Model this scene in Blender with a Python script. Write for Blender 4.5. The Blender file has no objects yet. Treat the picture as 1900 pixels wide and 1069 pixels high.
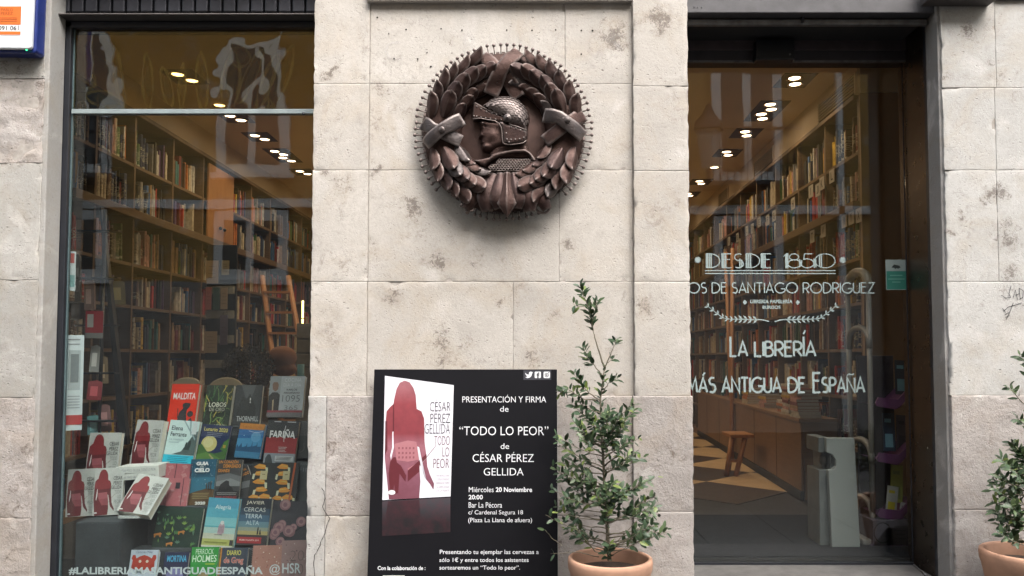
import bpy, bmesh, math, random
from mathutils import Vector, Matrix, noise, geometry
R = math.radians
PI = math.pi
S = bpy.context.scene
COL = S.collection
random.seed(7)

# ---------------------------------------------------------------- camera
F = 1450.0; CX = 995.0; CY = 597.0; TILT = R(2.68); CAM = Vector((0.0, -3.92, 1.3))
cd = bpy.data.cameras.new('camera'); co = bpy.data.objects.new('camera', cd); COL.objects.link(co)
co.location = CAM; co.rotation_euler = (R(90) + TILT, 0, 0)
cd.sensor_width = 36.0; cd.lens = F / 1900.0 * 36.0
cd.shift_x = -(CX - 950.0) / 1900.0; cd.shift_y = (CY - 534.5) / 1900.0
cd.clip_start = 0.05; cd.clip_end = 200.0
S.camera = co
# ---------------------------------------------------------------- sky and sun
SUN_EL = R(58); SUN_AZ = R(152)      # azimuth from +Y, clockwise: behind and to the right of the camera
w = bpy.data.worlds.new('World'); S.world = w; w.use_nodes = True
nt = w.node_tree; nt.nodes.clear()
sky = nt.nodes.new('ShaderNodeTexSky'); sky.sky_type = 'NISHITA'; sky.sun_disc = False
sky.sun_elevation = SUN_EL; sky.sun_rotation = SUN_AZ; sky.air_density = 1.6; sky.dust_density = 6.0; sky.ozone_density = 1.0
hs = nt.nodes.new('ShaderNodeHueSaturation'); hs.inputs['Saturation'].default_value = 0.42
bg = nt.nodes.new('ShaderNodeBackground'); bg.inputs['Strength'].default_value = 0.15
ow = nt.nodes.new('ShaderNodeOutputWorld')
nt.links.new(sky.outputs[0], hs.inputs['Color']); nt.links.new(hs.outputs[0], bg.inputs[0]); nt.links.new(bg.outputs[0], ow.inputs[0])
sl = bpy.data.lights.new('sun', 'SUN'); sl.energy = 1.2; sl.angle = R(45); sl.color = (1.0, 0.97, 0.95)
so = bpy.data.objects.new('sun', sl); COL.objects.link(so)
sd = Vector((math.sin(SUN_AZ) * math.cos(SUN_EL), math.cos(SUN_AZ) * math.cos(SUN_EL), math.sin(SUN_EL)))
so.rotation_euler = sd.to_track_quat('Z', 'Y').to_euler(); so.location = (0, -5, 12)
S.view_settings.view_transform = 'Standard'; S.view_settings.look = 'None'
S.view_settings.exposure = 1.78; S.view_settings.gamma = 1.0
S.cycles.use_denoising = True
S.cycles.max_bounces = 7; S.cycles.diffuse_bounces = 3; S.cycles.glossy_bounces = 3; S.cycles.transparent_max_bounces = 16
S.cycles.sample_clamp_indirect = 4.0; S.cycles.caustics_reflective = False; S.cycles.caustics_refractive = False

# ---------------------------------------------------------------- measuring: a photograph pixel on a vertical plane Y = const -> metres
ct, st = math.cos(TILT), math.sin(TILT)
def ray(px, py):
    u = (px - CX) / F; v = (CY - py) / F
    return Vector((u, ct - v * st, st + v * ct))
def P(px, py, Y=0.0):
    d = ray(px, py); t = (Y - CAM.y) / d.y
    return CAM + d * t
def Ppl(px, py, o, n):
    d = ray(px, py); t = (o - CAM).dot(n) / d.dot(n)
    return CAM + d * t
def PX(px, X):      # point on the plane X = const at height of horizon -> Y
    return CAM.y + F * X / (px - CX)

# ---------------------------------------------------------------- materials
MATS = {}
class G:
    def __init__(s, name):
        s.m = bpy.data.materials.new(name); s.m.use_nodes = True; s.t = s.m.node_tree; s.t.nodes.clear()
        s.out = s.t.nodes.new('ShaderNodeOutputMaterial')
    def n(s, typ, **kw):
        nd = s.t.nodes.new('ShaderNode' + typ)
        for k, v in kw.items():
            if k.startswith('i_'):
                key = k[2:].replace('_', ' ')
                nd.inputs[int(key) if key.isdigit() else key].default_value = v
            else: setattr(nd, k, v)
        return nd
    def l(s, a, b): s.t.links.new(a, b)
    def pos(s, obj=False):
        if obj: return s.n('TexCoord').outputs['Object']
        return s.n('NewGeometry').outputs['Position']
    def noise(s, vec, scale, detail=4, rough=0.55, dist=0.0):
        nd = s.n('TexNoise'); nd.inputs['Scale'].default_value = scale; nd.inputs['Detail'].default_value = detail
        nd.inputs['Roughness'].default_value = rough; nd.inputs['Distortion'].default_value = dist; s.l(vec, nd.inputs['Vector']); return nd.outputs[0]
    def ramp(s, fac, stops):
        nd = s.n('ValToRGB'); cr = nd.color_ramp
        while len(cr.elements) < len(stops): cr.elements.new(0.5)
        for e, (p, c) in zip(cr.elements, stops):
            e.position = p; e.color = (c, c, c, 1) if isinstance(c, (int, float)) else (*c, 1)
        s.l(fac, nd.inputs[0]); return nd.outputs[0]
    def mix(s, fac, a, b, mode='MIX'):
        nd = s.n('MixRGB', blend_type=mode)
        for x, i in ((fac, 0), (a, 1), (b, 2)):
            if isinstance(x, (int, float)): nd.inputs[i].default_value = x if i == 0 else (x, x, x, 1)
            elif isinstance(x, tuple): nd.inputs[i].default_value = (*x, 1)
            else: s.l(x, nd.inputs[i])
        return nd.outputs[0]
    def math(s, op, a, b=0.0):
        nd = s.n('Math', operation=op)
        for x, i in ((a, 0), (b, 1)):
            if isinstance(x, (int, float)): nd.inputs[i].default_value = x
            else: s.l(x, nd.inputs[i])
        return nd.outputs[0]
    def bump(s, h, strength, dist, nrm=None):
        nd = s.n('Bump'); nd.inputs['Strength'].default_value = strength; nd.inputs['Distance'].default_value = dist
        s.l(h, nd.inputs['Height'])
        if nrm is not None: s.l(nrm, nd.inputs['Normal'])
        return nd.outputs[0]
    def bsdf(s, col, rough=0.6, metal=0.0, nrm=None, **kw):
        b = s.n('BsdfPrincipled')
        for x, k in ((col, 'Base Color'), (rough, 'Roughness'), (metal, 'Metallic')):
            if isinstance(x, tuple): b.inputs[k].default_value = (*x, 1)
            elif isinstance(x, (int, float)): b.inputs[k].default_value = x
            else: s.l(x, b.inputs[k])
        for k, v in kw.items(): b.inputs[k.replace('_', ' ')].default_value = v
        if nrm is not None: s.l(nrm, b.inputs['Normal'])
        s.l(b.outputs[0], s.out.inputs[0]); return b

def M(name, col=(0.5, 0.5, 0.5), rough=0.6, metal=0.0, var=0.25, scale=12.0, bump=0.15, obj=False, spec=0.5):
    """A simple material whose colour and gloss wander a little with noise."""
    if name in MATS: return MATS[name]
    g = G(name); v = g.pos(obj)
    n1 = g.noise(v, scale, 5); n2 = g.noise(v, scale * 9, 3)
    c = g.mix(g.ramp(n1, [(0.3, 0.0), (0.72, 1.0)]), tuple(x * (1 - var) for x in col), tuple(min(1, x * (1 + var * 0.6)) for x in col))
    r = g.math('ADD', g.math('MULTIPLY', n2, 0.2), rough - 0.1)
    g.bsdf(c, r, metal, g.bump(n2, bump, 0.002) if bump else None, Specular_IOR_Level=spec)
    MATS[name] = g.m; return g.m
def C(col, rough=0.45):
    """Flat printed ink of one colour."""
    key = "ink_%d_%d_%d" % tuple(int(max(0, min(1, c)) * 500) for c in col)
    return M(key, col, rough, 0, 0.06, 60, 0.02)
def srgb(r, g, b, k=1.0):
    f = lambda c: (c / 255 / 12.92 if c <= 10 else ((c / 255 + 0.055) / 1.055) ** 2.4)
    return (f(r) * k, f(g) * k, f(b) * k)
def I(r, g, b, k=1.5):      # ink whose printed colour under this light was read from the photograph
    return tuple(min(0.78, x) for x in srgb(r, g, b, k))

def stone_mat(name, base, dirt, rough_amt=1.0, pit=1.0, stains=()):
    g = G(name); v = g.pos(); rnd = g.n('ObjectInfo').outputs['Random']
    big = g.noise(v, 1.6, 5, 0.6, 0.6); mid = g.noise(v, 6.5, 6, 0.65, 0.4); fine = g.noise(v, 70, 6, 0.7); grain = g.noise(v, 320, 3, 0.7)
    c = g.mix(g.ramp(big, [(0.32, 0.0), (0.68, 1.0)]), tuple(x * 0.86 for x in base), tuple(min(0.8, x * 1.08) for x in base))
    tone = g.mix(rnd, 0.95, 1.05); c = g.mix(1.0, c, tone, 'MULTIPLY')
    warm = g.ramp(g.noise(v, 2.7, 5, 0.7, 1.2), [(0.47, 0.0), (0.66, 1.0)])
    c = g.mix(g.math('MULTIPLY', warm, 0.34), c, (base[0] * 0.86, base[1] * 0.74, base[2] * 0.58))
    pale = g.ramp(g.noise(v, 3.9, 5, 0.6, 0.8), [(0.56, 0.0), (0.7, 1.0)])
    c = g.mix(g.math('MULTIPLY', pale, 0.4), c, (0.62, 0.6, 0.58))
    sm = g.ramp(mid, [(0.56, 0.0), (0.74, 1.0)])
    c = g.mix(g.math('MULTIPLY', sm, 0.45 * dirt), c, (0.20, 0.17, 0.15))
    # travertine pits: elongated voronoi cells, only inside patches
    mp = g.n('Mapping'); mp.inputs['Scale'].default_value = (1.0, 1.0, 1.9); g.l(v, mp.inputs['Vector'])
    wv = g.n('VectorMath', operation='ADD'); g.l(mp.outputs[0], wv.inputs[0])
    wn = g.n('TexNoise'); wn.inputs['Scale'].default_value = 40; g.l(v, wn.inputs['Vector'])
    sc = g.n('VectorMath', operation='SCALE'); sc.inputs['Scale'].default_value = 0.02; g.l(wn.outputs['Color'], sc.inputs[0]); g.l(sc.outputs[0], wv.inputs[1])
    vo = g.n('TexVoronoi'); vo.inputs['Scale'].default_value = 33; g.l(wv.outputs[0], vo.inputs['Vector'])
    vs = g.n('TexVoronoi'); vs.inputs['Scale'].default_value = 78; g.l(wv.outputs[0], vs.inputs['Vector'])
    patch = g.ramp(g.noise(v, 4.6, 4, 0.75, 1.0), [(0.47, 0.0), (0.62, 1.0)])
    patch2 = g.ramp(g.noise(v, 9.0, 4, 0.8, 1.5), [(0.44, 0.0), (0.66, 1.0)])
    p1 = g.math('MULTIPLY', g.ramp(vo.outputs['Distance'], [(0.10, 1.0), (0.27, 0.0)]), patch)
    p2 = g.math('MULTIPLY', g.ramp(vs.outputs['Distance'], [(0.12, 1.0), (0.3, 0.0)]), patch2)
    keep = g.ramp(g.noise(v, 26, 2, 0.5), [(0.5, 0.0), (0.6, 1.0)])
    pits = g.math('MULTIPLY', g.math('MAXIMUM', g.math('MULTIPLY', p1, keep), g.math('MULTIPLY', p2, 0.8)), pit)
    c = g.mix(g.math('MULTIPLY', pits, 0.86), c, (0.10, 0.085, 0.075))
    c = g.mix(g.ramp(fine, [(0.35, 0.18), (0.6, 0.0)]), c, (0.22, 0.19, 0.17))
    sp3 = g.n('TexVoronoi'); sp3.inputs['Scale'].default_value = 20; g.l(wv.outputs[0], sp3.inputs['Vector'])
    dots = g.math('MULTIPLY', g.ramp(sp3.outputs['Distance'], [(0.05, 1.0), (0.11, 0.0)]), g.ramp(g.noise(v, 19, 2), [(0.5, 0.0), (0.56, 1.0)]))
    c = g.mix(g.math('MULTIPLY', dots, 0.8 * pit), c, (0.09, 0.075, 0.065))
    cl = g.math('MULTIPLY', g.ramp(g.noise(v, 17, 7, 0.85, 0.9), [(0.52, 0.0), (0.60, 1.0)]), g.ramp(g.noise(v, 3.4, 3, 0.6, 0.5), [(0.52, 0.0), (0.62, 1.0)]))
    c = g.mix(g.math('MULTIPLY', cl, 0.75 * min(1.2, pit * dirt + 0.2)), c, (0.15, 0.12, 0.10))
    if stains:      # particular stains, each where it sits on the wall
        tot = None
        wn2 = g.n('TexNoise'); wn2.inputs['Scale'].default_value = 6.5; wn2.inputs['Detail'].default_value = 6; wn2.inputs['Roughness'].default_value = 0.7; g.l(v, wn2.inputs['Vector'])
        of = g.n('VectorMath', operation='SUBTRACT'); g.l(wn2.outputs['Color'], of.inputs[0]); of.inputs[1].default_value = (0.5, 0.5, 0.5)
        os_ = g.n('VectorMath', operation='SCALE'); os_.inputs['Scale'].default_value = 0.30; g.l(of.outputs[0], os_.inputs[0])
        va = g.n('VectorMath', operation='ADD'); g.l(v, va.inputs[0]); g.l(os_.outputs[0], va.inputs[1]); sx = g.n('SeparateXYZ'); g.l(va.outputs[0], sx.inputs[0]); cz = g.n('CombineXYZ'); g.l(sx.outputs['X'], cz.inputs[0]); g.l(sx.outputs['Z'], cz.inputs[2])
        for X_, Z_, r_ in stains:
            dn = g.n('VectorMath', operation='DISTANCE')
            g.l(cz.outputs[0], dn.inputs[0]); dn.inputs[1].default_value = (X_, 0, Z_)
            f = g.math('SUBTRACT', 1.0, g.math('DIVIDE', dn.outputs['Value'], r_)); f = g.math('MULTIPLY', g.math('MAXIMUM', f, 0.0), 0.45 + 0.55 * ((X_ * 37.7 + Z_ * 11.3) % 1.0)); tot = f if tot is None else g.math('MAXIMUM', tot, f)
        soft = g.math('MULTIPLY', tot, g.ramp(g.noise(v, 13, 6, 0.75, 1.0), [(0.36, 0.0), (0.60, 1.0)]))
        c = g.mix(g.math('MULTIPLY', soft, 0.7), c, (base[0] * 0.62, base[1] * 0.55, base[2] * 0.46))
        speck = g.math('MULTIPLY', g.ramp(g.math('ADD', g.math('MULTIPLY', tot, 0.36), g.noise(v, 46, 5, 0.85, 1.2)), [(0.66, 0.0), (0.76, 1.0)]), g.ramp(tot, [(0.0, 0.0), (0.2, 1.0)]))
        c = g.mix(g.math('MULTIPLY', speck, 0.66), c, (0.10, 0.08, 0.07))
    # faint thin veins
    wav = g.ramp(g.noise(v, 3.1, 6, 0.75, 2.2), [(0.485, 0.0), (0.5, 1.0), (0.515, 0.0)])
    c = g.mix(g.math('MULTIPLY', wav, 0.14), c, (0.2, 0.17, 0.15))
    h1 = g.bump(mid, 0.28 * rough_amt, 0.010)
    h2 = g.bump(fine, 0.38 * rough_amt, 0.004, h1)
    h3 = g.bump(g.math('MULTIPLY', pits, -1.0), 0.6, 0.006, h2)
    h4 = g.bump(grain, 0.35, 0.0012, h3)
    g.bsdf(c, 0.85, 0, h4, Specular_IOR_Level=0.25)
    MATS[name] = g.m; return g.m
def _st(l, ox, oy, k): return [(P(ox + x / k, oy + y / k).x, P(ox + x / k, oy + y / k).z, rr / k / 370 * 1.35) for x, y, rr in l]
STAINS = _st([(125, 470, 60), (110, 590, 55), (640, 245, 50), (845, 235, 55), (670, 620, 70), (690, 715, 80), (450, 415, 55), (1210, 510, 45), (1120, 700, 80), (1070, 380, 32), (1300, 165, 50), (345, 880, 40), (60, 740, 40), (955, 460, 32), (800, 665, 40), (1640, 470, 60), (345, 180, 40)], 560, 390, 2.603) + _st([(380, 410, 60), (145, 340, 35), (170, 580, 45), (210, 900, 70), (130, 840, 45), (540, 1000, 70), (360, 830, 40), (1500, 170, 90), (1730, 110, 80), (720, 215, 30)], 560, 0, 2.603)
STAINS_R = _st([(1795, 55, 16), (1838, 112, 14), (1760, 140, 18), (1847, 142, 18), (1790, 146, 12), (1848, 360, 22), (1828, 370, 14), (1864, 440, 30), (1866, 508, 24), (1784, 400, 14), (1766, 430, 14)], 0, 0, 1.0)
STONE = stone_mat('limestone', (0.47, 0.443, 0.408), 0.5, 1.0, 0.75, STAINS)
STONE_R = stone_mat('weathered_limestone', (0.385, 0.355, 0.335), 1.3, 2.6, 1.0)
STONE_L = stone_mat('grey_limestone', (0.36, 0.352, 0.33), 1.0, 1.0, 1.0)
STONE_W = stone_mat('whitish_limestone', (0.435, 0.43, 0.415), 0.5, 1.0, 0.7, STAINS_R)
MORTAR = M('mortar', (0.36, 0.33, 0.30), 0.95, 0, 0.3, 30, 0.5)
PLASTER = stone_mat('jamb_plaster', (0.34, 0.335, 0.32), 0.6, 0.8, 0.35)
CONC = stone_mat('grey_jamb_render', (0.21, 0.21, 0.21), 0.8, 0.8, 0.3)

def iron_mat(name, a, b, rough, wear=0.5):
    g = G(name); v = g.pos()
    n1 = g.noise(v, 14, 6, 0.65, 0.5); n2 = g.noise(v, 90, 4, 0.6); n3 = g.noise(v, 35, 5, 0.7, 1.0)
    geo = g.n('NewGeometry')
    c = g.mix(g.ramp(n1, [(0.35, 0.0), (0.65, 1.0)]), a, b)
    edge = g.ramp(geo.outputs['Pointiness'], [(0.53, 0.0), (0.60, 1.0)])
    bright = g.math('MULTIPLY', g.math('MAXIMUM', edge, g.ramp(n3, [(0.66, 0.0), (0.74, 0.6)])), wear)
    c = g.mix(bright, c, (0.36, 0.31, 0.29))
    c = g.mix(g.ramp(n2, [(0.62, 0.0), (0.75, 0.35)]), c, (0.05, 0.03, 0.025))
    r = g.math('ADD', g.math('MULTIPLY', n3, 0.5), rough - 0.22)
    g.bsdf(c, r, 0.66, g.bump(n2, 0.4, 0.003, g.bump(n3, 0.4, 0.006)), Specular_IOR_Level=0.5)
    MATS[name] = g.m; return g.m
IRON = iron_mat("wrought_iron", (0.0447, 0.0232, 0.0189), (0.0636, 0.0361, 0.0301), 0.52, 0.5)
IRON_D = iron_mat("dark_iron", (0.038, 0.019, 0.015), (0.054, 0.029, 0.023), 0.56, 0.3)
IRON_R = iron_mat("rusty_iron", (0.0490, 0.0258, 0.0218), (0.0381, 0.0231, 0.0211), 0.46, 0.35)
IRON_S = iron_mat("steel_bright", (0.0613, 0.0506, 0.0490), (0.0426, 0.0330, 0.0320), 0.38, 0.6)

def glass_mat(name, tint=(0.9, 0.95, 0.93), f0=0.055, extra=0.0, wob=0.0, dirt=0.0):
    g = G(name); geo = g.n('NewGeometry')
    dt = g.n('VectorMath', operation='DOT_PRODUCT'); g.l(geo.outputs['Incoming'], dt.inputs[0]); g.l(geo.outputs['True Normal'], dt.inputs[1])
    c = g.math('ABSOLUTE', dt.outputs['Value'])
    fr = g.math('ADD', g.math('MULTIPLY', g.math('POWER', g.math('SUBTRACT', 1.0, c), 5.0), 1 - f0), f0 + extra)
    tr = g.n('BsdfTransparent'); tr.inputs[0].default_value = (*tint, 1)
    gl = g.n('BsdfGlossy'); gl.inputs['Roughness'].default_value = 0.0; gl.inputs[0].default_value = (0.95, 0.98, 1.0, 1)
    if wob:
        g.l(g.bump(g.noise(g.pos(), 3.0, 2, 0.4), wob, 0.02), gl.inputs['Normal'])
    mx = g.n('MixShader'); g.l(fr, mx.inputs[0]); g.l(tr.outputs[0], mx.inputs[1]); g.l(gl.outputs[0], mx.inputs[2])
    last = mx
    if dirt:
        df = g.n('BsdfDiffuse'); df.inputs[0].default_value = (0.55, 0.58, 0.58, 1)
        m2 = g.n('MixShader'); g.l(g.math('MULTIPLY', g.ramp(g.noise(g.pos(), 5, 6, 0.7, 1.0), [(0.3, 0.25), (0.75, 1.0)]), dirt), m2.inputs[0])
        g.l(mx.outputs[0], m2.inputs[1]); g.l(df.outputs[0], m2.inputs[2]); last = m2
    g.l(last.outputs[0], g.out.inputs[0]); MATS[name] = g.m; return g.m
GLASS = glass_mat('shop_glass', (0.93, 0.96, 0.95), 0.056, 0.0, 0.03, 0.0015)
GLASS_D = glass_mat('door_glass', (0.92, 0.94, 0.93), 0.056, 0.0, 0.02, 0.0015)
FILM = glass_mat('sun_film', (0.70, 0.64, 0.44), 0.055, 0.04, 0.32, 0.002)
def milky(name, col, a):
    g = G(name); tr = g.n('BsdfTransparent'); df = g.bsdf(col, 0.25)
    mx = g.n('MixShader'); mx.inputs[0].default_value = a; g.l(tr.outputs[0], mx.inputs[1]); g.l(df.outputs[0], mx.inputs[2]); g.l(mx.outputs[0], g.out.inputs[0])
    MATS[name] = g.m; return g.m
BLISTER = milky('film_blister_plastic', (0.42, 0.44, 0.43), 0.26)
ACRYL = milky('clear_acrylic', (0.7, 0.75, 0.75), 0.25)
CELLO = milky('cellophane', (0.6, 0.62, 0.6), 0.3)
def emis(name, col, s):
    g = G(name); e = g.n('Emission'); e.inputs[0].default_value = (*col, 1); e.inputs[1].default_value = s; g.l(e.outputs[0], g.out.inputs[0]); MATS[name] = g.m; return g.m
LAMP = emis('lamp_face', (1.0, 0.70, 0.44), 4.5)
TUBE = emis('yellow_tube', (1.0, 0.85, 0.25), 2.2)
def wood_mat(name, a, b, axis=(1, 1, 14), rough=0.5):
    g = G(name); v = g.pos(); mp = g.n('Mapping'); mp.inputs['Scale'].default_value = axis; g.l(v, mp.inputs['Vector'])
    n1 = g.noise(mp.outputs[0], 4, 6, 0.6, 1.5); n2 = g.noise(v, 2.5, 3)
    c = g.mix(g.ramp(n1, [(0.3, 0.0), (0.7, 1.0)]), a, b); c = g.mix(g.ramp(n2, [(0.3, 0.3), (0.7, 0.0)]), c, tuple(x * 0.5 for x in a))
    g.bsdf(c, rough, 0, g.bump(n1, 0.1, 0.002)); MATS[name] = g.m; return g.m
WOOD = wood_mat('shelf_oak', (0.12, 0.075, 0.042), (0.17, 0.11, 0.065))
WOOD_R = wood_mat('orange_wood', (0.34, 0.15, 0.06), (0.45, 0.22, 0.09), (10, 10, 1))
WOOD_D = wood_mat('counter_wood', (0.20, 0.11, 0.055), (0.27, 0.155, 0.08))
BLACK = M('black_frame', (0.018, 0.02, 0.026), 0.35, 0.0, 0.3, 8, 0.05)
BRONZE = M('polished_dark_metal', (0.11, 0.085, 0.068), 0.30, 0.9, 0.15, 2, 0.0)
SHUT = M('shutter_metal', (0.035, 0.036, 0.045), 0.5, 0.4, 0.4, 10, 0.1)
RAILM = M('galvanised_rail', (0.16, 0.16, 0.165), 0.45, 0.6, 0.4, 20, 0.2)
FABRIC = M('charcoal_cloth', (0.028, 0.034, 0.04), 0.95, 0, 0.25, 8, 0.5)
PAPER = M('book_pages', (0.62, 0.58, 0.50), 0.9, 0, 0.1, 80, 0.2)
WHITE = M('white_print', (0.74, 0.75, 0.76), 0.5, 0, 0.04, 20, 0.02)
VINYL = M('pale_vinyl', (0.27, 0.34, 0.34), 0.6, 0, 0.08, 10, 0.02)
TERRA = M('terracotta', (0.44, 0.25, 0.165), 0.85, 0, 0.34, 5, 0.4)
SOIL = M('potting_soil', (0.045, 0.03, 0.02), 0.95, 0, 0.5, 60, 1.0)
BARK = M('grey_brown_bark', (0.16, 0.14, 0.10), 0.85, 0, 0.4, 50, 0.6)

# ---------------------------------------------------------------- mesh builder
class MB:
    def __init__(s): s.v = []; s.f = []; s.mi = []; s.sm = []
    def add(s, vs, fs, mi=0, smooth=False):
        b = len(s.v); s.v += [tuple(x) for x in vs]
        for f in fs: s.f.append(tuple(b + i for i in f)); s.mi.append(mi); s.sm.append(smooth)
    def box(s, x0, x1, y0, y1, z0, z1, mi=0):
        s.add([(x0, y0, z0), (x1, y0, z0), (x1, y1, z0), (x0, y1, z0), (x0, y0, z1), (x1, y0, z1), (x1, y1, z1), (x0, y1, z1)],
              [(0, 3, 2, 1), (4, 5, 6, 7), (0, 1, 5, 4), (1, 2, 6, 5), (2, 3, 7, 6), (3, 0, 4, 7)], mi)
    def prism(s, pts, a, b, mi=0, ax='y'):
        """closed 2-D outline (x, z) pushed from y = a to y = b"""
        n = len(pts); mk = (lambda p, q: (p[0], q, p[1])) if ax == 'y' else ((lambda p, q: (q, p[0], p[1])) if ax == 'x' else (lambda p, q: (p[0], p[1], q)))
        s.add([mk(p, a) for p in pts] + [mk(p, b) for p in pts], [tuple(range(n)), tuple(range(2 * n - 1, n - 1, -1))] + [(i, (i + 1) % n, n + (i + 1) % n, n + i) for i in range(n)], mi)
    def tube(s, pts, rad, n=8, mi=0, cap=True):
        pts = [Vector(p) for p in pts]
        if not isinstance(rad, (list, tuple)): rad = [rad] * len(pts)
        vs = []; prev = None
        for i, p in enumerate(pts):
            d = (pts[min(i + 1, len(pts) - 1)] - pts[max(i - 1, 0)])
            d = d.normalized() if d.length > 1e-9 else Vector((0, 0, 1))
            if prev is None:
                a = d.cross(Vector((0, 0, 1)) if abs(d.z) < 0.9 else Vector((1, 0, 0))).normalized()
            else:
                a = (prev - d * prev.dot(d)).normalized()
            prev = a; b = d.cross(a)
            for k in range(n):
                t = 2 * PI * k / n; vs.append(p + (a * math.cos(t) + b * math.sin(t)) * rad[i])
        fs = [(i * n + k, i * n + (k + 1) % n, (i + 1) * n + (k + 1) % n, (i + 1) * n + k) for i in range(len(pts) - 1) for k in range(n)]
        s.add(vs, fs, mi, True)
        if cap:
            b = len(s.v) - len(vs); s.f.append(tuple(b + k for k in range(n - 1, -1, -1))); s.f.append(tuple(len(s.v) - n + k for k in range(n))); s.mi += [mi, mi]; s.sm += [False, False]
    def lathe(s, prof, c=(0, 0, 0), n=32, mi=0, axis='z'):
        vs = []
        for r, h in prof:
            for k in range(n):
                t = 2 * PI * k / n; x, y = r * math.cos(t), r * math.sin(t)
                vs.append((c[0] + x, c[1] + y, c[2] + h) if axis == 'z' else (c[0] + x, c[1] - h, c[2] + y))
        fs = [(i * n + k, i * n + (k + 1) % n, (i + 1) * n + (k + 1) % n, (i + 1) * n + k) for i in range(len(prof) - 1) for k in range(n)]
        s.add(vs, fs, mi, True)
    def ball(s, c, r, n=8, mi=0, sc=(1, 1, 1)):
        m = n // 2 + 1; vs = []
        for i in range(m + 1):
            a = PI * i / m
            for k in range(n):
                t = 2 * PI * k / n; vs.append((c[0] + r * sc[0] * math.sin(a) * math.cos(t), c[1] + r * sc[1] * math.sin(a) * math.sin(t), c[2] + r * sc[2] * math.cos(a)))
        s.add(vs, [(i * n + k, (i + 1) * n + k, (i + 1) * n + (k + 1) % n, i * n + (k + 1) % n) for i in range(m) for k in range(n)], mi, True)
    def strip(s, pts, wd, y, mi=0, closed=False, plane=None):
        """mitred flat stroke in the x-z plane at depth y"""
        n = len(pts); L = []; Rr = []
        wds = wd if isinstance(wd, (list, tuple)) else [wd] * n
        for i in range(n):
            a = pts[(i - 1) % n] if closed or i > 0 else pts[0]; b = pts[(i + 1) % n] if closed or i < n - 1 else pts[-1]; p = pts[i]
            def nrm(u, v):
                dx, dz = v[0] - u[0], v[1] - u[1]; l = math.hypot(dx, dz) or 1; return (-dz / l, dx / l)
            n1 = nrm(a, p) if a != p else nrm(p, b); n2 = nrm(p, b) if b != p else n1
            mx, mz = n1[0] + n2[0], n1[1] + n2[1]; l = math.hypot(mx, mz) or 1; mx /= l; mz /= l
            k = min(1 / max(0.35, mx * n1[0] + mz * n1[1]), 2.2) * wds[i] / 2
            L.append((p[0] + mx * k, y, p[1] + mz * k)); Rr.append((p[0] - mx * k, y, p[1] - mz * k))
        m = n if closed else n - 1
        s.add(L + Rr, [(i, (i + 1) % n, n + (i + 1) % n, n + i) for i in range(m)], mi)
    def mesh(s, name, mats, weld=False):
        me = bpy.data.meshes.new(name); me.from_pydata(s.v, [], s.f)
        for m in (mats if isinstance(mats, (list, tuple)) else [mats]): me.materials.append(m)
        me.polygons.foreach_set('material_index', s.mi); me.polygons.foreach_set('use_smooth', s.sm)
        bm = bmesh.new(); bm.from_mesh(me)
        if weld: bmesh.ops.remove_doubles(bm, verts=bm.verts, dist=1e-6)
        bmesh.ops.recalc_face_normals(bm, faces=bm.faces); bm.to_mesh(me); bm.free(); me.update(); return me
def tag(o, label=None, cat=None, group=None, kind=None):
    if label: o['label'] = label
    if cat: o['category'] = cat
    if group: o['group'] = group
    if kind: o['kind'] = kind
    return o
def wm(o):
    return o.matrix_basis.copy() if o.parent is None else wm(o.parent) @ o.matrix_parent_inverse @ o.matrix_basis
def link(name, me, parent=None, local=False, bevel=0.0):
    o = bpy.data.objects.new(name, me); COL.objects.link(o)
    if parent is not None:
        o.parent = parent
        if not local: o.matrix_parent_inverse = wm(parent).inverted()
    if bevel:
        b = o.modifiers.new('bevel', 'BEVEL'); b.width = bevel; b.segments = 2; b.limit_method = 'ANGLE'; b.angle_limit = R(40)
    return o
def part(name, mb, mats, parent=None, bevel=0.0, local=False): return link(name, mb.mesh(name, mats), parent, local, bevel)
def pbox(name, dims, m, parent=None, bevel=0.0, local=False):
    b = MB(); b.box(*dims); return part(name, b, m, parent, bevel, local)
def thing(name, loc, label, cat, group=None, rz=0.0):
    o = bpy.data.objects.new(name, None); COL.objects.link(o); o.location = loc; o.rotation_euler = (0, 0, rz); o.empty_display_size = 0.1
    return tag(o, label, cat, group, 'thing')

# ---------------------------------------------------------------- lettering from the built-in font
_TX = {}
def text_geo(s, off=0.0, bold=False):
    k = (s, off)
    if k in _TX: return _TX[k]
    cu = bpy.data.curves.new('lettering', 'FONT'); cu.body = s; cu.align_x = 'CENTER'; cu.resolution_u = 3; cu.offset = off; cu.fill_mode = 'FRONT'; cu.space_line = 0.95
    o = bpy.data.objects.new('lettering_source', cu); COL.objects.link(o)
    bpy.context.view_layer.update()
    me = bpy.data.meshes.new_from_object(o.evaluated_get(bpy.context.evaluated_depsgraph_get()))
    vs = [(v.co.x, v.co.y) for v in me.vertices]; fs = [tuple(p.vertices) for p in me.polygons]
    bpy.data.objects.remove(o); bpy.data.curves.remove(cu); bpy.data.meshes.remove(me)
    if vs:
        x0 = min(v[0] for v in vs); x1 = max(v[0] for v in vs); y0 = min(v[1] for v in vs); y1 = max(v[1] for v in vs)
        vs = [((v[0] - x0) / (x1 - x0), (v[1] - y0) / (y1 - y0)) for v in vs]
    _TX[k] = (vs, fs); return _TX[k]
def put_text(mb, s, x0, x1, z0, z1, y, mi=0, off=0.0, map=None):
    vs, fs = text_geo(s, off)
    f = map or (lambda a, b: (a, y, b))
    mb.add([f(x0 + u * (x1 - x0), z0 + v * (z1 - z0)) for u, v in vs], fs, mi)
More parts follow.
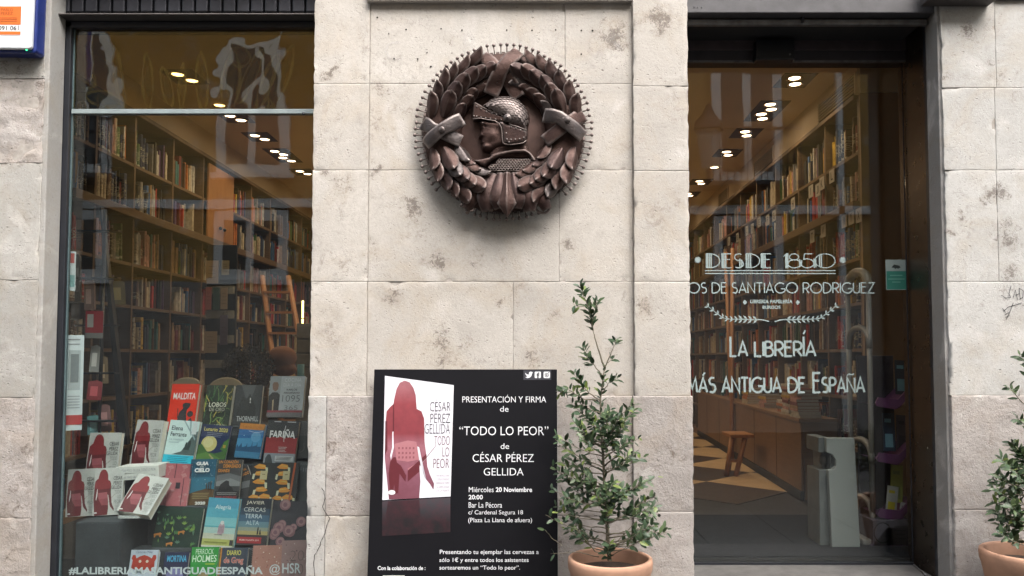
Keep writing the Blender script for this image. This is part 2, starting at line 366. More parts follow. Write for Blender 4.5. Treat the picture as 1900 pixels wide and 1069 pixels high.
# ================================================================ STREET AND GROUND
b = MB(); b.box(-30, 30, -20, 0.0, -0.5, -0.004)
tag(part('ground', b, M('street_paving', (0.05, 0.05, 0.05), 0.8, 0, 0.3, 2.0, 0.4)), kind='structure')
b = MB()
for i in range(-14, 14):
    for j in range(4):
        b.box(i * 0.6 + 0.004, i * 0.6 + 0.596, -0.6 * (j + 1) + 0.004 - 0.35, -0.6 * j - 0.004 - 0.35, -0.004, 0.012)
b.box(-9, 9, -0.346, 0.0, -0.004, 0.012)
tag(part('pavement', b, M('pavement_slab', (0.045, 0.044, 0.043), 0.8, 0, 0.3, 3, 0.4), bevel=0.003), kind='structure')

# ================================================================ STONE PIERS, BLOCK BY BLOCK
def fbm(x, z, sc, seed, oct=3):
    t = 0; a = 1; 
    for i in range(oct): t += a * noise.noise(Vector((x * sc + seed, z * sc - seed, seed * 1.7))); sc *= 2.1; a *= 0.5
    return t
def stone_block(parent, px0, px1, py0, py1, y=0.0, mat=None, rough=0.0, free='', depth=0.09, xw=None, name='stone_block', gap=0.0006):
    """one facing stone; px0..px1, py0..py1 is where the photograph shows it"""
    ym = (py0 + py1) / 2
    x0 = P(px0, ym, y).x if xw is None or xw[0] is None else xw[0]
    x1 = P(px1, ym, y).x if xw is None or xw[1] is None else xw[1]
    z1 = P(995, py0, y).z; z0 = max(0.012, P(995, py1, y).z)
    x0 += gap; x1 -= gap; z0 += gap; z1 -= gap
    seed = random.uniform(0, 90)
    def ticks(a, c):
        n = max(2, int((c - a) / (0.016 if rough else 0.024))); 
        return [a, a + 0.0015, a + 0.006] + [a + (c - a) * i / n for i in range(1, n)] + [c - 0.006, c - 0.0015, c]
    xs, zs = ticks(x0, x1), ticks(z0, z1); nx, nz = len(xs), len(zs); vs = []
    for j, z in enumerate(zs):
        for i, x in enumerate(xs):
            e = min(i, nx - 1 - i, j, nz - 1 - j)
            drop = (0.0010, 0.0003, 0.0)[e] if e < 3 else 0
            h = 0.0012 * fbm(x, z, 7, seed)
            if rough:
                r1 = fbm(x, z, 9, seed, 5); h += rough * (0.9 * r1 - 0.6 * abs(fbm(x, z, 15, seed + 9, 3)))
                drop *= 1.6
            chip = max(0, fbm(x, z, 17, seed + 30, 3) - 0.42) * 0.02 if e < 3 else 0
            xx = x; zz = z
            if e < 2:
                wob = 0.0014 * fbm(x, z, 22, seed + 5)
                if i < 2 or i > nx - 3:
                    k = 0.0014 + (0.0075 if ('l' in free and i < 2) or ('r' in free and i > nx - 3) else 0)
                    xx += (1 if i < 2 else -1) * abs(k * fbm(x * .3, z, 14, seed + 5, 4))
                if j < 2 or j > nz - 3: zz += wob * 0.6
            vs.append((xx, y + drop + chip - h, zz))
    fs = [(j * nx + i, j * nx + i + 1, (j + 1) * nx + i + 1, (j + 1) * nx + i) for j in range(nz - 1) for i in range(nx - 1)]
    ring = [i for i in range(nx)] + [j * nx + nx - 1 for j in range(1, nz)] + [(nz - 1) * nx + i for i in range(nx - 2, -1, -1)] + [j * nx for j in range(nz - 2, 0, -1)]
    n0 = len(vs)
    for i in ring: vs.append((vs[i][0], y + depth, vs[i][2]))
    m = len(ring)
    for k in range(m): fs.append((ring[(k + 1) % m], ring[k], n0 + k, n0 + (k + 1) % m))
    fs.append(tuple(n0 + k for k in range(m - 1, -1, -1)))
    me = bpy.data.meshes.new(name); me.from_pydata(vs, [], fs); me.materials.append(mat or STONE)
    nfront = (nx - 1) * (nz - 1); me.polygons.foreach_set('use_smooth', [k < nfront for k in range(len(fs))]); me.update()
    return link(name, me, parent)

# centre pier -------------------------------------------------------------------------------------
LX0 = P(577, 534).x; RX1 = P(1281, 534, -0.03).x
pier = thing('stone_pier', (P(930, 534).x, 0.0, 0.012), 'broad pale limestone pier between the shop window and the glass door', 'stone pier')
jx = P(682, 534).x; jp = P(1176.5, 534, -0.03).x
for y0, y1 in ((-70, 156), (156, 316), (316, 523), (523, 735)):
    stone_block(pier, 577, 682, y0, y1, -0.006, free='l', xw=(LX0, jx))
PR = [(-70, 156, (1048,)), (156, 316, (955,)), (316, 523, (1037,)), (523, 735, (952,))]
for y0, y1, cuts in PR:
    xs = [None] + [P(c, (y0 + y1) / 2).x for c in cuts] + [None]
    for k in range(len(xs) - 1):
        stone_block(pier, 682, 1176.5, y0, y1, 0.0, xw=(jx if k == 0 else xs[k], jp if k == len(xs) - 2 else xs[k + 1]))
for y0, y1 in ((-70, 160), (160, 317), (317, 523), (523, 735)):
    stone_block(pier, 1177, 1277, y0, y1, -0.03, free='lr', xw=(jp, RX1), depth=0.12)
xa = P(604, 900, -0.02).x
for y0, y1 in ((735, 958), (958, 1200)):
    stone_block(pier, 573, 604, y0, y1, -0.022, free='l', xw=(LX0 - 0.002, xa), mat=STONE_W)
    stone_block(pier, 604, 880, y0, y1, -0.024, mat=STONE_R if y0 < 900 else STONE, rough=0.003, xw=(xa, P(890, 900, 0).x))
    stone_block(pier, 880, 1178, y0, y1, -0.022, mat=STONE_R, rough=0.002, xw=(P(890, 900, 0).x, jp - 0.01))
stone_block(pier, 1178, 1284, 735, 950, -0.042, mat=STONE_R, rough=0.0016, free='r', xw=(jp - 0.01, RX1 + 0.006), depth=0.13)
stone_block(pier, 1178, 1284, 950, 1200, -0.042, mat=STONE_R, rough=0.002, free='r', xw=(jp - 0.01, RX1 + 0.006), depth=0.13)
pbox('mortar_core', (LX0 + 0.02, RX1 - 0.02, 0.004, 0.42, 0.012, 3.35), MORTAR, pier)
# plastered returns of the pier into the two openings
stone_side = PLASTER
pbox('jamb_return', (LX0 + 0.004, LX0 + 0.03, 0.082, 0.5, 0.012, 3.35), stone_side, pier, 0.003)
pbox('jamb_return', (RX1 - 0.03, RX1 - 0.004, 0.085, 0.5, 0.012, 3.35), stone_side, pier, 0.003)
# the long crack and the drilled holes
cr = [(597, 905), (601, 912), (603, 925), (599, 940), (603, 950), (612, 962), (606, 975), (603, 990), (596, 1003), (592, 1017), (584, 1030), (582, 1050), (585, 1080)]
b = MB(); pts = []
for k in range(len(cr) - 1):
    for t in (0, 0.34, 0.67): pts.append((cr[k][0] + (cr[k + 1][0] - cr[k][0]) * t + random.uniform(-0.7, 0.7), cr[k][1] + (cr[k + 1][1] - cr[k][1]) * t))
q = [P(a, c, -0.0295) for a, c in pts]
b.strip([(v.x, v.z) for v in q], [0.0016 + 0.0022 * abs(math.sin(i * 1.3)) for i in range(len(q))], -0.0292)
part('crack', b, M('crack_shadow_soil', (0.035, 0.03, 0.027), 0.95, 0, 0.2, 40, 0.3), pier)
for hx, hy in ((504, 143), (673, 139), (774, 146), (990, 146), (1112, 147), (1226, 145), (1350, 148), (1404, 148), (605, 255), (560, 285), (725, 257), (446, 284), (1350, 262), (623, 322), (365, 85), (420, 163)):
    c = P(560 + hx / 2.603, hy / 2.603); b = MB(); r = random.uniform(0.0022, 0.0036)
    b.lathe([(r * 1.25, 0.0005), (r, 0.0012), (r * 0.9, 0.004)], (c.x, -0.0008, c.z), 10, 0, 'y'); b.lathe([(r, -0.0), (0.00001, -0.0)], (c.x, -0.0016, c.z), 10, 0, 'y')
    part('drill_hole', b, M('drill_hole_dark', (0.02, 0.018, 0.016), 0.95), pier)
# traces of letters that were once fixed above the medallion
GH = milky('glue_ghost', (0.60, 0.585, 0.57), 0.20)
b = MB()
c = P(735, 95, -0.0022); ring = []
for i in range(18):
    a = R(70 + i * 14); ring.append((c.x + 0.052 * math.cos(a) * (1 + random.uniform(-.06, .06)), c.z + 0.046 * math.sin(a) * (1 + random.uniform(-.08, .08))))
b.strip(ring, [0.008 + random.uniform(0, 0.007) for _ in ring], -0.0026)
part('glue_trace', b, GH, pier)
for ch, x in (('B', 872), ('U', 955), ('R', 920), ('G', 1040), ('O', 1103), ('S', 1145)):
    b = MB(); c = P(x, 85, -0.0026); put_text(b, ch, c.x - 0.035, c.x + 0.035, c.z - 0.065, c.z + 0.065, -0.0026, 0, 0.004)
    part('glue_trace', b, milky('faint_glue_ghost', (0.6, 0.585, 0.57), 0.09), pier)
# ledge above
pbox('moulding', (P(682, 5).x, jp - 0.002, -0.035, 0.02, P(995, 7).z, P(995, 7).z + 0.2), STONE, pier, 0.006)

# left pier ---------------------------------------------------------------------------------------
LP1 = P(71, 534).x
lp = thing('stone_pier', (LP1 - 0.4, 0.0, 0.012), 'grey weathered limestone pier left of the shop window, under the alarm box', 'stone pier')
for y0, y1, r, m in ((-70, 146, 0, STONE_L), (146, 303, 0.011, STONE_R), (303, 520, 0, STONE_L), (520, 738, 0, STONE_L), (738, 962, 0.004, STONE_R), (962, 1200, 0.004, STONE_R)):
    stone_block(lp, -400, 71, y0, y1, 0.0, m, r, 'r', xw=(LP1 - 1.1, LP1))
pbox('inner_return', (-3.6, LP1 + 0.02, 0.15, 0.2, 0.012, 3.35), BLACK, lp); pbox('mortar_core', (LP1 - 1.1, LP1 - 0.01, 0.004, 0.14, 0.012, 3.35), MORTAR, lp)
pbox('jamb_return', (LP1 - 0.03, LP1 + 0.020, 0.006, 0.133, 0.012, 3.35), PLASTER, lp, 0.005)

# right pier --------------------------------------------------------------------------------------
RP0 = P(1757, 534).x
rp = thing('stone_pier', (RP0 + 0.5, 0.0, 0.012), 'whitish limestone pier right of the glass door with a scribbled tag', 'stone pier')
for y0, y1, cut, m in ((-70, 163, 1846, STONE_W), (163, 316, 1847, STONE_W), (316, 523, 1851, STONE_W), (523, 734, None, STONE_W), (734, 946, None, STONE_R), (946, 1200, None, STONE_R)):
    r = 0.0 if m is STONE_W else 0.002
    if cut:
        cxx = P(cut, (y0 + y1) / 2).x
        stone_block(rp, 1757, cut, y0, y1, 0.0, m, r, 'l', xw=(RP0, cxx)); stone_block(rp, cut, 2300, y0, y1, 0.0, m, r, '', xw=(cxx, RP0 + 1.4))
    else: stone_block(rp, 1757, 2300, y0, y1, -0.0 if m is STONE_W else -0.008, m, r, 'l', xw=(RP0 + (0.0 if m is STONE_W else 0.003), RP0 + 1.4))
pbox('mortar_core', (RP0 + 0.03, RP0 + 1.4, 0.004, 0.5, 0.012, 3.35), MORTAR, rp)
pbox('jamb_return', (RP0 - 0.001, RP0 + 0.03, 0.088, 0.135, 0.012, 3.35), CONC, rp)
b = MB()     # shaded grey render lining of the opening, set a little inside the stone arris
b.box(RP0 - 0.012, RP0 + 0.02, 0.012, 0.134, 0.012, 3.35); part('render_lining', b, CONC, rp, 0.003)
b = MB()
for st_ in ([(1858, 548), (1866, 553), (1875, 552), (1872, 545), (1876, 530)], [(1880, 552), (1884, 538), (1888, 556)], [(1884, 548), (1891, 545)], [(1893, 556), (1891, 535), (1899, 540), (1898, 552), (1892, 555)],
            [(1862, 578), (1870, 570), (1884, 566), (1896, 562)], [(1880, 562), (1874, 578), (1867, 593)], [(1864, 584), (1872, 580)], [(1865, 589), (1873, 586)], [(1860, 572), (1866, 580)]):
    q = [P(a, c, -0.0022) for a, c in st_]
    b.strip([(v.x, v.z) for v in q], 0.0028, -0.0026)
part('scribbled_tag', b, C((0.04, 0.04, 0.045)), rp)
b = MB()
zc = P(995, 12, -0.1).z
b.box(RP0 - 0.1, P(1843, 8, -0.05).x, -0.09, 0.0, P(1790, 11, -0.01).z, P(1790, 11, -0.01).z + 0.12); b.box(P(1845, 8).x, 3.4, -0.02, 0.0, P(1790, 1).z, P(1790, 1).z + 0.12)
o = part('awning_box', b, M('dark_lintel_metal', (0.05, 0.045, 0.045), 0.6), None, 0.004); tag(o, 'dark metal box end jutting over the right stone pier at the top edge', 'awning box', kind='thing')

# upper wall, lintels (above the frame of the photograph, keeps the sky out of the rooms)
b = MB(); b.box(-6, 6, -0.01, 0.45, 3.351, 7.5); tag(part('upper_wall', b, STONE), kind='structure')
b = MB(); b.box(-6, LP1 - 1.1, 0.0, 0.45, 0.012, 3.35); b.box(RP0 + 1.4, 6, 0.0, 0.45, 0.012, 3.35); tag(part('outer_wall', b, STONE), kind='structure')

# ================================================================ DISPLAY WINDOW (left)
YF = 0.135; YG = 0.165
WL = P(92, 534, YF).x; WR = LX0 + 0.03
win = thing('display_window', ((WL + WR) / 2, YF, 0.1), 'tall black framed shop window full of books with a curled film in its top light', 'shop window')
gl = P(125, 534, YG).x; zt = P(995, 55, YG).z
pbox('frame_post', (WL + 0.018, gl, YF, YG + 0.012, 0.05, zt + 0.05), BLACK, win, 0.004)
pbox('edge_trim', (WL, WL + 0.013, YF - 0.012, YF + 0.03, 0.05, zt + 0.2), RAILM, win, 0.002)
pbox('glazing_bead', (gl - 0.012, gl + 0.006, YG - 0.006, YG + 0.012, 0.06, zt), M('green_glass_edge', (0.08, 0.12, 0.13), 0.3), win, 0.002)
pbox('frame_head', (WL + 0.02, WR, YF, 0.24, zt, P(995, 39, YF).z), BLACK, win, 0.003)
pbox('head_beam', (WL + 0.02, WR, YF - 0.07, 0.24, P(995, 38, YF).z, P(995, 24, YF - 0.07).z), M('brown_grey_beam', (0.085, 0.075, 0.072), 0.6, 0.2), win, 0.004)
pbox('shutter_back', (WL, WR, YF + 0.03, 0.3, P(995, 22, YF).z, 3.35), SHUT, win)
zs0 = P(995, 23, YF).z
x = WL
while x < WR - 0.03:
    pbox('shutter_slat', (x + 0.003, x + 0.066, YF - 0.008, YF + 0.028, zs0, 3.34), SHUT, win, 0.006); x += 0.073
zb1, zb0 = P(995, 204, YG).z, P(995, 212.5, YG).z
pbox('transom_bar', (gl + 0.004, WR, YG - 0.016, YG + 0.02, zb0, zb1), M('frosted_bar', (0.26, 0.31, 0.32), 0.35, 0.1), win, 0.002)
b = MB(); sc_ = P(563, 211, YG - 0.02); b.lathe([(0.008, -0.001), (0.008, 0.003), (0.0, 0.004)], (sc_.x, sc_.y + 0.003, sc_.z), 12, 0, 'y'); part('screw', b, BLACK, win)
pbox('glass_pane', (gl, WR + 0.02, YG, YG + 0.006, 0.05, zb0), GLASS, win)
pbox('transom_pane', (gl, WR + 0.02, YG, YG + 0.006, zb1, zt), FILM, win)
pbox('frame_sill', (WL, WR, YF, 0.3, 0.012, 0.05), BLACK, win)
# blisters in the film
def blister(cx, cy, rx, ry, tilt, k=1.0):
    b = MB(); out = []; nn = 30; t0 = R(tilt)
    for i in range(nn):
        a = 2 * PI * i / nn
        px = math.cos(a) * rx * (1 - 0.45 * (math.sin(a) if math.sin(a) > 0 else 0) ** 2); py = -math.sin(a) * ry
        px += 2.2 * noise.noise(Vector((cx * 0.1, math.cos(a), math.sin(a) * 3))); 
        qx = px * math.cos(t0) - py * math.sin(t0); qy = px * math.sin(t0) + py * math.cos(t0)
        v = P((cx + qx) / 3.143, min(207, (cy + qy) / 3.143), YG + 0.008); out.append((v.x, v.z))
    b.strip(out, [0.011 * k + 0.006 * math.sin(i * 0.9 + cx) for i in range(nn)], YG + 0.009, 0, True)
    cxx = sum(p[0] for p in out) / nn; czz = sum(p[1] for p in out) / nn
    inner = [(cxx + (p[0] - cxx) * 0.55, YG + 0.011, czz + (p[1] - czz) * 0.6) for p in out]
    b.add([(cxx, YG + 0.016, czz)] + inner, [(0, 1 + i, 1 + (i + 1) % nn) for i in range(nn)], 1, True)
    o = link('film_blister', b.mesh('film_blister', [BLISTER, milky('film_dark', (0.1, 0.12, 0.12), 0.25)]), win)
for a in ((860, 470, 30, 160, -2), (972, 505, 30, 118, -12), (1062, 500, 20, 128, 3), (1178, 470, 34, 168, -3), (1345, 470, 52, 185, 6), (1462, 440, 34, 175, 24), (1560, 470, 30, 180, 20), (1640, 450, 44, 195, 20), (535, 480, 20, 40, 10), (690, 440, 24, 190, -8), (600, 575, 100, 45, 12), (1400, 330, 60, 60, 20), (1560, 610, 30, 28, 10)):
    blister(*a)

# ================================================================ GLASS DOOR (right)
YD = 0.43
dl = RX1 - 0.3; dr = P(1683, 534, YD).x; dz1 = P(995, 118, YD).z; dz0 = P(995, 1046, YD).z
door = thing('shop_door', ((RX1 + dr) / 2, YD, dz0), 'dark framed glass shop door lettered with the age of the bookshop', 'glass door')
fo = P(1733, 534, 0.135).x
b = MB(); b.prism([(fo - 0.001, 0.136), (dr + 0.006, YD - 0.001), (dr + 0.006, 0.5), (fo + 0.05, 0.5), (fo + 0.05, 0.136)], 0.05, 3.2, 0, 'z'); part('jamb_panel', b, BRONZE, door, 0.003)
pbox('edge_trim', (fo - 0.004, RP0 - 0.012, 0.13, 0.16, 0.05, 3.2), BLACK, door)
zh = P(995, 100, YD - 0.1).z
pbox('door_head', (RX1 - 0.1, dr + 0.03, YD - 0.03, 0.5, dz1, 3.2), M('head_dark', (0.05, 0.046, 0.052), 0.4, 0.2), door, 0.002)
pbox('head_strip', (RX1 - 0.1, dr + 0.004, YD - 0.036, YD - 0.028, dz1 - 0.006, dz1 + 0.006), RAILM, door, 0.001)
pbox('head_panel', (RX1 - 0.1, dr + 0.01, YD - 0.042, YD - 0.031, P(995, 92, YD - .05).z, 3.15), M('head_panel_brown', (0.085, 0.068, 0.072), 0.4, 0.3), door, 0.002)
v0, v1 = P(1402, 112, YD - 0.1), P(1474, 74, YD - 0.1)
o = pbox('door_sensor', (v0.x, v1.x, YD - 0.11, YD - 0.043, v0.z, v1.z), M('sensor_black', (0.009, 0.010, 0.013), 0.4), door, 0.006)
b = MB(); c = P(1466, 101, YD - 0.112); b.lathe([(0.006, 0.001), (0.006, 0.0), (0.0, 0.0)], (c.x, YD - 0.1105, c.z), 10, 0, 'y'); part('sensor_eye', b, RAILM, o)
pbox('lintel_beam', (RX1 - 0.1, RP0 - 0.013, 0.03, 0.12, P(995, 24, 0.03).z, 3.35), M('lintel_grey', (0.075, 0.073, 0.078), 0.6, 0.2), door, 0.005)
pbox('shutter_slot', (RX1 - 0.1, RP0 - 0.014, 0.1, 0.42, P(995, 34, 0.1).z, 3.34), M('slot_dark', (0.012, 0.012, 0.014), 0.8), door)
pbox('shutter_rail', (RX1 - 0.1, P(1719, 40, 0.1).x, 0.085, 0.115, P(995, 46, 0.085).z, P(995, 35, 0.085).z), RAILM, door, 0.006)
pbox('rail_catch', (P(1487, 38, 0.08).x, P(1492, 38, 0.08).x, 0.075, 0.09, P(995, 42, 0.08).z, P(995, 31, 0.08).z), SHUT, door, 0.001)
for xx in (1288, 1295, 1302): 
    b = MB(); c = P(xx, 14, 0.03); b.ball((c.x, 0.03, c.z), 0.0035, 6); part('screw', b, BLACK, door)
pbox('glass_pane', (RX1 - 0.3, dr + 0.004, YD, YD + 0.01, dz0, dz1), GLASS_D, door)
pbox('door_joint', (dr - 0.006, dr + 0.001, YD - 0.004, YD, dz0, dz1), BLACK, door)
o = pbox('threshold', (RX1 - 0.02, RP0, -0.04, 0.432, 0.012, dz0 - 0.004), M('threshold_stone', (0.085, 0.083, 0.082), 0.7, 0, 0.3, 14, 0.3), None, 0.006); tag(o, kind='structure')
pbox('bottom_rail', (RX1 - 0.05, dr, YD - 0.012, YD + 0.012, dz0 - 0.003, dz0 + 0.008), BLACK, door)
b = MB(); q0, q1 = P(1694, 1043, YD - 0.02), P(1716, 1069, 0.2)
b.tube([(q0.x, YD - 0.03, dz0 + 0.002), (P(1716, 1060, 0.2).x + 0.003, 0.19, dz0 + 0.002)], 0.005, 6); part('bottom_trim', b, RAILM, door)
# security notice stuck on the door glass
v0, v1 = P(1644, 538, YD), P(1681, 482, YD)
b = MB(); y = YD - 0.002
b.box(v0.x, v1.x, y, YD - 0.0002, v0.z, v1.z, 0); H = v1.z - v0.z; Wd = v1.x - v0.x
b.add([(v0.x + .003, y - .0004, v0.z + .003), (v1.x - .003, y - .0004, v0.z + .003), (v1.x - .003, y - .0004, v0.z + H * 0.62), (v0.x + .003, y - .0004, v0.z + H * 0.62)], [(0, 1, 2, 3)], 1)
b.prism([(v0.x + Wd * u, v0.z + H * v) for u, v in ((0.28, 0.74), (0.4, 0.84), (0.66, 0.80), (0.72, 0.74), (0.6, 0.7), (0.5, 0.72), (0.45, 0.68), (0.42, 0.73))], y - 0.0009, y - 0.0003, 2)
for k, (a, c) in enumerate(((0.46, 0.8), (0.34, 0.9), (0.24, 0.7))):
    b.box(v0.x + Wd * (1 - c), v0.x + Wd * c, y - 0.0008, y - 0.0005, v0.z + H * a, v0.z + H * (a + 0.035), 3)
o = link('security_notice', b.mesh('security_notice', [C((0.22, 0.27, 0.26)), C((0.025, 0.14, 0.11)), C((0.02, 0.03, 0.03)), C((0.10, 0.24, 0.2))]))
tag(o, 'small green and white camera surveillance notice stuck on the door glass', 'sticker', kind='thing')

# ---- lettering drawn stroke by stroke
def arc(cx, cy, rx, ry, a0, a1, n=14): return [(cx + rx * math.cos(R(a0 + (a1 - a0) * i / n)), cy + ry * math.sin(R(a0 + (a1 - a0) * i / n))) for i in range(n + 1)]
GL = {
 'A': (0.62, [[(0, 0), (0.31, 1), (0.62, 0)], [(0.10, 0.30), (0.52, 0.30)]]),
 'B': (0.5, [[(0, 0), (0, 1)], [(0, 1), (0.2, 1)] + arc(0.2, 0.79, 0.22, 0.21, 90, -90) + [(0, 0.58)], [(0, 0.58), (0.22, 0.58)] + arc(0.22, 0.29, 0.28, 0.29, 90, -90) + [(0, 0)]]),
 'C': (0.7, [arc(0.45, 0.5, 0.45, 0.5, 50, 310, 22)]),
 'D': (0.66, [[(0, 0), (0, 1)] , [(0, 1), (0.16, 1)] + arc(0.16, 0.5, 0.5, 0.5, 90, -90, 22) + [(0, 0)]]),
 'E': (0.42, [[(0.42, 1), (0, 1), (0, 0), (0.42, 0)], [(0, 0.6), (0.36, 0.6)]]),
 'F': (0.42, [[(0.42, 1), (0, 1), (0, 0)], [(0, 0.6), (0.36, 0.6)]]),
 'G': (0.84, [arc(0.46, 0.5, 0.46, 0.5, 48, 330, 24) + [(0.86, 0.4)], [(0.5, 0.42), (0.88, 0.42)]]),
 'H': (0.5, [[(0, 0), (0, 1)], [(0.5, 0), (0.5, 1)], [(0, 0.58), (0.5, 0.58)]]),
 'I': (0.0, [[(0, 0), (0, 1)]]),
 'J': (0.32, [[(0.32, 1), (0.32, 0.2)] + arc(0.12, 0.2, 0.2, 0.2, 0, -120)]),
 'L': (0.4, [[(0, 1), (0, 0), (0.4, 0)]]),
 'M': (0.72, [[(0, 0), (0.12, 1), (0.36, 0.25), (0.6, 1), (0.72, 0)]]),
 'N': (0.58, [[(0, 0), (0, 1), (0.58, 0), (0.58, 1)]]),
 'O': (0.96, [arc(0.48, 0.5, 0.48, 0.5, 0, 360, 36)]),
 'P': (0.46, [[(0, 0), (0, 1)], [(0, 1), (0.2, 1)] + arc(0.2, 0.74, 0.26, 0.26, 90, -90) + [(0, 0.48)]]),
 'Q': (0.96, [arc(0.48, 0.5, 0.48, 0.5, 0, 360, 36), [(0.6, 0.25), (0.95, -0.08)]]),
 'R': (0.5, [[(0, 0), (0, 1)], [(0, 1), (0.22, 1)] + arc(0.22, 0.72, 0.28, 0.28, 90, -90) + [(0, 0.44)], [(0.2, 0.44), (0.5, 0)]]),
 'S': (0.46, [arc(0.24, 0.76, 0.21, 0.24, 50, 250, 14) + arc(0.22, 0.27, 0.24, 0.27, 70, -130, 14)]),
 'T': (0.56, [[(0, 1), (0.56, 1)], [(0.28, 1), (0.28, 0)]]),
 'U': (0.54, [[(0, 1), (0, 0.27)] + arc(0.27, 0.27, 0.27, 0.27, 180, 360) + [(0.54, 1)]]),
 'Z': (0.54, [[(0.02, 1), (0.54, 1), (0, 0), (0.54, 0)]]),
 '1': (0.16, [[(0.0, 0.8), (0.16, 1), (0.16, 0)]]),
 '8': (0.62, [arc(0.3, 0.78, 0.22, 0.22, 0, 360, 22), arc(0.31, 0.29, 0.31, 0.29, 0, 360, 24)]),
 '5': (0.56, [[(0.5, 1), (0.12, 1), (0.08, 0.6)] + arc(0.24, 0.32, 0.32, 0.32, 110, -140, 20)]),
 '0': (0.96, [arc(0.48, 0.5, 0.48, 0.5, 0, 360, 36)]),
}
def deco(mb, s, x0, x1, z0, h, sw, y, narrow=1.0, sp=0.17, tall='', tallk=1.3, space=0.34):
    """line of stroke letters stretched to run from x0 to x1"""
    adv = 0; items = []
    for ch in s:
        base = {'Í': 'I', 'Á': 'A', 'Ñ': 'N'}.get(ch, ch)
        k = 1.0
        if ch == ' ': adv += space; continue
        if ch in tall: k = tallk
        wd, st_ = GL[base]; items.append((adv, ch, st_, k, wd)); adv += wd * (k if k > 1 and ch not in 'ÍL' else 1) + sp
    adv -= sp; sx = (x1 - x0 - sw) / adv; lay = 0
    for a, ch, st_, k, wd in items:
        for q in st_:
            pts = [(x0 + sw / 2 + (a + p[0] * (k if ch not in 'ÍL' else 1)) * sx, z0 + sw / 2 + p[1] * (h * k - sw)) for p in q]
            cl = len(pts) > 20 and math.hypot(pts[0][0] - pts[-1][0], pts[0][1] - pts[-1][1]) < 1e-4
            if cl: pts = pts[:-1]
            mb.strip(pts, sw, y - lay * 0.00006, 0, cl); lay = (lay + 1) % 5
        cx = x0 + sw / 2 + (a + wd / 2) * sx
        if ch in 'ÍÁ': mb.strip([(cx - h * 0.02, z0 + h * k * 1.06), (cx + h * 0.12, z0 + h * k * 1.24)], sw * 0.8, y)
        if ch == 'Ñ': mb.strip([(cx - h * 0.22, z0 + h * k * 1.08), (cx - h * 0.1, z0 + h * k * 1.16), (cx + h * 0.08, z0 + h * k * 1.10), (cx + h * 0.2, z0 + h * k * 1.17)], sw * 0.6, y)
YV = YD - 0.0016
def vx(px): return P(px, 534, YD).x
def vz(py): return P(1400, py, YD).z
def vs(n): return n / F * 4.35
b = MB()      # DESDE 1850
deco(b, 'DESDE', vx(1310), vx(1432), vz(498), vs(28), vs(1.8), YV, sp=0.13)
deco(b, '1850', vx(1453), vx(1551), vz(498), vs(28), vs(1.8), YV, sp=0.06)
for x in (1311, 1338, 1384, 1411): 
    for k in range(3): b.box(vx(x + 1 + k * 3.4), vx(x + 3.4 + k * 3.4), YV - 0.0006, YV - 0.0002, vz(497.5), vz(470))
for x, y0, y1 in ((1372, 497, 480), (1375.5, 495, 482), (1461, 498, 470), (1457.5, 498, 474), (1483, 496, 481), (1486.5, 494, 483), (1513, 496, 482), (1510, 497, 480), (1520, 494, 473), (1523.5, 496, 471)):
    b.box(vx(x), vx(x + 2.4), YV - 0.0006, YV - 0.0002, vz(y0), vz(y1))
b.box(vx(1308), vx(1551), YV - 0.0005, YV, vz(503.2), vz(501.4)); b.box(vx(1308), vx(1551), YV - 0.0005, YV, vz(508.6), vz(506.8))
part('lettering', b, VINYL, door)
for sxp in (1295, 1564):
    b = MB(); c = (vx(sxp), vz(482.5)); pts = []
    for i in range(28): r = vs(7.2 if i % 2 == 0 else 4.2); pts.append((c[0] + r * math.cos(2 * PI * i / 28), c[1] + r * math.sin(2 * PI * i / 28)))
    b.prism(pts, YV - 0.0004, YV); part('star_mark', b, VINYL, door)
b = MB(); deco(b, 'OS DE SANTIAGO RODRIGUEZ', vx(1276), vx(1623), vz(545), vs(21.5), vs(2.3), YV, sp=0.15)
deco(b, 'HIJ', vx(1238), vx(1272), vz(545), vs(21.5), vs(2.3), YV, sp=0.15); part('lettering', b, VINYL, door)
b = MB(); put_text(b, 'LIBRERIA PAPELERÍA', vx(1391.5), vx(1470), vz(563), vz(554.5), YV, 0, 0.035); part('lettering', b, VINYL, door); b = MB(); put_text(b, 'BURGOS', vx(1414), vx(1447.5), vz(573.5), vz(567), YV, 0, 0.035)
part('lettering', b, VINYL, door)
for sxp in (1381.5, 1479.5):
    b = MB(); c = (vx(sxp), vz(561)); d = vs(4); b.prism([(c[0] - d, c[1]), (c[0], c[1] + d * 1.2), (c[0] + d, c[1]), (c[0], c[1] - d * 1.2)], YV - 0.0004, YV); part('diamond_mark', b, VINYL, door)
